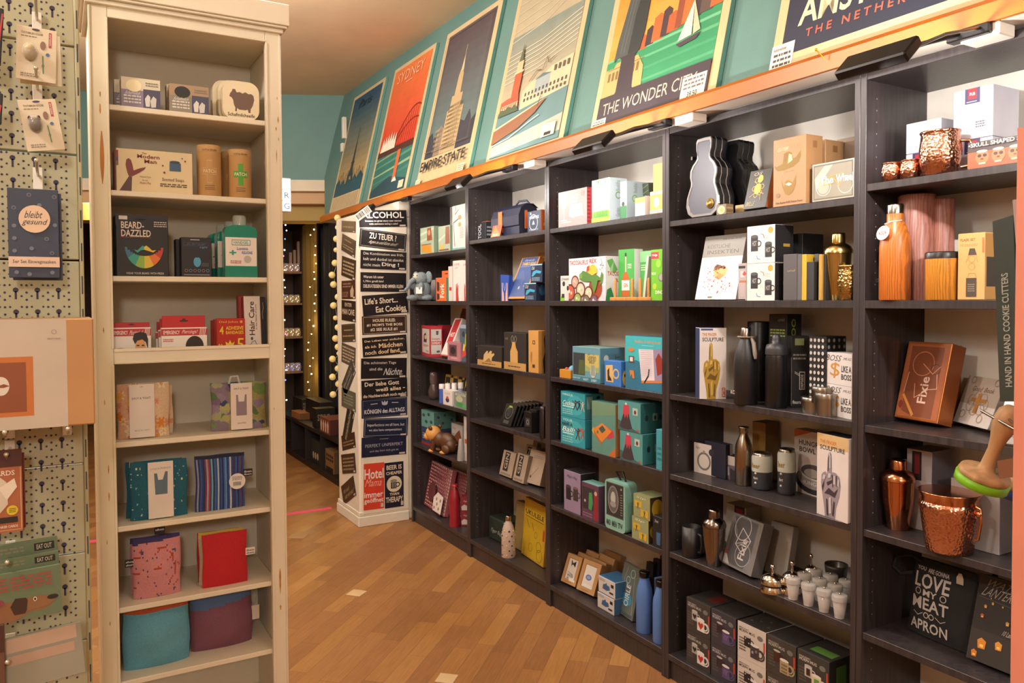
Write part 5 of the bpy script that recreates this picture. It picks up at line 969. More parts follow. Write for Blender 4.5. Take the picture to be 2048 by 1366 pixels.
cart('C', 1, 'tacosaurus_box', 'large white box reading TACOSAURUS REX with a green taco dinosaur', 'gift box', 1138, 1211, 518, .01, .07, 'd0cacc', f=TACO, r=[P('5a9a50', .1, .9, .5, .95, .9, .7, .6, .6, .3, .75), T(.15, .56, .95, .66, 'TACOS', 'b02018'), T(.7, .42, .95, .5, 'R', 'b02018'), P('2f7a44', 0, 0, .1, .25, .4, .3, .6, .1, .5, 0), P('8ab880', .3, .7, .6, .9, .5, .6)], side='c4c4c0')
GIN = [R(0, 0, 1, 1, '3f9a44'), R(.42, .86, .53, .93, '2a221e'), R(.435, .56, .515, .86, 'c0a890'), P('b05a20', .22, .04, .22, .42, .40, .56, .55, .56, .72, .42, .72, .04), R(.22, .2, .72, .40, 'd8d4cc'), T(.34, .26, .62, .34, 'GIN', 'a8482c'), E(.47, .06, .24, .03, '6a6a64'), N(.6, .62, .85, .72, 3, 'd8e4d0')]
cart('C', 1, 'bottle_book', 'green box with a picture of an amber spirits bottle, white side', 'book', 1237, 1268, 500, .045, .045, '3f9a44', f=GIN, side='d4d4d0')
cart('C', 1, 'bottle_book', 'second green book with pale top strip behind the wooden pegs', 'book', 1280, 1304, 503, .06, .04, '3f9a44', f=[R(0, .78, 1, 1, '7ab880'), N(.1, .6, .7, .74, 3, 'b8dab0')], side='cfd8cc')
cart('C', 1, 'chopstick_box', 'slim white and green box slanting before the second green book', 'gift box', 1284, 1288.5, 512, .03, .02, 'c8d0c4', lean=0)
for o in list(COL.objects):
    if o.name.startswith('chopstick_box'): o.matrix_world = o.matrix_world @ Matrix.Rotation(math.radians(9), 4, 'Y')
cart('C', 1, 'dino_kit_box', 'bright green box with red badge at the right panel of the middle bookcase', 'gift box', 1302, 1330, 500, .01, .03, '6ab02a', f=[R(0, .82, .6, .95, 'b83048'), T(.08, .86, .5, .92, 'Helga', 'e6d8d8'), C(.8, .45, .22, '6a6a6a'), C(.8, .46, .17, '9a9a98'), C(.3, .28, .16, 'a0c030'), T(.35, .13, .95, .2, 'DINO', 'e0ecd0'), T(.05, .5, .4, .56, 'WOW', 'd8e8c8'), E(.6, .72, .2, .08, '8aca3a')])
def rack():
    z = SH['C'][1]; A = spot(1219, z, .004); B_ = spot(1301, z, .004); w = B_.x-A.x; e = empty('wooden_stand', (A.x, .004, z+.0005)); wd = M('b8803f', .5, kind='grain')
    b = MB(); b.box(0, 0, 0, w, .03, .014, wd, .002); b.build('base', e)
    for x in (1229, 1263, 1279, 1296): xx = spot(x, z, .015).x-A.x; b = MB(); b.lathe([(.0062, .014), (.0062, .080), (.004, .086), (0, .088)], wd, (xx, .015, 0), 12); b.build('peg', e)
    tag(e, 'small wooden stand with four upright pegs before the green books', 'stand')
rack()
cart('C', 2, 'wood_block_game', 'small orange wooden tray with red and blue pieces', 'game', 1119, 1141, 738, .02, .05, 'c08428', extra=lambda b, w, D, h: (b.ball((w*.35, D*.4, h), .010, 'b83a2a'), b.ball((w*.8, D*.5, h), (.022, .02, .020), '6aa8c8')))
WIN = [R(0, 0, 1, .13, '3a7488'), R(.03, .18, .47, .82, '31373c'), P('4a5a34', .22, .2, .26, .62, .44, .62, .46, .2), R(.47, .3, .97, .80, 'b8a860'), P('8aa070', .47, .3, .47, .5, .7, .4, .97, .45, .97, .3), T(.57, .62, .86, .82, 'Gherkin', '2c4a50', 1), TI(.6, .54, .84, .62, 'WINE SET', '2c4a50'), E(.76, .30, .10, .16, 'b0b4ac'), P('8a9088', .68, .2, .7, .5, .82, .5, .84, .2), T(.02, .06, .3, .11, 'FUNNY SLOW', 'b8d0d8'), T(.4, .03, .6, .1, 'VANITY', 'b8d0d8'), T(.7, .03, .9, .1, 'LIVERY', 'b8d0d8')]
cart('C', 2, 'window_gift_box', 'teal display box with a window showing bottles and a yellow label', 'gift box', 1145, 1200, 692, .01, .13, '5f8fa0', f=WIN, r=[E(.25, .7, .1, .1, 'b8c0c0'), TV(.6, .4, .8, .8, 'SET', '3a5a6a')], side='4f7e90', top='7a9a90')
cart('C', 2, 'mug_gift_box', 'blue box with an orange mug picture', 'gift box', 1209, 1242, 720, .004, .04, '3570b8', f=[P('c8a468', .1, .15, .08, .8, .5, .84, .55, .15), P('2a2220', .2, .2, .18, .6, .3, .72, .3, .4, .4, .3, .45, .2), G(.7, .5, .16, .06, 'c8a468')], r=[E(.5, .35, .3, .3, 'c8a050'), E(.5, .45, .1, .06, K_)], side='2f66a8')
SCU = [R(0, 0, 1, 1, '2a6a88'), P('3aa8b0', 0, .5, 0, 1, 1, 1, 1, .55, .6, .45, .3, .55), T(.26, .86, .92, .93, 'Bamboo Drinking stand', 'd08030', 1), R(.45, .83, .75, .835, 'b8d8d8'), P('cfc4cc', .36, .76, .44, .16, .78, .2, .74, .77), P('8a80a0', .74, .77, .78, .2, 1, .2, 1, .8), P('8a2c24', .85, .3, .8, .6, .88, .72, .98, .6, .96, .35), P('b8744a', .44, .18, .44, .13, 1, .18, 1, .23), L('1c1a1c', .03, .64, .4, .62, .28, .52, .15), E(.16, .74, .09, .04, 'b87840'), R(.1, .5, .24, .62, '5a4038'), R(.13, .52, .21, .6, 'cfc8c0'), P('b87840', .12, .35, .24, .35, .26, .2, .2, .2, .18, .28, .14, .22)]+[L('a8a0a8', .004, .42+.012*(i % 2), .74-.035*i, .72, .75-.035*i) for i in range(14)]
cart('C', 2, 'book_stand_box', 'large teal box with an open book and orange title', 'gift box', 1251, 1327, 671, .01, .06, '2a6a88', f=SCU, side='24586f')
DRK = [R(0, 0, 1, 1, '2a8c9c'), E(.6, .5, .35, .4, '3aa0ac')]
def party(t1, t2, ppl): return DRK+[T(.08, .84, .5, .93, t1, 'a8d4d4'), TI(.06, .46, .62, .64, t2, 'e0e8e4'), R(.08, .38, .55, .43, 'a8d4d4'), N(.08, .08, .5, .32, 3, '8ac4c8')]+ppl
cart('C', 3, 'party_game_box', 'turquoise box with dancers and white script, lower of the stack', 'gift box', 1122, 1170, 1, .01, .06, '1f8494', H=.122, f=party('YOUR', 'Ball!', person(.72, .45, .45, '5a2c30', .05)+person(.9, .5, .4, 'b85040', -.05)+[T(.06, .68, .5, .8, 'HAVE A', '3a3440')]), side='1f7080')
o = cart('C', 3, 'party_game_box', 'turquoise box reading Cocktail with dancers, stacked on top', 'gift box', 1122, 1170, 1, .012, .10, '1f8090', H=.108, f=party('MINGLE', 'Cocktail', person(.62, .5, .42, '4a3038')+person(.78, .52, .4, '23303c')+person(.93, .5, .4, 'b8b0a0')), side='2c6c70', r=[R(.1, .4, .4, .9, '6a9090'), E(.7, .85, .1, .06, K_)]); o.location.z += .1235
cart('C', 3, 'handheld_game_box', 'grey-green box with an orange handheld game picture', 'gift box', 1184, 1231, 801, .008, .05, '4f8078', f=[R(0, 0, 1, 1, '56857c'), P('6a8a70', 0, .7, 0, 1, 1, 1, 1, .8), P('b83a4a', .6, .55, .9, .5, .95, .38, .65, .3), P('cc7c34', .06, .45, .45, .6, .85, .48, .42, .22), P('a8622a', .06, .45, .42, .22, .42, .17, .06, .38), P('3f5248', .30, .48, .46, .56, .60, .48, .44, .40), E(.25, .41, .05, .03, '4a7a4a'), P('b8622a', .7, 0, 1, .18, 1, 0), P('c8a03a', 0, .42, .08, .5, .1, .34)], side='b0703a')
VOL = [R(0, 0, 1, 1, '4f8c8c'), P('3f5a5c', 0, 0, 0, .35, 1, 0), P('3a3238', .08, .12, .30, .72, .44, .72, .64, .12, .5, .06, .2, .06), P('b83a4c', .22, .52, .26, .88, .50, .88, .52, .50, .47, .6, .43, .42, .38, .58, .32, .42, .28, .58), R(.66, .58, .88, .82, 'a8b8b0'), E(.77, .68, .05, .07, '6a2a34'), E(.88, .08, .06, .03, 'b0482a'), E(.37, .92, .05, .04, 'b8c4c0')]
VR = [E(x, .5, .07, .1, '1c2a2c') for x in (.25, .6, .85)]+[R(.5, .4, .7, .65, '6a9a98'), E(.6, .5, .05, .08, '3a2226')]
cart('C', 3, 'volcano_kit_box', 'teal box with a red volcano, lower of the two', 'gift box', 1240, 1285, 1, .004, .12, '3f8284', H=.118, f=VOL, r=VR, side='2f7074')
o = cart('C', 3, 'volcano_kit_box', 'teal box with a red volcano, stacked on the other volcano box', 'gift box', 1236, 1281, 1, .004, .12, '3a7678', H=.116, f=VOL, r=VR, side='285e60'); o.location.z += .1195
cart('C', 3, 'light_blue_box', 'light turquoise box corner at the right panel beside the volcano boxes', 'gift box', 1312, 1328, 858, .006, .05, '3a8e9c', f=[N(.2, .2, .8, .6, 3, '2a6a74')])
cart('C', 4, 'mug_set_box', 'lilac box with two black mug pictures and dark top', 'gift box', 1128, 1161, 938, .01, .08, '8a7a96', f=mugart(.28, .45, .30, '1e1c20', '3a363c')+mugart(.72, .47, .28, '3a3230', '6a5a50')+[TI(.15, .82, .85, .9, 'Magic Mug', '5a4a66')], side='1c191c', top='1c191c')
cart('C', 4, 'fireplace_box', 'purple window box with green and red figures, mint top', 'gift box', 1163, 1197, 962, .006, .06, '56384e', f=[R(.05, .28, .75, .88, '352a30'), P('3f8a54', .42, .3, .45, .75, .62, .78, .68, .5, .6, .28), P('8a2430', .72, .05, .74, .72, .95, .72, .97, .05), E(.84, .78, .08, .06, 'c8a088'), C(.22, .5, .05, 'b8a8a0'), N(.1, .06, .65, .2, 2, '8a6a80')], top='6a9a94', side='4f364c')
def tvbox():
    z = SH['C'][4]; mx, w = frame(z, 1210, 1250, .004, .004, 1, 0, .06); h = fit_h(mx, 956); b = MB(); mt = M('7fb0a4', .35); b.prism(rsq(w, h, w*.14), 0, .06, mt, smooth=False)
    b.art('f', [R(.07, .27, .93, .95, '4a4a48'), R(.1, .29, .9, .93, '2e2c2c'), E(.42, .62, .27, .28, '7a7a78'), E(.42, .62, .23, .25, '5a5856'), E(.42, .64, .12, .14, 'a8a8a4'), E(.42, .52, .15, .06, '8a8a88')]+[R(.78, .35+.05*i, .88, .365+.05*i, '8a8a84') for i in range(9)]+[C(.83, .87, .035, '9a9a94'), T(.1, .08, .3, .19, 'MAD', '3a3a38'), T(.38, .08, .6, .19, 'MEN', '3a3a38'), T(.66, .08, .9, .19, 'TV', '3a3a38')], 0, 0, 0, w, .06, h)
    b.tube([(w*.5, .03, h), (w*.3, .03, h+.03), (w*.62, .03, h+.035), (w*.75, .03, h)], .004, K_)
    tag(b.build('lunch_tin', mx=mx), 'mint green lunch tin shaped like an old television', 'tin')
tvbox()
BIE = [R(0, 0, 1, 1, '8a9068'), TI(.12, .82, .8, .93, 'Sip', 'c8c8a8'), R(.08, .45, .5, .72, 'c0a030')]+person(.28, .5, .3, '2a2622')+[R(.45, .08, .9, .4, 'c0a030')]+person(.68, .2, .32, '2a2622')
cart('C', 4, 'shot_glass_box', 'green and yellow cartoon box with little men, lower of two', 'gift box', 1264, 1297, 1, .006, .07, '7a805a', H=.088, f=BIE, r=[R(0, 0, 1, 1, '3a2c1a'), E(.4, .5, .3, .3, 'a88a2a')])
o = cart('C', 4, 'shot_glass_box', 'green and yellow cartoon box, stacked on its twin', 'gift box', 1267, 1300, 1, .006, .09, '7a805a', H=.088, f=BIE, r=[R(0, 0, 1, 1, '3a2c1a'), E(.4, .5, .3, .4, 'b8982a')]); o.location.z += .0895
cart('C', 4, 'dark_glass_box', 'black box with a pale blue glass print at the right panel', 'gift box', 1305, 1327, 1030, .006, .05, '16161a', f=[TI(.2, .8, .6, .9, 'Shot', 'a8a8b0'), P('3a5a80', .4, .1, .38, .5, .8, .5, .75, .1)])
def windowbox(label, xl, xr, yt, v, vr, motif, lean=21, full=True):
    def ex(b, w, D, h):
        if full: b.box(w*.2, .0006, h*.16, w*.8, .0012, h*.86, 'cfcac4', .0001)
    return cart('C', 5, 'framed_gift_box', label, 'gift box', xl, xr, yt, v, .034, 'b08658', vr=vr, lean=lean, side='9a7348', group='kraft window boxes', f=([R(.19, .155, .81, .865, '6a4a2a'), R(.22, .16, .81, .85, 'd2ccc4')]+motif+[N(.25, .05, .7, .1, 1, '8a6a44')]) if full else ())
TUX = [P('26262a', .36, .82, .44, .6, .50, .68, .52, .78, .58, .66, .7, .6, .7, .82, .56, .74, .5, .70, .44, .78), L('26262a', .02, .3, .4, .66, .34), T(.3, .24, .72, .34, 'Willi', '5a5a60'), E(.4, .2, .07, .03, '8a8a90'), R(.5, .12, .9, .19, 'd2ccc4')]
ICE = [E(.5, .48, .16, .09, '5a70b0'), E(.5, .48, .1, .05, '8a9cc8'), P('d8d4d0', .3, .2, .35, .28, .7, .26, .72, .16, .5, .2)]
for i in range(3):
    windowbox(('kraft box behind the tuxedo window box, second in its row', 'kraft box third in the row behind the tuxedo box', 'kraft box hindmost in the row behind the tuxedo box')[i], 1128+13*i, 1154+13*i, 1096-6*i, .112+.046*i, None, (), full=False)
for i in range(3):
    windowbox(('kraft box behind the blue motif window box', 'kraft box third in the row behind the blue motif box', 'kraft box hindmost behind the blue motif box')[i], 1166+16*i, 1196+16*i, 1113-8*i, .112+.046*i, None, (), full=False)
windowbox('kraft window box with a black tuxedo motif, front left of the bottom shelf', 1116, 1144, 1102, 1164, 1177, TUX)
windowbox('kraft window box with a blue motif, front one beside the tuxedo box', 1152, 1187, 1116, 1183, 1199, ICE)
MON = [P('3a5a8a', .25, .3, .3, .6, .38, .62, .5, .75, .52, .62, .66, .6, .7, .38, .5, .26), R(.66, .18, .9, .3, '2a2a30'), R(.76, .6, .92, .8, '1c1a24'), N(.06, .75, .4, .92, 2, '8a8890')]
cart('C', 5, 'blue_monster_box', 'small white box with blue hand figure, lower of two, blue top', 'gift box', 1195, 1228, 1, 1213, .09, 'c4beba', H=.066, vr=1232, f=MON, side='3a5f88', top='33648f')
o = cart('C', 5, 'blue_monster_box', 'small white box with blue hand figure and blue top, upper one', 'gift box', 1197, 1230, 1, 1213, .10, 'c4beba', H=.068, vr=1232, f=MON, side='33648f', top='33648f'); o.location.z += .0675
cart('C', 5, 'drink_kit_bag', 'clear upright bag with blue and white printing and an orange motif', 'gift pack', 1230, 1264, 1122, 1222, .02, M('5f6a66', .15, al=.93), vr=1246, lean=13, f=[G(.6, .85, .12, .02, '8ac0d0'), G(.4, .7, .1, .02, '9ab8c8'), E(.5, .33, .28, .13, '3a8ab0'), TV(.38, .2, .62, .62, 'OIRLE', 'c8d4d8'), P('c8703a', 0, .0, .04, .3, .12, .34, .16, .1, .22, .02), N(.3, .02, .9, .08, 2, '3a4040'), L('b8c4c4', .01, .9, .1, .7, .9), L('a8b4b4', .01, .1, .4, .3, .95)])
for i in range(3): cart('C', 5, 'black_card_pack', 'dark flat pack, %s from the left behind the blue bottles' % ORD[i], 'pack', 1284+13*i, 1298+13*i, 1122-6*i, .13+.02*i, .02, '1c1820', lean=6, group='dark packs behind the blue bottles', f=[R(0, .6, 1, .68, 'a8983a')] if i == 1 else ())
BLUEB = M('5378b8', .45)
bp = [('body', BLUEB, [(.96, 0), (1, .015), (1, .60), (.93, .70), (.66, .83), (.56, .90)]), ('cap', M('35322f', .25, .9), [(.60, .90), (.66, .905), (.66, .985), (.6, 1), (0, 1)])]
turned('blue_bottle', 'matt light blue drinking bottle with dark steel cap, full one in view', 'bottle', SH['C'][5], 1289, 33, 1142, 1262, bp, group='light blue bottles')
turned('blue_bottle', 'matt light blue drinking bottle cut by the bookcase panel', 'bottle', SH['C'][5], 1322, 33, 1160, 1283, bp, group='light blue bottles')
cart('C', 5, 'bottle_sleeve', 'light blue flat box corner behind the right blue bottle', 'box', 1308, 1327, 1155, .10, .05, '5f80b0')
# ---- bookcase with the guitar tin
def gcase(label, x0, x1, yt, v, col, emblem, ins):
    z = SH['D'][0]; A = spot(x0, z, v); B_ = spot(x1, z, v); w = B_.x-A.x; mx = Matrix.Translation((A.x, v, z+.0005)) @ Matrix.Rotation(-math.radians(2), 4, 'X')
    h = fit_h(mx, yt, w*.55)
    half = [(0, 0), (.30, .0), (.44, .05), (.50, .14), (.49, .24), (.43, .33), (.375, .40), (.37, .45), (.405, .52), (.40, .60), (.33, .67), (.24, .715), (.195, .75), (.19, .80), (.225, .86), (.235, .96), (.20, .995), (.0, 1.0)]
    pts = [(w*(.5+x), h*y) for x, y in half] + [(w*(.5-x), h*y) for x, y in half[::-1][1:-1]]
    def sc(P_, f): cx, cz = w*.5, h*.42; return [(cx+(x-cx)*(1-f), cz+(y-cz)*(1-f*.6)) for x, y in P_]
    e = empty('guitar_tin', (0, 0, 0)); e.matrix_world = mx; d = .075
    b = MB(); b.prism(pts, .004, d, col); b.build('case', e)
    b = MB(); o = sc(pts, .03); i = sc(pts, .13); n = len(pts)
    V = [(x, 0, y) for x, y in o]+[(x, 0, y) for x, y in i]+[(x, .0042, y) for x, y in pts]+[(x, .002, y) for x, y in sc(pts, .16)]
    edge = M('8a8684', .3, .6) if emblem else M('2c2c2e', .3, .3)
    b.add(V, [(k, (k+1) % n, n+(k+1) % n, n+k) for k in range(n)]+[(2*n+k, 2*n+(k+1) % n, (k+1) % n, k) for k in range(n)]+[(n+k, n+(k+1) % n, 3*n+(k+1) % n, 3*n+k) for k in range(n)], edge)
    b.add([(x, .002, y) for x, y in sc(pts, .16)], [tuple(range(n))], ins)
    for q in (.022, .05): b.tube([(x, q, y) for x, y in [((p[0]-w*.5)*1.012+w*.5, p[1]) for p in pts+pts[:1]]], .0016, edge, 5)
    b.build('lid', e)
    if emblem:
        b = MB(); b.lathe([(w*.11, 0), (w*.11, .0012), (0, .0014)], M('c0a060', .3, .8), seg=24); b.lathe([(w*.075, .0014), (w*.075, .002), (0, .002)], M('a08040', .3, .8), seg=24)
        b.tf(Matrix.Translation((w*.74, 0, h*.155)) @ Matrix.Rotation(PI/2, 4, 'X')); b.build('emblem', e)
        b = MB(); [b.box(-.004, .02, h*q, .004, .04, h*q+.014, M('b8b4b0', .2, 1), .001) for q in (.26, .76)]; b.build('latch', e)
    tag(e, label, 'tin')
gcase('grey guitar case shaped tin with a round gold emblem', 1371, 1437, 275, .02, M('1c1b1e', .25, .2), True, M('3f3d48', .5))
gcase('black guitar case shaped tin standing behind the grey one', 1425, 1492, 282, .115, M('141416', .25, .2), False, M('1a1a1c', .3, .2))
def dcart(s, name, label, cat, *a, **k): return cart('D', s, name, label, cat, *a, **k)
dcart(0, 'soap_block_box', 'small brown box with a pale oval window in front of the guitar tins', 'gift box', 1433, 1452, 410, .004, .035, '8a7452', f=[R(0, 0, 1, 1, '6a5a44'), E(.5, .45, .4, .42, 'b8a888'), E(.55, .45, .18, .22, 'c8943a')], r=[R(.1, .55, .9, .7, 'b09a78'), N(.1, .2, .9, .45, 2, '5a4a34')])
dcart(0, 'soap_block_box', 'small brown box at the back between guitar tin and black book', 'gift box', 1470, 1488, 411, .06, .035, 'a89468')
dcart(0, 'bottle_book_black', 'black leaning book with gold flourish ornament and orange pages', 'book', 1486, 1531, 343, .02, .03, '35322f', lean=15, side='a8602c', f=[R(.03, .03, .97, .97, '35322f')]+[G(.5+.17*math.cos(i*1.1), .55+.22*math.sin(i*1.1), .08, .018, 'c0a040') for i in range(6)]+[E(.5, .5, .16, .14, 'b8962e'), E(.55, .75, .12, .1, 'c8a840'), TI(.2, .85, .6, .93, 'OS', 'b8a890'), TI(.1, .08, .5, .18, 'BELLE', 'a89a70'), L('c0a040', .02, .2, .3, .5, .45, .8, .35), L('b09030', .02, .3, .7, .6, .55, .7, .2)])
KERL = [TI(.12, .82, .5, .87, 'GUTER', 'd8b898'), T(.55, .82, .88, .88, 'KERL', 'a0744c', 1), P('80600f', .04, .62, .12, .60, .30, .63, .34, .78, .48, .80, .58, .77, .62, .68, .72, .70, .85, .78, .86, .70, .80, .62, .62, .56, .34, .53, .16, .53, .08, .56), P('7a5a18', .34, .66, .36, .76, .46, .78, .42, .66), P('f0dc90', .46, .62, .5, .76, .58, .74, .6, .66), P('8a661a', .26, .40, .32, .30, .36, .28, .38, .36, .46, .38, .54, .36, .62, .33, .66, .38, .72, .44, .70, .30, .62, .20, .50, .15, .40, .17, .30, .28),  # palest gold patch on the hat crown is a painted highlight
        P('e0caa8', .38, .32, .5, .34, .6, .31, .5, .29), L('c89a70', .008, .3, .52, .34, .42), L('8a6040', .01, .38, .5, .46, .505), L('8a6040', .01, .56, .5, .64, .51), C(.16, .17, .06, '8a6a50'), T(.10, .04, .92, .07, 'Das Beste FUR Deine Faser', '5a3c26'), G(.45, .95, .06, .01, 'b08860')]
dcart(0, 'beard_care_box', 'large kraft box with a cut-out golden cowboy hat and beard', 'gift box', 1546, 1611, 282, .004, .075, 'a87c54', f=KERL, side='b0855a', r=[R(.4, .82, .66, .92, '9a6c42'), N(.3, .45, .85, .58, 3, '9a7048')])
dcart(0, 'beard_care_box', 'kraft box partly hidden behind the cowboy box', 'gift box', 1622, 1650, 284, .10, .085, 'b0855a', r=[R(.4, .82, .66, .92, '8a6038'), N(.3, .45, .85, .58, 3, '8a6440')])
dcart(0, 'beard_care_box', 'grey brown box at the back right of the guitar tin shelf', 'gift box', 1672, 1715, 280, .19, .07, '8f7a64')
THE = [R(.03, .04, .97, .96, '6a6656'), R(.06, .08, .94, .92, '8a8476'), P('a8a498', .06, .6, .3, .92, .5, .92, .1, .3), G(.28, .36, .17, .012, 'd8d4cc'), G(.8, .36, .17, .012, 'c8c4bc'), C(.28, .36, .14, 'a8a494'), L('c0a020', .012, .44, .62, .74, .66, .66, .34, .5, .6), L('c0a020', .012, .28, .4, .46, .64, .52, .44, .30, .40), T(.2, .44, .52, .64, 'The', 'e6e4dc'), T(.58, .44, .98, .64, 'Wheel', 'e6e4dc')]
dcart(0, 'bicycle_glass_box', 'silver box with a yellow bicycle frame and white letters The', 'gift box', 1624, 1715, 330, .004, .05, M('b8b4ac', .3, .5), f=THE, vr=.004)
INS = [R(0, 0, 1, 1, 'e4dfda'), R(0, .66, 1, 1, '8a8680'), T(.10, .80, .66, .86, 'KOSTLICHE', '5e5a56', 1), T(.12, .71, .88, .77, 'INSEKTEN', '5e5a56', 1), N(.45, .92, .9, .95, 1, '6a6662')]
_q = random.Random(8)
INS += [P('c8a060', .38, .36, .34, .48, .50, .52, .70, .48, .66, .38, .54, .32), P('b0824a', .40, .34, .52, .30, .64, .37, .52, .40)]+[C(.5+.24*(_q.random()-.5), .50+.05*(_q.random()-.5), .022, '6a3a22') for _ in range(22)]+[C(.48+.6*(_q.random()-.5), .33+.38*(_q.random()-.5), .012, 'a83a30') for _ in range(34)]+[C(.35+.5*_q.random(), .08+.2*_q.random(), .018, 'a8342c') for _ in range(7)]+[R(.36, .012, .41, .04, 'b03a3a'), R(.41, .012, .47, .04, '2f7a5c')]
dcart(1, 'insect_cookbook', 'white leaning book titled in thin capitals with a spilled bowl of insects', 'book', 1390, 1471, 474, .03, .018, 'd8d4cf', f=INS, lean=13)
dcart(1, 'glass_vial_box', 'small clear box with a glass bottle picture before the mug boxes', 'gift box', 1476, 1494, 527, .01, .04, M('b0a4a4', .2, al=.92), f=[R(.05, .86, .8, .93, '2a2628'), R(.25, .62, .75, .8, 'b8b4b4'), R(.15, .48, .9, .54, 'a8684c'), R(.2, .1, .85, .48, 'a89a9c'), R(0, 0, .8, .04, K_), P('b8404a', .5, .7, .7, .8, .9, .72, .7, .66)])
MUG = [R(0, 0, 1, 1, 'd2cdc8')]+[C(.85, .86, .09, 'b8923a')]+mugart(.27, .52, .26, '28262a', '4a484c', 1.4)+mugart(.78, .33, .24, '28262a', '4a484c', 1.4)+[L('c0473a', .015, .5, .78, .6, .75, .63, .66), L('3a8ac0', .015, .5, .1, .38, .12, .36, .2), T(.2, .46, .36, .6, 'HOT', 'a8a49c'), T(.7, .27, .85, .4, 'HOT', 'a8a49c')]+[L('8a8680', .008, .7+.06*i, .62, .71+.06*i, .74) for i in range(3)]
for i in range(2):
    o = dcart(1, 'heat_mug_box', ('white and black box with two black mugs, lower of two', 'white and black box with two black mugs, on top of its twin')[i], 'gift box', 1494, 1549, 535, .006, .085, 'cdc8c4', H=.118, f=MUG, side='232124', top='232124', r=[R(.45, .42, .8, .5, 'a88a30')]); o.location.z += .119*i
dcart(1, 'heat_mug_box', 'black box behind the two mug boxes', 'gift box', 1575, 1604, 469, .12, .10, '1c1a1c', r=[TI(.3, .35, .7, .45, 'ninja', 'a08a40')])
for i, (a, c, yt, v, col, lb) in enumerate(((1566, 1593, 509, .004, '4e4a4c', 'thick charcoal book with a small gold title, first in the row'), (1593.6, 1602, 509, .006, '57565a', 'slim grey spine next to the thick charcoal book'), (1602.6, 1612, 509, .008, 'c09a2e', 'gold spined book in the middle of the row'),
                                           (1612.6, 1627, 524, .010, '2a2a2c', 'low black book right of the gold spine'), (1627.6, 1636, 508, .03, '4a4c4e', 'grey book standing behind the low black one'), (1636.6, 1643, 509, .012, 'a8853a', 'narrow gold edged book beside the shaker'), (1643.5, 1650, 509, .02, '2c2a2c', 'black book closest to the gold shaker'))):
    dcart(1, 'book', lb, 'book', a, c, yt, v, .10, col, f=[TI(.3, .62, .9, .67, 'und', 'a08a50')] if i == 0 else (), group='books beside the gold shaker')
GOLD = M('cdb070', .2, 1)
turned('cocktail_shaker', 'polished gold cocktail shaker with rounded shoulder', 'shaker', SH['D'][1], 1676, 54, 466, .06, [('body', GOLD, [(.62, 0), (.64, .01), (.9, .45), (.98, .66), (1.0, .69)]), ('top', GOLD, [(1.03, .695), (1.02, .74), (.86, .80), (.52, .845), (.46, .85)]), ('cap', GOLD, [(.50, .85), (.50, .965), (.44, .995), (0, 1)])])
def handle(mat, rr=.0035, out=1.0, a=0, z0=.2, z1=.8, dx=.55):
    def f(e, r, h):
        b = MB(); c, s = math.cos(a), math.sin(a); P_ = [(r*.97, h*z0), (r*(1+dx*.7), h*(z0+.02)), (r*(1+dx), h*(z0+z1)/2), (r*(1+dx*.7), h*(z1-.02)), (r*.97, h*z1)]
        Q = []
        for i in range(len(P_)-1):
            for t in (0, .33, .66): Q.append((P_[i][0]+(P_[i+1][0]-P_[i][0])*t, P_[i][1]+(P_[i+1][1]-P_[i][1])*t))
        Q.append(P_[-1]); b.tube([(x*c, x*s, z) for x, z in Q], rr, mat, 8); b.build('handle', e)
    return f
MUGP = [(.72, 0), (.84, .03), (1, .35), (1.02, .55), (.94, .85), (.92, .93), (.98, .97), (.98, 1), (.92, 1), (.86, .9), (.9, .5), (.7, .06), (0, .05)]
turned('moscow_mug', 'gold hammered mug at the right panel in front of the shaker', 'mug', SH['D'][1], 1697, 42, 531, .03, [('cup', M('c0a468', .2, 1, 'hammered'), MUGP)])
# third shelf
def finger(c1, c2, c3): return [P(c1, .28, 0, .25, .12, .19, .26, .14, .40, .16, .50, .28, .55, .34, .52, .35, .68, .37, .77, .43, .80, .48, .77, .49, .68, .50, .56, .62, .56, .74, .52, .78, .42, .74, .28, .64, .14, .61, 0), E(.25, .47, .09, .065, c1),
    P(c2, .36, .56, .37, .72, .39, .74, .39, .56), P(c2, .33, .42, .52, .47, .54, .44, .36, .38), P(c2, .50, .53, .52, .38, .545, .38, .53, .53), P(c2, .63, .53, .65, .40, .67, .40, .66, .53), P(c2, .26, .28, .40, .36, .58, .32, .70, .38, .60, .26, .42, .28), P(c2, .34, .02, .32, .22, .36, .22, .40, .02), P(c2, .52, .04, .56, .22, .6, .2, .57, .03), P(c2, .18, .36, .26, .44, .25, .38, .2, .3),
    P(c3, .42, .6, .43, .76, .46, .76, .46, .6), E(.42, .77, .025, .02, c3), P(c3, .55, .42, .56, .52, .61, .52, .62, .42), P(c3, .68, .42, .7, .5, .74, .48, .73, .4), P(c3, .42, .05, .42, .24, .48, .26, .5, .06), P(c3, .2, .45, .24, .51, .3, .5, .28, .45), P(c3, .38, .48, .4, .54, .48, .54, .47, .49)]
FT = [T(.10, .885, .64, .93, 'THE FINGER', 'b8642c'), T(.10, .81, .90, .865, 'SCULPTURE', '2e2a30')]
dcart(2, 'finger_sculpture_box', 'white box reading THE FINGER SCULPTURE with a golden hand, blue side', 'gift box', 1399, 1452, 656, 798, .075, 'd2c8c4', f=[R(0, 0, 1, 1, 'd4ccc8'), R(.05, .965, .5, .99, '3a4270')]+FT+finger('a8862c', '6a4e18', 'c8a850')+[R(.84, .03, .96, .16, 'b82a2c'), TV(.86, .04, .94, .15, 'BITTEN', 'ddd2cc')], side='2c3358', top='3a4270')
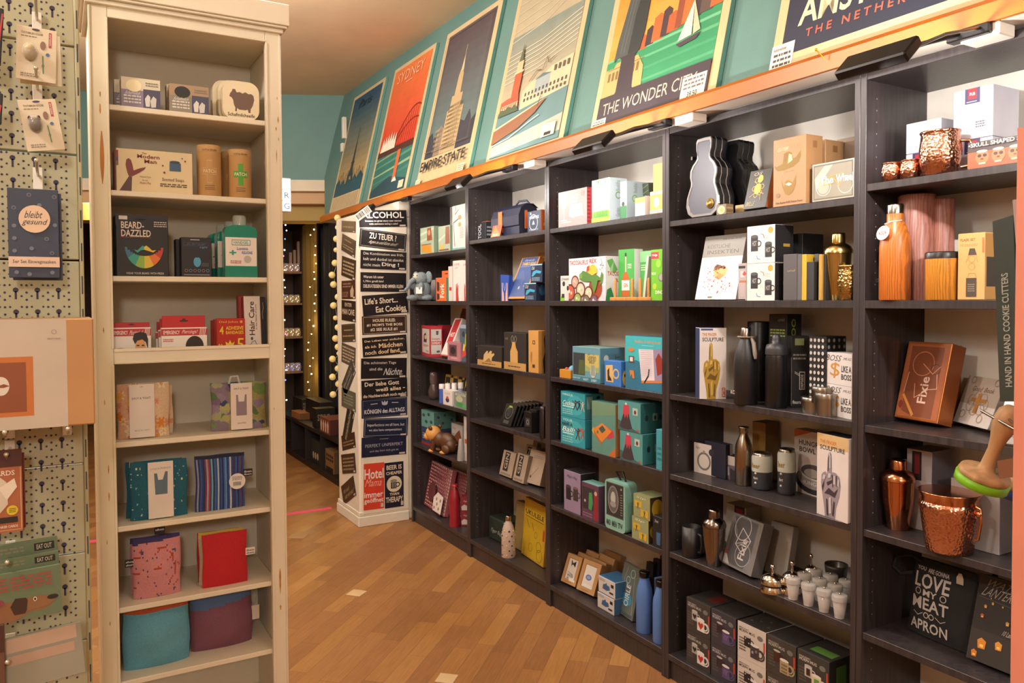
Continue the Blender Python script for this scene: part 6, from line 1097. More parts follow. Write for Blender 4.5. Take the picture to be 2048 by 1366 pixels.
turned('water_bottle', 'matt black rounded water bottle with steel cap and strap', 'bottle', SH['D'][2], 1491, 46, 655, 808, [('body', M('1a191b', .42), [(.93, 0), (1, .012), (1, .55), (.93, .64), (.72, .76), (.46, .86)]), ('cap', M('a09890', .22, 1), [(.42, .86), (.42, .985), (.36, 1), (0, 1)])],
       extra=lambda e, r, h: (MB().lathe([(r*.48, h*.862), (r*.72, h*.872), (r*.72, h*.885), (r*.44, h*.882)], M('8a7c70', .5), cap=False).tube([(r*.6, -.0, h*.87), (r*1.0, -.004, h*.80), (r*1.25, -.008, h*.66), (r*1.30, -.008, h*.60)], [.004, .007, .007, .004], M('7d7268', .6), 6).build('strap', e),
                              MB().art('f', [T(0, 0, 1, 1, 'KOOR', 'b8b0ac')], -r*.9, -r*.86, h*.13, r*.05, 0, h*.18).tf(Matrix.Rotation(.1, 4, 'Z')).build('lettering', e)))
turned('bottle_tube', 'plain black cylinder box behind the steel capped bottle', 'tube', SH['D'][2], 1516, 42, 643, .14, [('body', M('18171a', .35), [(1, 0), (1, .99), (.97, 1), (0, 1)])])
dcart(2, 'bottle_box', 'tall black box with small green text behind the sport bottle', 'gift box', 1537, 1573, 628, .13, .07, '1e1e1c', f=[N(.08, .74, .9, .84, 3, '8a9a40'), TI(.5, .92, .9, .96, 'camelz', '8a8a86')], r=[TV(.3, .5, .6, .95, 'YOLOO', '9aaa40')])
turned('sport_bottle', 'matt black straight sport bottle with a carry loop lid', 'bottle', SH['D'][2], 1552, 42, 669, 815, [('body', M('161517', .3), [(.93, 0), (1, .01), (1, .68), (.95, .72)]), ('lid', M('2a292c', .45), [(1.02, .725), (1.02, .80), (.9, .86), (.42, .88), (.40, .93), (.34, .98), (.2, 1), (0, 1)])],
       extra=lambda e, r, h: MB().tube([(-r*.95, 0, h*.73), (-r*1.15, 0, h*.78), (-r*1.05, 0, h*.84), (-r*.8, 0, h*.86)], .003, M('232225', .45)).build('loop', e))
FIG = [R(.2, .87, .72, .965, '8a9a6a'), N(.1, .66, .85, .76, 2, '8a8a86'), L('c8c4c0', .02, .2, .5, .5, .46, .7, .47), L('c8c4c0', .02, .2, .48, .5, .44), R(.46, .25, .78, .50, 'c8c4c0'), R(.49, .26, .75, .49, '19191b'), TV(.54, .27, .7, .46, 'CHUP FLASCHE', 'c8c4c0'), T(.08, .05, .6, .10, 'fisura.', 'c0bcb8'), L('c8c4c0', .015, .0, .02, .0, .7)]
dcart(2, 'flask_box', 'black box with a line drawn flask and green label reading fisura', 'gift box', 1582, 1617, 672, 815, .05, '19191b', f=FIG)
dcart(2, 'dotted_box', 'black box covered with rows of white drop dots', 'gift box', 1617, 1652, 672, .06, .09, '1a1a1c', f=[E(.12+.24*i, .95-.085*j, .07, .024, 'b8b4b0') for i in range(4) for j in range(11)], r=[E(.12+.24*i, .95-.085*j, .06, .024, '98948f') for i in range(4) for j in range(11)])
ALU = M('9a948c', .28, 1)
tn = [('body', ALU, [(1, 0), (1, .72)]), ('lid', ALU, [(1.04, .72), (1.04, .97), (1.0, 1), (.9, .985), (0, .985)])]
turned('candle_tin', 'round silver tin, lower front one beside the boss mug boxes', 'tin', SH['D'][2], 1627, 46, 794, 824, tn, group='round silver tins')
turned('candle_tin', 'round silver tin set further back at the right of the lower front one', 'tin', SH['D'][2], 1654, 46, 786, .045, tn, group='round silver tins')
o = turned('candle_tin', 'round silver tin stacked on top of the lower tins', 'tin', SH['D'][2], 1645, 42, 796, .05, tn, group='round silver tins'); o.location.z += .034
BOSS = [R(0, 0, 1, 1, 'c8c2c0'), TI(.08, .74, .66, .93, 'BOSS', '2a2628'), TI(.70, .80, .98, .88, 'MUG', '3a3638'), TI(.22, .2, .60, .70, '$', 'b8843a'), T(.64, .42, .98, .62, 'LIKE A', '3a3638'), T(.64, .18, .98, .36, 'BOSS', '3a3638')]
for i in range(2):
    o = dcart(2, 'boss_mug_box', ('white box reading BOSS with a gold dollar sign, lower one', 'white box reading BOSS with a gold dollar sign, upper one')[i], 'gift box', 1657, 1716, 1, 828, .06, 'c4bebc', H=.0925, vr=842, f=BOSS); o.location.z += .0932*i
# fourth shelf
RING = [R(0, 0, 1, 1, 'ccc4c0'), G(.46, .42, .27, .06, '6a6866'), G(.46, .42, .31, .02, 'a8a4a0'), R(.42, .68, .5, .78, '8a8684'), C(.80, .76, .12, '2c2e44'), TI(.08, .8, .3, .88, 'Ego', '6a6664')]
dcart(3, 'ring_box', 'white square box with a steel ring picture and dark blue side', 'gift box', 1388, 1432, 884, 943, .035, 'c4bcb8', vr=954, f=RING, side='1f2134', top='1f2134')
dcart(3, 'ring_box', 'dark blue and white box behind the ring box', 'gift box', 1409, 1451, 881, .11, .035, '1f2134', r=[R(.6, 0, 1, 1, 'b0aab0')])
dcart(3, 'dark_photo_box', 'small box with a black and white photo beside the steel bottle', 'gift box', 1443, 1472, 908, 955, .04, '23222c', vr=963, f=[R(0, .62, 1, 1, 'b0a8a4'), R(0, 0, 1, .62, '5a5660'), P('a09aa4', .3, .1, .35, .5, .5, .55, .55, .2), P('2a2830', .6, 0, .6, .5, 1, .4, 1, 0)])
turned('steel_bottle', 'brushed stainless steel drinking bottle with narrow neck', 'bottle', SH['D'][3], 1487, 34, 852, 969, [('body', M('9a8c7c', .28, 1, 'brushed'), [(.93, 0), (1, .012), (1, .58), (.93, .68), (.62, .80), (.46, .86), (.44, .88)]), ('cap', M('a09484', .25, 1, 'brushed'), [(.5, .885), (.5, .95), (.60, .96), (.60, .99), (0, 1)])])
dcart(3, 'brown_carton', 'orange-brown carton standing at the back behind the beer glasses', 'carton', 1504, 1530, 842, .19, .07, '7d5c24', side='6a4c1e', top='3a2a14')
BEERP = [('can', M('35373c', .35), [(.8, 0), (.92, .03), (.98, .07), (.98, .50)]), ('sleeve', M('b0b4aa', .45), [(.985, .50), (.985, .87), (.9, .93)]), ('rim', ALU, [(.9, .93), (.86, .955), (.86, 1), (.8, 1), (.8, .97), (0, .965)])]
def beer(e, r, h):
    b = MB(); V, Fs = text_mesh('Beer'); a0 = -2.05
    b.add([(r*math.cos(a0+1.0*x), r*math.sin(a0+1.0*x), h*(.60+.13*y)) for x, y in V], Fs, '8a6a2a'); V, Fs = text_mesh('Bart')
    b.add([(r*math.cos(a0+.3+.5*x), r*math.sin(a0+.3+.5*x), h*(.30+.07*y)) for x, y in V], Fs, 'b8b4aa'); b.ball((r*math.cos(-1.5)*.97, r*math.sin(-1.5)*.97, h*.2), .004, 'c0bcb4'); b.ball((r*math.cos(-1.5)*.97, r*math.sin(-1.5)*.97, h*.46), .004, 'c0bcb4'); b.build('print', e)
turned('beer_candle', 'pale and dark grey can reading Beer, front left one', 'can', SH['D'][3], 1524, 41, 905, 978, BEERP, extra=beer, group='cans reading Beer')
turned('beer_candle', 'pale and dark grey can reading Beer, standing further back', 'can', SH['D'][3], 1573, 36, 897, .13, BEERP, extra=beer, group='cans reading Beer')
HUN = [R(0, 0, 1, 1, 'b8aca4'), P('a8582c', 0, .87, 0, 1, .6, 1), T(.16, .77, .9, .85, 'HUNGRY', '2a2224'), T(.18, .66, .7, .74, 'BOWL', '2a2224'), E(.62, .22, .58, .20, '2c2a2c'), E(.64, .27, .52, .17, '8a8684'), E(.66, .38, .50, .14, 'b8b2ae'), E(.66, .38, .42, .11, '4a4646'), E(.60, .35, .26, .07, '9a9490'), T(.25, .16, .95, .22, 'HUNGRY', 'c8c0bc')]
dcart(3, 'dog_bowl_box', 'white box reading HUNGRY BOWL with a steel bowl picture and orange corner', 'gift box', 1588, 1650, 857, 981, .05, 'b0a49c', vr=1000, f=HUN)
dcart(3, 'finger_sculpture_box', 'white box reading THE FINGER SCULPTURE with a silver hand', 'gift box', 1636, 1698, 865, 1027, .06, 'c8bcb8', vr=1049, f=[R(0, 0, 1, 1, 'ccc2be'), R(0, .84, 1, 1, 'c0a070')]+FT+finger('8a8088', '3a3038', 'b8b0b4'), top='161416')
# fifth shelf
turned('black_mug', 'plain matt black mug at the left end of the shelf', 'mug', SH['D'][4], 1383, 38, 1052, 1112, [('cup', M('1a191a', .4), [(.95, 0), (1, .02), (1, 1), (.93, 1), (.92, .08), (0, .06)])], extra=handle(M('1a191a', .4), .005, a=0))
GUN = M('857a72', .18, 1)
SHK = lambda m: [('body', m, [(.62, 0), (.64, .01), (.92, .42), (.98, .66), (1.0, .69)]), ('top', m, [(1.03, .695), (1.02, .74), (.86, .80), (.52, .845), (.46, .85)]), ('cap', m, [(.50, .85), (.50, .965), (.44, .995), (0, 1)])]
turned('cocktail_shaker', 'dark gunmetal cocktail shaker beside the black mug', 'shaker', SH['D'][4], 1428, 46, 1018, 1130, SHK(GUN))
dcart(4, 'white_label_carton', 'grey white carton with a dark red label behind the silver bicycle box', 'carton', 1452, 1492, 1005, .19, .07, 'a8a29c', f=[R(.42, .56, .92, 1, '2a1c28'), R(.5, .66, .84, .95, '8a1c24')])
FX = [R(.04, .03, .96, .97, '6a6868'), P('4a4a4c', .10, .12, .10, .95, .86, .95, .86, .30, .70, .05, .3, .05), G(.42, .78, .26, .02, 'a8a8a8'), G(.60, .30, .24, .02, '8a8a8a'), L('b8b8b8', .02, .42, .78, .75, .60, .60, .30, .3, .45, .42, .78), L('a8a8a8', .015, .3, .45, .75, .6), TV(.46, .20, .66, .60, 'Fixie', 'b8b4b0'), L('989898', .01, .1, .9, .3, .6), P('a8a4a0', .04, .03, .04, .3, .25, .03), R(.05, .2, .12, .3, '8a3a34')]
dcart(4, 'bicycle_cutter_box', 'silver leaning box with a clear window showing a bicycle shape, word Fixie', 'gift box', 1443, 1501, 1024, 1132, .045, M('8a8886', .3, .4), vr=1162, lean=17, f=FX, side=M('6a6866', .4, .3))
dcart(4, 'bicycle_cutter_box', 'plain grey box leaning behind the silver bicycle box', 'gift box', 1528, 1572, 1040, .13, .03, '8c877f', lean=12)
CHR = M('c8bcb0', .14, 1)
bell = [('base', CHR, [(1.0, 0), (1.0, .10), (.92, .16), (.86, .22)]), ('band', M('1c1a1a', .4), [(.84, .22), (.84, .30)]), ('dome', CHR, [(1.0, .30), (.98, .40), (.82, .54), (.50, .64), (.2, .68)]), ('button', CHR, [(.12, .68), (.08, .86), (.20, .88), (.22, .95), (.1, 1), (0, 1)])]
for lb, x, w_, yt, v in (('chrome desk bell in front of the shot glass packs', 1545, 48, 1129, 1182), ('chrome desk bell partly hidden behind the front one', 1584, 44, 1122, .06), ('chrome desk bell at the back of the shelf', 1622, 34, 1108, .15)):
    turned('desk_bell', lb, 'bell', SH['D'][4], x, w_, yt, v, bell, group='chrome desk bells')
SG = M('e4dcd6', .08, al=.36)
for i in range(4):
    for j in range(3):
        x = 1586+31*i+22*j; v = .025+.06*j
        if x > 1690+4*j: continue
        z = SH['D'][4]; P0 = spot(x, z, v); r = .0205; mx = Matrix.Translation((P0.x, v, z+.0006))
        if P0.x > 3.155: continue
        if i+j == 0:
            sg = empty('shot_glass_pack', mx.translation)
            MB().lathe([(.014, 0), (.0145, .004), (.021, .056), (.0195, .056), (.0135, .010), (0, .008)], SG, seg=16).build('glass', sg)
            b = MB(); b.lathe([(.0222, .050), (.0225, .064), (.020, .067), (0, .067)], M('b8b2ac', .12, al=.6), seg=16); b.build('lid', sg); b = MB(); b.ball((0, 0, .069), .004, CHR, 8, 6); b.build('knob', sg)
            tag(sg, 'clear capped shot glass at the front left of the glass rows', 'glass', 'capped shot glasses')
        else: twin(sg, mx.translation, 'clear capped shot glass, %s from the left in the %s row' % (('first', 'second', 'third', 'fourth')[i], ('front', 'middle', 'back')[j]))
turned('dark_bowl', 'dark round bowl behind the shot glasses at the right panel', 'bowl', SH['D'][4], 1672, 44, 1128, .2, [('bowl', M('35322f', .3), [(.5, 0), (.8, .3), (1, .9), (1, 1), (.94, .95), (.5, .2), (0, .15)])])
# bottom shelf: mug boxes
def mbox(c, m1, m2, txt, inner): return [R(0, 0, 1, 1, c), T(.06, .83, .42, .87, 'MAGIC', txt), T(.06, .74, .62, .82, 'MORPH MUG', txt), E(.80, .76, .10, .07, '6a6864'), R(.92, .40, .97, .70, 'b83a28'), N(.06, .2, .3, .6, 5, '55504c')]+mugart(.36, .52, .24, m1, 'a8a49c', 1.1)+[G(.36, .52, .0, .0, m1)]+[G(.82, .30, .13, .04, m2)]+mugart(.62, .32, .30, m2, 'cfcac4', 1.1)+inner
HRT = lambda x, y, s, k: [P(k, x, y-s, x-s, y+s*.3, x-s*.9, y+s*.8, x-s*.4, y+s, x, y+s*.55, x+s*.4, y+s, x+s*.9, y+s*.8, x+s, y+s*.3)]
cols = [(1373, 1420, 1262+60, 1336, '35312f', '9a9690', 'c8c4c0', 'a8a4a0', HRT(.36, .5, .08, '1a1a1a')+HRT(.62, .3, .11, 'b02a24'), 'red heart'), (1422, 1471, 1340, 1352, '34313a', '2a1a22', '4a4468', 'a8a4a8', [TI(.52, .25, .72, .4, 'mr', '8a5a9a')], 'violet'),
        (1475, 1531, 1355, 1375, 'bcb4ac', '1a1a1c', '3a3234', '3a3634', [C(.3, .6, .02, 'b8b4b0'), C(.42, .5, .02, 'b8b4b0'), C(.55, .3, .04, '8a8aa0'), C(.68, .36, .04, '7a6a6a')], 'star pattern black'), (1533, 1591, 1374, 1398, '38342f', '3a1c14', '9a8a6a', 'a8a49a', [N(.52, .15, .72, .42, 3, '6a5a3a')], 'beige'),
        (1594, 1657, 1396, 1424, '33312d', 'b0aca4', 'c0b89a', 'b8b4ac', [R(.3, .42, .42, .6, '3a1a14'), R(.55, .15, .7, .42, '5a8a3a')], 'green screen')]
for xa, xb, ya, yb, c, m1, m2, tx, inn, nm in cols:
    z = SH['D'][5]
    for j in range(2):
        A, B_ = on(xa, ya, 2, z), on(xb, yb, 2, z); A.z = B_.z = z
        Wd = BX['D']+.7805; B_.x = min(B_.x, Wd-.001); A.y = B_.y = .018; A = Vector((spot(xa, z, .018).x, .018, z)); B_ = Vector((min(spot(xb, z, .018).x, Wd), .018, z))
        w = B_.x-A.x; b = MB(); H_ = .118; b.box(0, 0, 0, w, .13, H_, c, .0012, {'r': M('2a2826'), 'l': M('2a2826'), 't': M('2a2826')}); b.art('f', mbox(c, m1, m2, tx, inn), 0, 0, 0, w, .13, H_)
        if nm == 'green screen': b.art('r', [R(.25, .3, .6, .8, '4f7a34')], 0, 0, 0, w, .13, H_); b.art('t', [R(.2, .2, .9, .5, '4f7a34')], 0, 0, 0, w, .13, H_)
        if nm[0] == 's': b.art('t', [C(.2+.2*i, .3+.15*(i % 3), .04, '55504c') for i in range(4)], 0, 0, 0, w, .13, H_)
        if nm[0] == 'r': b.art('t', [R(.5, .3, .9, .8, '5a1c18')], 0, 0, 0, w, .13, H_)
        tag(b.build('morph_mug_box', loc=(A.x, A.y, z+.0005+j*.1187)), 'box picturing mugs with %s design, %s in its stack' % (nm, ('lower', 'upper')[j]), 'gift box', 'stacked mug boxes')
# ---- nearest bookcase
def ecart(s, name, label, cat, *a, **k): return cart('E', s, name, label, cat, *a, **k)
COP = M('d0967c', .2, 1, 'hammered'); COPS = M('cf8e68', .16, 1)
turned('copper_mug', 'tiny hammered copper mug at the left end of the top shelf', 'mug', SH['E'][0], 1783, 38, 327, .03, [('cup', COP, MUGP)], extra=handle(M('c8a858', .2, 1), .0022, a=2.6), group='hammered copper mugs')
turned('copper_mug', 'tiny hammered copper mug between the other small one and the big one', 'mug', SH['E'][0], 1822, 40, 321, .035, [('cup', COP, MUGP)], extra=handle(COPS, .0022, a=1.2), group='hammered copper mugs')
turned('copper_mug', 'large hammered copper mug with rolled rim', 'mug', SH['E'][0], 1880, 76, 264, .04, [('cup', COP, MUGP)], extra=handle(COPS, .0042, a=.35, z0=.15, z1=.75), group='hammered copper mugs')
LB = [R(.30, .60, .70, 1, '3c3458'), R(.40, .70, .62, .96, 'b8202a'), T(.44, .78, .58, .84, 'RB', 'ddd0d0'), R(.36, .64, .64, .66, 'b8b0c0')]
WB = 'c0bec8'
for i in range(2):
    o = ecart(0, 'white_carton', ('white carton with red and navy label, lower left one behind the mugs', 'plain white carton stacked at left behind the mugs')[i], 'carton', 1811, 1881, 1, .12, .09, WB, H=.083, f=[R(.2, .0, .6, 1, '3c3458'), R(.28, .35, .55, .95, 'b8202a'), R(.3, .15, .55, .2, 'c8c0cc')] if i == 0 else ()); o.location.z += .084*i
    o = ecart(0, 'white_carton', ('white carton with red label, lower right one behind the skull glass pack', 'large white carton with a red and navy label at the top')[i], 'carton', 1905, 1984, 1, .10, .12, WB, H=(.09, .128)[i], f=[x for x in LB] if i == 0 else [R(.30, .70, .68, 1, '3c3458'), R(.38, .79, .60, 1, 'b8202a'), T(.42, .86, .56, .92, 'RB', 'ddd0d0'), R(.34, .73, .60, .745, 'b8b0c0'), R(.56, .18, .84, .36, 'a8a4ae'), N(.58, .2, .82, .34, 3, '5a5660')]); o.location.z += .0912*i
SK = [R(0, 0, 1, 1, '3a2a28'), R(0, 0, 1, .62, '8a4a2c')]
for i in range(6): SK += [E(.22+.24*i, .40, .10, .26, 'a8663e'), E(.18+.24*i, .46, .03, .06, '3a2018'), E(.26+.24*i, .46, .03, .06, '3a2018'), R(.17+.24*i, .14, .27+.24*i, .2, 'e0b890'), R(.2+.24*i, .30, .24+.24*i, .36, '5a3020'), E(.22+.24*i, .62, .08, .05, 'e8d0b0')]
ecart(0, 'skull_glass_pack', 'clear fronted pack of copper skull shot glasses reading SKULL SHAPED SHOT', 'gift box', 1935, 2075, 287, .012, .05, M('4a3430', .2), f=SK+[T(.06, .80, .98, .95, 'SKULL SHAPED SHOT', 'dcd2cc'), C(.04, .87, .012, 'dcd2cc')])
WD = M('c06c2c', .35, kind='woodring'); WD2 = M('a0685a', .4, kind='woodring'); WD3 = M('c8842f', .38, kind='woodring')
turned('wood_bottle', 'wood patterned drinking bottle with steel cap and oval paper tag', 'bottle', SH['E'][1], 1789, 58, 409, .03, [('body', WD, [(.93, 0), (1, .012), (1, .55), (.93, .66), (.74, .76), (.54, .82), (.54, .90)]), ('cap', M('a09890', .22, 1), [(.54, .90), (.54, .985), (.5, 1), (0, 1)])],
       extra=lambda e, r, h: (MB().lathe([(r*.8, 0), (r*.8, .0006)], M('e2dcd8'), sx=1, sy=.62, seg=28).art('t', [T(.2, .35, .8, .62, 'KOOR', '6a3a2a')], -r*.8, -r*.5, 0, r*.8, r*.5, .0007).tf(Matrix.Translation((-r*.25, -r*.98, h*.70)) @ Matrix.Rotation(-.45, 4, 'Z') @ Matrix.Rotation(PI/2-.15, 4, 'X')).build('paper_tag', e), MB().tube([(-r*.2, -r*.9, h*.79), (r*.1, -r*.6, h*.815), (r*.62, -r*.2, h*.825)], .0014, M('ddd6d0')).build('string', e),
                              MB().art('f', [T(0, 0, 1, 1, 'KOOR', '2a1a14')], -r*.95, -r*.86, h*.19, -r*.05, 0, h*.23).tf(Matrix.Rotation(-.42, 4, 'Z')).build('lettering', e)))
for lb, x, w_, yt, v in (('tall reddish wood patterned tube behind the wood bottle', 1831, 68, 391, .13), ('reddish wood patterned tube at the back beside the tallest one', 1883, 44, 399, .17)):
    turned('wood_tube', lb, 'tube', SH['E'][1], x, w_, yt, v, [('body', WD2, [(1, 0), (1, .99), (.97, 1), (0, 1)])], group='wood patterned tubes')
turned('wood_tumbler', 'short orange wood patterned tumbler with black lid', 'cup', SH['E'][1], 1883, 60, 503, .035, [('cup', WD3, [(.93, 0), (.98, .015), (1, .85)]), ('lid', M('1c191a', .35), [(1.03, .85), (1.03, .96), (.98, .985), (.9, .97), (0, .97)])])
ecart(1, 'white_price_box', 'small white box corner behind the tumbler and flask set', 'box', 1903, 1925, 480, .18, .04, 'c8c4c0')
ecart(1, 'flask_set_box', 'tall kraft box reading FLASK SET with cup and bottle outlines', 'gift box', 1914, 1968, 468, .03, .06, 'cfa468', c=.002, f=[T(.10, .88, .66, .92, 'FLASK SET', '6a4a2a'), N(.1, .80, .75, .84, 2, 'a88050'), P('4a3f38', .40, .67, .45, .77, .64, .77, .72, .67), L('a07a4a', .012, .42, .67, .32, .56), L('a07a4a', .012, .68, .67, .76, .56), G(.54, .61, .12, .012, 'a07a4a'), G(.54, .5, .12, .012, 'a07a4a'), L('a07a4a', .012, .40, .34, .44, .40, .66, .40, .70, .34), R(.34, .05, .72, .33, '4a423c'), N(.4, .12, .66, .25, 4, '8a7a68'), R(.92, .7, .99, .92, 'b07038')],
      r=[R(.15, .2, 1, .64, '3a332c')], side='b88a4c')
FXC = [R(.03, .03, .97, .97, 'a05a34'), P('7a4228', .14, .1, .12, .94, .86, .94, .84, .04, .44, .04), G(.45, .72, .24, .016, 'b87a5c'), G(.75, .66, .10, .014, '4a2a20'), L('c89070', .014, .45, .72, .70, .60, .85, .70), L('d8a888', .014, .34, .46, .38, .28, .66, .40, .85, .42, .8, .6), TV(.46, .22, .66, .56, 'Fixie', 'd8b8a8'), P('c8843c', .10, .30, .14, .32, .44, .07, .40, .04), E(.10, .18, .05, .05, '7a2c20'), L('e0c0a8', .012, .12, .34, .16, .6)]
COPB = M('a8622c', .28, .5)
ecart(2, 'bicycle_cutter_box', 'copper coloured leaning box with clear window and the word Fixie', 'gift box', 1788, 1874, 682, 843, .055, COPB, vr=858, lean=14, f=FXC, side=M('8a4c22', .3, .4))
ecart(2, 'bicycle_cutter_box', 'second copper box close behind the Fixie window box', 'gift box', 1830, 1905, 688, .215, .035, M('8a4c22', .3, .4), lean=2)
ecart(2, 'good_book_flask', 'white leaning book-shaped box with a golden cross and the words Good Book', 'gift box', 1910, 1979, 750, 850, .035, 'c8bcb8', vr=868, lean=20, f=[R(0, 0, 1, 1, 'cbc2be'), R(0, .42, 1, 1, 'a89c90'), R(.44, .25, .56, .66, 'a8702a'), R(.30, .48, .72, .56, 'a8702a'), TI(.22, .70, .52, .80, 'Good', '6a4a2a'), TI(.56, .70, .86, .80, 'Book', '6a4a2a')]+[G(.5+.2*math.cos(i*.9), .45+.14*math.sin(i*.9), .10, .01, '8a7a6a') for i in range(7)]+[G(.2, .2, .07, .012, 'a8906a'), G(.7, .16, .07, .012, 'a8906a'), G(.2, .92, .06, .012, '8a7a6a'), G(.85, .92, .06, .012, '8a7a6a')], side='8a857c')
for i in range(2):
    ecart(2, 'white_booklet', ('white booklet with fine print leaning beside the Good Book', 'white booklet lying half behind the first one')[i], 'booklet', 1985+14*i, 2042+14*i, 800-6*i, .01+.02*i, .012, 'd0c8c4', lean=28, f=[N(.15, .45, .85, .6, 2, 'a89a90'), N(.2, .15, .8, .25, 2, '8a8078'), R(.5, .75, .6, .85, 'b8704a')])
turned('cocktail_shaker', 'shiny copper cocktail shaker beside the copper bucket', 'shaker', SH['E'][3], 1795, 62, 917, 1057, SHK(COPS))
ecart(3, 'white_label_carton', 'grey white carton with dark red label behind the copper shaker', 'carton', 1812, 1862, 896, .13, .10, '9a9498', f=[R(0, 0, 1, .62, 'a39da0'), R(.22, .62, .60, .98, '1c1418'), R(.32, .7, .52, .95, '6a1418')], side='75707a')
ecart(3, 'grey_carton', 'large plain grey white carton behind the copper bucket', 'carton', 1900, 1998, 962, .09, .10, '8f8a8a', side='6a666a', H=.172)
BUK = [('bucket', COP, [(.72, 0), (.78, .02), (.86, .35), (.95, .65), (1.0, .76), (.97, .80), (.93, .83)]), ('rim', COPS, [(.93, .83), (.94, .90), (1.02, .985), (1.03, 1), (.99, 1)]), ('lining', M('6a625c', .25, 1), [(.99, .998), (.90, .90), (.85, .5), (.7, .05), (0, .04)])]
def bh(e, r, h):
    for i, a in enumerate((PI*.97, -.05)):
        b = MB(); c, s = math.cos(a), math.sin(a); b.tube([(q*r*c, q*r*s, z*h) for q, z in ((.97, .84), (1.12, .80), (1.14, .60), (1.04, .30), (.95, .28))], .0035, COPS); b.ball((r*1.06*c, r*1.06*s, h*.72), .008, COPS); b.build('handle', e)
turned('copper_bucket', 'hammered copper ice bucket with two ring handles', 'bucket', SH['E'][3], 1898, 112, 982, 1100, BUK, extra=bh)
# apron bag
def apron():
    z = SH['E'][4]; A = on(1790, 1255, 2, z); B_ = on(1916, 1308, 2, z); yaw = math.atan2(B_.y-A.y, B_.x-A.x); w = (B_-A).length; mx = Matrix.Translation((A.x, A.y, z+.002)) @ Matrix.Rotation(yaw, 4, 'Z') @ Matrix.Rotation(-.10, 4, 'X')
    h = fit_h(mx, 1118, w*.3); h = min(h, .262); e = empty('apron_bag'); e.matrix_world = mx; bk = M('131315', .85, kind='cloth'); n = 18; D = .05; b = MB()
    f = lambda u, v: D/2*(max(0, math.sin(PI*u))**.5)*(max(0, math.sin(PI*(.12+.85*v)))**.5)*(1+.06*math.sin(9*u+4*v)+.05*math.sin(13*v))
    xx = lambda u, v: w*(u+.0)+w*.05*(v-.5)*(2*u-1)*-1
    for sg in (-1, 1):
        V = [(xx(i/n, j/n), D/2+sg*f(i/n, j/n)*.9, j/n*h) for j in range(n+1) for i in range(n+1)]; F_ = [(j*(n+1)+i, j*(n+1)+i+1, (j+1)*(n+1)+i+1, (j+1)*(n+1)+i) for j in range(n) for i in range(n)]
        b.add(V, F_ if sg < 0 else [q[::-1] for q in F_], bk, True)
    b.build('bag', e)
    b = MB(); c = 'b0a8a0'; ops = [T(.06, .90, .30, .955, 'YOU', c), T(.36, .89, .90, .955, 'ARE GONNA', c), T(.04, .66, .96, .87, 'LOVE', c), T(.30, .555, .68, .645, 'MY', c), G(.16, .60, .07, .02, c), G(.84, .60, .07, .02, c), T(.02, .36, .98, .53, 'MEAT', c), G(.42, .29, .06, .02, c), G(.56, .29, .06, .02, c), L(c, .015, .08, .30, .2, .26, .32, .31), L(c, .015, .66, .31, .8, .26, .92, .30), T(.0, .06, .98, .21, 'APRON', c)]
    b.art('f', ops, 0, 0, 0, w*.62, .01, h*.92)
    b.v = [(x+w*.06, D/2-f(min(1, (x+w*.06)/w), min(1, z_/h+.05))*.9-.0016, z_+h*.02) for x, y, z_ in b.v]; b.build('print', e)
    b = MB(); b.add([(w*.72, D/2-f(.74, .9)*.9-.003, h*.82), (w*.82, D/2-f(.8, .9)*.9-.003, h*.82), (w*.82, D/2-f(.8, .9)-.003, h*.90), (w*.79, D/2-f(.78, .9)-.003, h*.96), (w*.75, D/2-f(.75, .9)-.003, h*.96), (w*.72, D/2-f(.72, .9)-.003, h*.90)], [(0, 1, 2, 3, 4, 5)], 'b8ac98'); b.build('tag', e)
    b = MB(); b.tube([(w*.15, D*.4, h*.95), (w*.0, D*.2, h*1.0), (-w*.22, D*.1, h*.93), (-w*.26, D*.1, h*.78), (-w*.12, D*.1, h*.72), (w*.05, D*.2, h*.78)], .005, bk, 8); b.build('handle', e)
    tag(e, 'black cloth apron bag reading YOU ARE GONNA LOVE MY MEAT APRON', 'bag')
apron()
LAN = [R(0, 0, 1, 1, '1e1a18'), R(0, 0, 1, .36, '2c2724'), TI(.12, .88, .98, .96, 'WATER', '7a746c'), TI(.08, .76, .98, .87, 'LANTERNS', '9a948a'), L('6a645c', .006, .05, .74, .98, .70), TI(.62, .38, .98, .44, '10 Lanterns', 'b8b0a4')]
for x, y, s_, c in ((.10, .04, .10, 'c87820'), (.20, .15, .15, 'd0832a'), (.55, .20, .12, 'd0903a'), (.16, .50, .06, 'a8581c'), (.2, .62, .05, 'b88a3a'), (.34, .68, .04, 'b8903a'), (.3, .74, .02, 'b8903a'), (.55, .68, .03, 'a87a30'), (.68, .5, .06, 'b08a3a'), (.8, .64, .03, 'b8803a'), (.86, .57, .03, 'b8803a')):
    LAN += [P(c, x, y, x-.02*s_/.1, y+s_*.6, x+s_*.3, y+s_*.85, x+s_, y+s_*.65, x+s_*.95, y+s_*.05), P('f0c060', x+s_*.2, y+s_*.15, x+s_*.2, y+s_*.35, x+s_*.7, y+s_*.35, x+s_*.7, y+s_*.12)]
ecart(4, 'water_lantern_box', 'black leaning box reading WATER LANTERNS with glowing orange paper lanterns', 'gift box', 1932, 2030, 1146, 1322, .04, '1c1816', vr=1362, lean=16, f=LAN)
b = MB(); P0 = on(1925, 1310, 2, SH['E'][4])
for i in range(4): b.tube([(.0+.008*i, .03, .002), (.01+.012*i, .02+.01*i, .07), (-.01+.01*i, .03, .13), (.02, .035, .19+.01*i)], .006, M('17161a', .15), 7)
tag(b.build('gift_ribbon', loc=(P0.x+.005, P0.y+.07, SH['E'][4]+.004)), 'bunch of glossy black wrapping between apron bag and lantern box', 'wrapping')
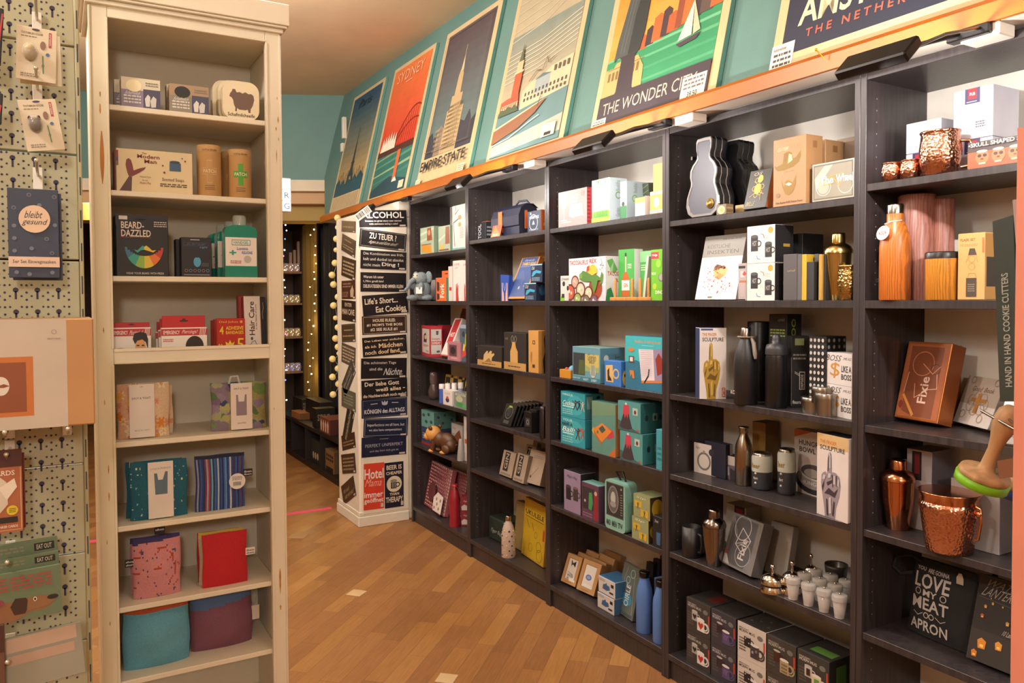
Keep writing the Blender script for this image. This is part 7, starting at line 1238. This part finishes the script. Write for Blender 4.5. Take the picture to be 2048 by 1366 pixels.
# ================================================================== foreground stand at the right edge
COR = M('d88872', .6); p = on(2026, 900, 1, -1.05)
def edgeX(x, y, Y): return on(x, y, 1, Y).x
b = MB(); Yc = -.95; x0 = edgeX(2026, 700, Yc)
V = []
for (px, py) in ((2034, 380), (2021, 1366)):
    q = on(px, py, 1, Yc); V.append(q)
d = V[0]-V[1]; top = V[1]+d*((1.78-V[1].z)/d.z); bot = V[1]+d*((0-V[1].z)/d.z)
b.add([(bot.x, Yc, 0), (bot.x+.3, Yc, 0), (top.x+.3, Yc, 1.60), (top.x, Yc, 1.60), (bot.x, Yc+.05, 0), (bot.x+.3, Yc+.05, 0), (top.x+.3, Yc+.05, 1.60), (top.x, Yc+.05, 1.60)], [(0, 1, 2, 3), (5, 4, 7, 6), (4, 0, 3, 7), (3, 2, 6, 7), (1, 5, 6, 2), (4, 5, 1, 0)], COR)
tag(b.build('display_stand'), 'coral pink display stand edge at the right border of the picture', 'stand')
def fpack(name, label, cat, pts, Y, th, mat, ops=(), uv=None):
    """flat pack hanging on the stand; pts pixel corners bottom-left, bottom-right, top-right, top-left at the plane Y"""
    Q = [on(x, y, 1, Y) for x, y in pts]; b = MB(); V = [tuple(q) for q in Q]+[(q.x, q.y+th, q.z) for q in Q]
    b.add(V, [(0, 1, 2, 3), (5, 4, 7, 6), (4, 0, 3, 7), (3, 2, 6, 7), (1, 5, 6, 2), (4, 5, 1, 0)], mat)
    for st, u0, v0, u1, v1, k in ops:
        Vv, Fs = text_mesh(st)
        def bl(u, v): p = Q[0]*(1-u)*(1-v)+Q[1]*u*(1-v)+Q[2]*u*v+Q[3]*(1-u)*v; return (p.x, p.y-.0006, p.z)
        b.add([bl(u1-(u1-u0)*y, v0+(v1-v0)*x) for x, y in Vv], Fs, k)
    return tag(b.build(name), label, cat)
fpack('cookie_cutter_pack', 'tall dark green box reading HAND IN HAND COOKIE CUTTERS', 'gift box', ((2000, 803), (2040, 803), (2026, 430), (1985, 443)), -.86, .03, M('35413c', .5), [('HAND IN HAND COOKIE CUTTERS', .32, .08, .66, .70, 'a8b0a8')])
fpack('cookie_cutter_pack', 'second dark green box cut by the right edge behind a pale card', 'gift box', ((2044, 800), (2080, 800), (2070, 430), (2030, 440)), -.84, .03, M('35413c', .5))
fpack('pale_card', 'pale mauve card edge hanging in front of the dark green boxes', 'card', ((2043, 640), (2056, 640), (2052, 395), (2025, 400)), -.88, .002, M('a89490', .6))
fpack('clear_cookie_bag', 'clear bag with a dark print hanging over the wooden stamp', 'gift pack', ((1992, 955), (2034, 955), (2032, 862), (1985, 868)), -.86, .012, M('6a6460', .1, al=.35))
fpack('kraft_card', 'brown and white card below the clear bag', 'card', ((1999, 958), (2036, 952), (2034, 915), (1994, 922)), -.87, .004, M('8a5c40', .6))
LW = M('b8926a', .5, kind='grain')
def stamp(label, cx, cy, Y, rim, s=1.0, tilt=0):
    P0 = on(cx, cy, 1, Y); e = empty('cookie_stamp', P0); e.rotation_euler = (0, tilt, 0)
    MB().lathe([(.0, .008), (.038*s, .008), (.040*s, .012), (.038*s, .017), (.014*s, .020), (.0115*s, .028), (.010*s, .05), (.0125*s, .066), (.0165*s, .078), (.019*s, .092), (.016*s, .106), (.008*s, .113), (0, .114)], LW, seg=28).build('handle', e)
    MB().lathe([(.037*s, -.004), (.041*s, -.003), (.0415*s, .008), (.0, .009)], M(rim, .4), seg=28).build('silicone_rim', e)
    tag(e, label, 'cookie stamp', 'wooden cookie stamps')
stamp('wooden cookie stamp with a bright green rim, hanging tilted', 1962, 965, -.86, '7ac020', .80, .34)
stamp('wooden cookie stamp with a blue rim at the coral stand', 2032, 985, -.78, '2a4a9a', .8, .25)
b = MB(); q = on(2010, 835, 1, -.86); b.tube([(q.x-.03, -.86, q.z+.005), (q.x+.06, -.9, q.z-.02)], .002, M('8a8480', .3, 1)); b.tube([(q.x+.002, -.86, q.z+.0), (q.x+.06, -.93, q.z-.004)], .0018, M('8a8480', .3, 1)); tag(b.build('display_hook'), 'thin metal hook at the coral stand above the cookie stamps', 'hook')

# ================================================================== signs on the pillar
def sign(label, x0, y0, x1, y1, ops, col='1a1618', tilt=0, bord=None, face='f', w=None, k=0, stk='b8aca4'):
    """front face of the pillar (plane X) or its aisle side (plane Y); pixel corners top left, bottom right"""
    if face == 'f':
        v = PX+.008+.0022*k; A = on(x0, y1, 0, v); B_ = on(x1, y0, 0, v); C_ = on((x0+x1)/2, (y0+y1)/2, 0, v); w = B_.y-A.y; rz = PI/2
        hh = on(x0, y0, 0, v).z-on(x0, y1, 0, v).z
    else:
        v = PY-.002-.0022*k; A = on(x0, y1, 1, v); B_ = on(x1, y0, 1, v); C_ = on((x0+x1)/2, (y0+y1)/2, 1, v); w = B_.x-A.x; rz = 0; hh = on((x0+x1)/2, y0, 1, v).z-on((x0+x1)/2, y1, 1, v).z
    b = MB(); D = .0018; b.box(0, 0, 0, w, D, hh, M(col, .35), .0006)
    o = ([L(bord, .008, .03, .06, .97, .06, .97, .94, .03, .94, .03, .055)] if bord else [])+list(ops)+[R(.84, .03, .97, .12, stk)]
    b.art('f', o, 0, 0, 0, w, D, hh)
    mx = Matrix.Translation(C_) @ Matrix.Rotation(rz, 4, 'Z') @ Matrix.Rotation(math.radians(-tilt), 4, 'Y') @ Matrix.Translation((-w/2, 0, -hh/2))
    tag(b.build('metal_sign', mx=mx), label, 'sign', 'slogan signs on the pillar')
S1 = 'd8c8b0'
sign('black sign reading ALCOHOL, topmost, half covered by the ledge tag', 719, 420, 814, 454, [T(.06, .52, .94, .90, 'ALCOHOL', 'cfc4bc'), T(.12, .28, .88, .42, 'because no great story ever started', 'b8aca0'), T(.2, .10, .8, .24, 'with someone eating a salad', 'b8aca0')], tilt=3, k=1)
sign('black framed sign reading ZU TEUER ?', 720, 462, 813, 498, [T(.2, .50, .78, .84, 'ZU TEUER ?', 'd6cabc'), TI(.16, .18, .84, .42, 'Augen zu und Karte durch!', 'c0b4a4')], tilt=-5, bord='8a8078', k=0)
sign('black sign reading Die Kombination aus frueh, kalt und dunkel', 722, 502, 813, 539, [T(.06, .74, .94, .90, 'Die Kombination aus früh,', 'd6cabc', 1), T(.06, .46, .94, .62, 'kalt und dunkel ist absolut', 'd6cabc', 1), T(.06, .14, .42, .30, 'nicht mein', 'd6cabc', 1), T(.46, .12, .84, .38, 'Ding !', 'd6cabc')], tilt=-1.5, k=1)
sign('black sign reading DELIKATESSEN SIND IMMER KLEIN', 722, 545, 813, 584, [T(.06, .70, .5, .84, 'Warum ich unter', 'd6cabc'), T(.06, .46, .5, .6, '1,70m groß bin?', 'd6cabc'), T(.06, .2, .93, .38, 'DELIKATESSEN SIND IMMER KLEIN', 'd6cabc')], tilt=-.5, k=0)
sign("black sign reading Life's Short... Eat Cookies", 726, 588, 816, 629, [T(.05, .55, .78, .85, "Life's Short...", S1), T(.28, .12, .95, .42, 'Eat Cookies', S1)], tilt=4, k=1)
sign('brown framed sign reading HOUSE RULES', 725, 631, 814, 668, [T(.24, .66, .74, .84, 'HOUSE RULES:', S1), T(.10, .42, .90, .58, "#1 MOM'S THE BOSS", S1), T(.18, .16, .78, .34, '#2 SEE RULE #1', S1)], col='33221c', tilt=1, bord='b09a84', k=0)
sign('black sign reading Maedchen noch doof fand', 726, 672, 814, 711, [T(.05, .74, .95, .86, 'Das Leben war einfacher,', 'd8bc94'), T(.05, .44, .3, .58, 'als ich', 'd8bc94'), T(.36, .40, .9, .64, 'Mädchen', 'd8bc94'), T(.05, .1, .85, .32, 'noch doof fand.', 'd8bc94')], tilt=3, k=1)
sign('black sign reading Die schoensten Tage sind die Naechte', 723, 716, 814, 757, [T(.06, .68, .76, .84, 'Die schönsten Tage', 'd0ccc8', 1), T(.18, .40, .46, .54, 'sind die', 'd0ccc8', 1), TI(.48, .16, .95, .5, 'Nächte.', 'd0ccc8')], tilt=-1.5, k=0)
sign('black sign reading Der liebe Gott weiss alles', 724, 758, 815, 797, [T(.07, .68, .82, .9, 'Der liebe Gott', S1), T(.30, .38, .86, .58, 'weiß alles', S1), T(.9, .46, .95, .5, '-', S1), T(.03, .1, .97, .26, 'die Nachbarschaft noch mehr!', S1)], tilt=1, k=1)
sign('navy sign with a crown reading KOENIGIN des ALLTAGS', 724, 797, 815, 834, [T(.06, .22, .94, .5, 'KÖNIGIN des ALLTAGS', 'c8c8cc'), E(.5, .72, .06, .08, 'a8a8b0'), L('a8a8b0', .015, .2, .74, .34, .76), L('a8a8b0', .015, .66, .76, .8, .74), P('a8a8b0', .44, .7, .43, .88, .48, .8, .5, .9, .52, .8, .57, .88, .56, .7)], col='1c2138', bord='5a5f78', k=0)
sign('navy framed sign reading Imperfections we all have', 728, 836, 816, 873, [T(.08, .52, .92, .72, 'Imperfections we all have, but', 'c8c8cc', 1), T(.12, .26, .86, .44, 'we also have compensations', 'c8c8cc', 1)], col='1c2138', tilt=-3, bord='8a8fa0', k=1)
sign('navy sign reading PERFEKT UNPERFEKT', 724, 872, 813, 912, [T(.08, .48, .92, .64, 'PERFEKT UNPERFEKT', '9a9aa4', 1), T(.18, .2, .82, .34, 'und das hört sich gut an', '9a9aa4', 1), N(.4, .84, .6, .9, 1, '8a8a94')], col='1c2038', tilt=-1, k=0)
sign('red upright sign reading Hotel Mama immer geoeffnet', 728, 926, 768, 1019, [T(.03, .66, .97, .88, 'Hotel', 'dcd4cc'), TI(.05, .50, .95, .66, 'Mama', 'e6a898'), T(.03, .26, .95, .38, 'immer', 'dcd4cc'), T(.03, .12, .97, .25, 'geöffnet', 'dcd4cc')], col='c8402c', tilt=-1, k=0)
sign('navy upright sign reading BEER IS CHEAPER THAN THERAPY with a mug', 770, 924, 807, 1015, [T(.10, .84, .9, .94, 'BEER IS', S1), T(.08, .73, .92, .80, 'CHEAPER', S1), C(.5, .52, .40, 'cfc4a8'), R(.32, .42, .62, .56, '1c1c30'), G(.68, .5, .10, .05, '1c1c30'), E(.47, .59, .18, .035, '8a8070'), L('cfc4a8', .02, .4, .44, .4, .55), L('cfc4a8', .02, .48, .44, .48, .55), L('cfc4a8', .02, .56, .44, .56, .55), T(.25, .27, .75, .33, 'THAN', S1), T(.05, .12, .95, .24, 'THERAPY', S1)], col='1c1c30', k=0)
SB = '3a281c'
for lb, y0, y1, col, tl_, ops in (('dark brown sign high on the aisle side just below the ledge', 442, 464, SB, -6, [N(.1, .3, .9, .6, 1, '8a7458')]), ('dark framed sign with small lettering, second on the aisle side', 474, 508, SB, -14, [N(.2, .66, .7, .82, 1, '8a7458'), N(.1, .2, .9, .5, 2, '8a7458')]),
        ('dark sign with four lines, third on the aisle side', 516, 556, SB, -9, [N(.1, .12, .9, .85, 4, 'a08a6c')]), ('red-brown sign with a pale bottle, on the aisle side', 561, 598, '4a2a1e', 0, [N(.1, .6, .7, .9, 2, '8a6a54'), T(.06, .1, .5, .4, 'LUCKY', '8a6a54'), P('a89478', .66, .1, .64, .45, .74, .6, .78, .75, .84, .6, .9, .45, .86, .1)]),
        ('dark sign reading MAN CAVE on the aisle side', 601, 642, '33241c', -2, [T(.25, .7, .75, .88, 'ENTER', 'b8a488'), T(.06, .3, .94, .58, 'MAN CAVE', 'c0ac90')]), ('olive brown framed sign below the man cave one', 648, 684, '4a3c2a', 3, [N(.2, .6, .8, .72, 1, 'a08c6c'), N(.1, .25, .9, .42, 1, 'a07c4c')]),
        ('grey brown sign with five lines on the aisle side', 690, 730, '5a4c40', -5, [N(.08, .1, .92, .9, 5, 'a89880')]), ('grey sign hanging steeply tilted on the aisle side', 740, 774, '4a4840', 42, [T(.1, .5, .9, .7, 'BUDDY', '8a8678'), N(.2, .2, .8, .36, 1, '8a8678')]),
        ('pale green-grey square sign on the aisle side', 780, 818, '5c5c4c', -2, [N(.15, .2, .85, .8, 4, '7f7f6c')]), ('dark sign reading WILLKOMMEN standing nearly upright', 830, 872, '2e2a20', 62, [T(.08, .4, .92, .68, 'WOHLFÜHLZONE', 'a09c88')]),
        ('dark brown sign low on the aisle side, half covered', 868, 898, SB, 14, [N(.1, .2, .9, .6, 2, '7a6850')]), ('dark brown sign with four lines, second lowest on the aisle side', 908, 946, SB, 12, [N(.1, .12, .9, .85, 4, '8a765c')]), ('brown sign with script lettering, lowest on the aisle side', 962, 1000, SB, 26, [TI(.1, .5, .6, .7, 'Wir sind', 'a08c70'), TI(.15, .2, .9, .45, 'wie wir sind', 'a08c70')])):
    sign(lb, 683, y0, 710, y1, ops, col=col, tilt=tl_, face='s', k=(y0//7) % 2, bord='6a5640' if 'framed' in lb else None)

# ================================================================== room behind the doorway
LYF = -.12
def lowunit():
    x0, x1 = -2.98, -.62; e = empty('low_shelf_unit', (x0, LYF, 0)); w = x1-x0; zt = .355; m = M('191310', .5, kind='veneer')
    MB().box(0, 0, zt-.03, w, .38, zt, m, .001).build('top_board', e); MB().box(0, .01, 0, w, .03, .04, m, .001).build('plinth', e); MB().box(0, .0, .04, w, .38, .055, m, .001).build('bottom_board', e)
    for x in (.0, .48, .95, 1.4, 1.87, 2.33): MB().box(x, .0, .055, x+.03, .38, zt-.031, m, .001).build('divider', e)
    MB().box(0, .37, .056, w, .38, zt-.031, m, .0005).build('back_board', e); tag(e, 'long low dark shelving unit behind the doorway', 'shelf')
lowunit()
def lbox(name, label, cat, xl, xr, yt, v, D, col, z=.355, **k): return carton(name, label, cat, z, xl, xr, yt, v, D, col, **k)
lbox('game_carton', 'black box with vertical lettering SIRIUS on the low shelf', 'carton', 586, 604, 792, -.02, .11, '16120f', r=[TV(.1, .2, .3, .8, 'SIRIUS', '8a7a60')])
lbox('game_carton', 'small kraft box at the front of the low shelf', 'carton', 583, 599, 820, -.10, .10, '8a5c34', side='6a4626')
lbox('game_carton', 'dark wide box behind the SIRIUS box on the low shelf', 'carton', 612, 640, 795, -.01, .12, '120f0c', top='3a2c1c')
lbox('game_carton', 'black carton reading SIRIUS facing the doorway', 'carton', 625, 633, 815, -.09, .16, '14100e', r=[T(.06, .35, .7, .7, 'SIRIUS', '8a7a60')], top='4a3a22')
lbox('game_carton', 'reddish box with pale figures at the front right of the low shelf', 'carton', 640, 660, 832, -.11, .18, '6a3428', f=[P('c8a898', .1+.22*i, .1, .06+.22*i, .6, .14+.22*i, .9, .22+.22*i, .6, .18+.22*i, .1) for i in range(4)], side='4a2018', top='7a3a2c')
lbox('game_carton', 'green-black box with pale ovals inside the low shelf', 'carton', 623, 640, 876, -.08, .2, '1f241e', z=.055, f=[E(.25+.25*i, .3, .09, .16, 'a8987a') for i in range(3)])
lbox('game_carton', 'tan box with black print inside the low shelf at right', 'carton', 651, 668, 896, -.09, .2, '7a5a34', z=.055, f=[R(.1+.22*i, .5+.18*j, .25+.22*i, .62+.18*j, '1c1610') for i in range(4) for j in range(2)]+[R(.1, 0, .9, .22, '14100c')], side='5a4224')
# curtains
def curtain(label, x0, x1, Y, z0, z1, col, amp=.018):
    A, B_ = on(x0, 700, 1, Y).x, on(x1, 700, 1, Y).x; b = MB(); n = int((B_-A)/.012); V = []
    for i in range(n+1):
        x = A+(B_-A)*i/n; y = Y+amp*math.sin(i*.62)+.4*amp*math.sin(i*.23+1); V += [(x, y, z0), (x, y, z1)]
    b.add(V, [(2*i, 2*i+2, 2*i+3, 2*i+1) for i in range(n)], M(col, .8, kind='cloth'), True); tag(b.build('curtain'), label, 'curtain')
curtain('olive gold curtain carrying a string of small lights', 606, 640, .14, .36, 2.12, '6a5420')
curtain('black curtain behind the doorway beside the white pillar', 641, 690, .19, .36, 2.12, '0e0c0b')
WHT = M('fff0c8', .4, em=9)
def string(name, label, pts, Y, col, em, r, wire='3a3a20'):
    e = None; Q = [on(x, y, 1, Y) if not isinstance(Y, tuple) else on(x, y, 0, Y[0]) for x, y in pts]
    b = MB(); b.tube([tuple(q) for q in Q], .0018, wire, 5); o = b.build(name); tag(o, label, 'string lights')
    for i, q in enumerate(Q):
        b = MB(); b.ball((0, 0, 0), r*(1.3 if i % 3 == 0 else 1), M(col[i % len(col)], .4, em=em), 8, 6); l = b.build('bulb', o); l.location = q
string('light_string', 'string of warm white lights hanging down the gold curtain', ((628, 459), (621, 470), (631, 492), (630, 510), (632, 527), (628, 544), (629, 558), (620, 574), (631, 590), (629, 607), (630, 622), (619, 640), (627, 652), (623, 668), (617, 685), (616, 700), (626, 716), (620, 732), (623, 748), (616, 764), (618, 780)), .112, ['ffe9a0'], 5, .006)
string('light_string', 'string of multicoloured lights at the left of the doorway', ((571, 450), (573, 461), (570, 478), (569, 500), (567, 512), (569, 540), (568, 560), (570, 575), (567, 590), (569, 640), (571, 668), (570, 698), (568, 712), (572, 740), (571, 760), (573, 800)), (-3.042,), ['9ac8ff', 'ffd0e0', '4a7aff', 'b0f0e0', 'ff60a0', 'ffe0a0'], 4, .0065)
# back display shelves
e = empty('glass_display_shelf', (-3.3, -.05, 0)); dk = M('2a1c14', .6, kind='veneer'); q0, q1 = on(560, 700, 0, -3.05).y, on(606, 700, 0, -3.05).y
zz = [on(585, y, 0, -3.05).z for y in (543, 606, 673, 743)]
for y in (q0-.3, q1): MB().box(-.1, y+.05, 0, .25, y+.08, 2.1, dk, .001).build('side_panel', e)
MB().box(-.12, q0-.25, 0, -.1, q1+.08, 2.1, dk, .001).build('back_panel', e)
for z in zz: MB().box(-.1, q0-.22, z-.02, .25, q1+.049, z, M('7a5a44', .5, kind='grain'), .001).build('shelf', e)
tag(e, 'dark display shelving with glass jars far behind the doorway', 'shelf')
JG = M('c8b8a8', .08, al=.45)
for k, z in enumerate(zz):
    for j in range(3):
        P0 = on(569+11*j, 600, 0, -3.08); b = MB(); b.lathe([(.03, 0), (.034, .03), (.028, .075), (.02, .08)], JG, seg=14); o = b.build('light_jar', loc=(-3.1, P0.y+.02, z+.001))
        col = ('ffc8e0', 'ffd070', 'ffd070', '5a80ff')[k]
        for i in range(5): l = MB().ball((0, 0, 0), .004, M(col if (i+j) % 4 else 'ffe8c0', .4, em=3), 8, 6).build('bulb', o); l.location = (.014*math.cos(i*1.9), .014*math.sin(i*1.9), .012+.012*i)
        tag(o, 'glass jar with tiny lights, %s on the %s shelf behind the doorway' % (('left', 'middle', 'right')[j], ('top', 'second', 'third', 'lowest')[k]), 'jar', 'light jars behind the doorway')
for i, (x, y0_, w_) in enumerate(((584, 505, 6), (592, 500, 7), (600, 483, 8))):
    P0 = on(x, 543, 0, -3.12); h_ = on(x, y0_, 0, -3.12).z-zz[0]; b = MB(); b.box(0, 0, 0, .03, .025, h_, M('8a7264'), .001); tag(b.build('small_figure_box', loc=(-3.16, P0.y-.02, zz[0]+.001)), ('low pale box on the top jar shelf', 'middle pale box on the top jar shelf', 'tall pale box on the top jar shelf')[i], 'box')
# cotton ball garlands beside the pillar
Yg = -.24
def balls(label, pts, X, r):
    Q = [on(x, y, 0, X) for x, y in pts]; b = MB(); b.tube([(-.466, -.322, 1.90)]+[tuple(q+Vector((0, .012, 0))) for q in Q], .0016, 'a8a078', 5); o = b.build('ball_garland'); tag(o, label, 'garland')
    for i, q in enumerate(Q): l = MB().ball((0, 0, 0), r*(.75 if i in (1, 3, 9, 13) else 1), M('d0b878', .7, em=.2), 16, 10).build('cotton_ball', o); l.location = q
balls('garland of cream cotton balls hanging beside the white pillar', ((675, 436), (675, 455), (673, 478), (672, 500), (670, 526), (664, 550), (667, 569), (676, 594), (667, 611), (671, 636), (676, 655), (671, 677), (676, 694), (678, 707), (665, 718), (676, 737), (665, 754), (677, 768), (666, 789)), -.62, .0225)
# light box sign
P0 = on(583, 424, 0, -.35); P1 = on(583, 357, 0, -.35); hh = P1.z-P0.z; b = MB(); w = .30; b.box(0, 0, 0, w, .05, hh, M('d8dde0', .4), .004); LBM = M('dff0ff', .4, em=1.6)
b.art('f', [R(.01, .03+.323*i, .985, .31+.323*i, LBM) for i in range(3)]+[T(.86, .40, .96, .58, 'R', '22262c', 1), T(.85, .08, .96, .26, 'G', '22262c', 1)]+[R(0, .0, .005, .0, K_)], 0, 0, 0, w, .05, hh)
tag(b.build('light_box', mx=Matrix.Translation((-.35, P0.y-w, P0.z)) @ Matrix.Rotation(PI/2, 4, 'Z')), 'glowing white letter light box behind the white cabinet', 'light box')
b = MB(); b.tube([(-.37, P0.y-.25, P1.z), (-.37, P0.y-.25, 3.149)], .0015, 'c8c8c8', 5).tube([(-.37, P0.y-.05, P1.z), (-.37, P0.y-.05, 3.149)], .0015, 'c8c8c8', 5); tag(b.build('hanging_wire'), 'pair of thin wires carrying the letter light box', 'wire')
b = MB(); p = on(670, 245, 1, .02); b.box(-.02, 0, -.12, .02, .03, .05, M('d8d4c8', .4), .003); b.box(-.06, 0, -.22, -.02, .03, -.15, M('d8d4c8', .4), .003); tag(b.build('wall_bracket', loc=(p.x, -.045+(p.z-.18-2.0555)*.2345-.012, p.z)), 'white plastic fitting on the wall beside the farthest poster', 'fitting')
light('rear_room_fill', 'POINT', (-3.0, -1.6, 2.2), 15, (1, .72, .38), shadow_soft_size=.1)  # added fill light to brighten the rear room, no fitting there

for z in (1.75, 1.2, .75): light('fairy_light_glow', 'POINT', (-2.5, .02, z), .9, (1, .68, .25), shadow_soft_size=.03)
# ---- everything in the bookcases settled inside its compartment
bpy.context.view_layer.update()
for o in list(COL.objects):
    if o.parent or 'label' not in o or o.get('category') in ('bookcase', 'ledge', 'lamp'): continue
    vs = [q.matrix_world @ v.co for q in [o]+list(o.children_recursive) if q.type == 'MESH' for v in q.data.vertices]
    if not vs: continue
    X0, X1 = min(v.x for v in vs), max(v.x for v in vs); Y0, Y1 = min(v.y for v in vs), max(v.y for v in vs); Z0 = min(v.z for v in vs); Z1 = max(v.z for v in vs)
    U = [k for k in 'ABCDE' if BX[k] <= (X0+X1)/2 < BX[k]+.8]
    if Y0 < -.12 or Y1 < .004 or not U or Z0 > 1.99 or Y0 > .27 or Y1 > .35: continue
    U = U[0]; sh = max([q for q in SH[U] if q <= Z0+.03] or [0]); d = Vector((0, 0, 0))
    if X0 < BX[U]+.0195: d.x = BX[U]+.0195-X0
    elif X1 > BX[U]+.781: d.x = BX[U]+.781-X1
    if Y1 > .274: d.y = .274-Y1
    if Z0 < sh+.0003: d.z = sh+.0003-Z0
    if d.length > 0: o.matrix_world = Matrix.Translation(d) @ o.matrix_world
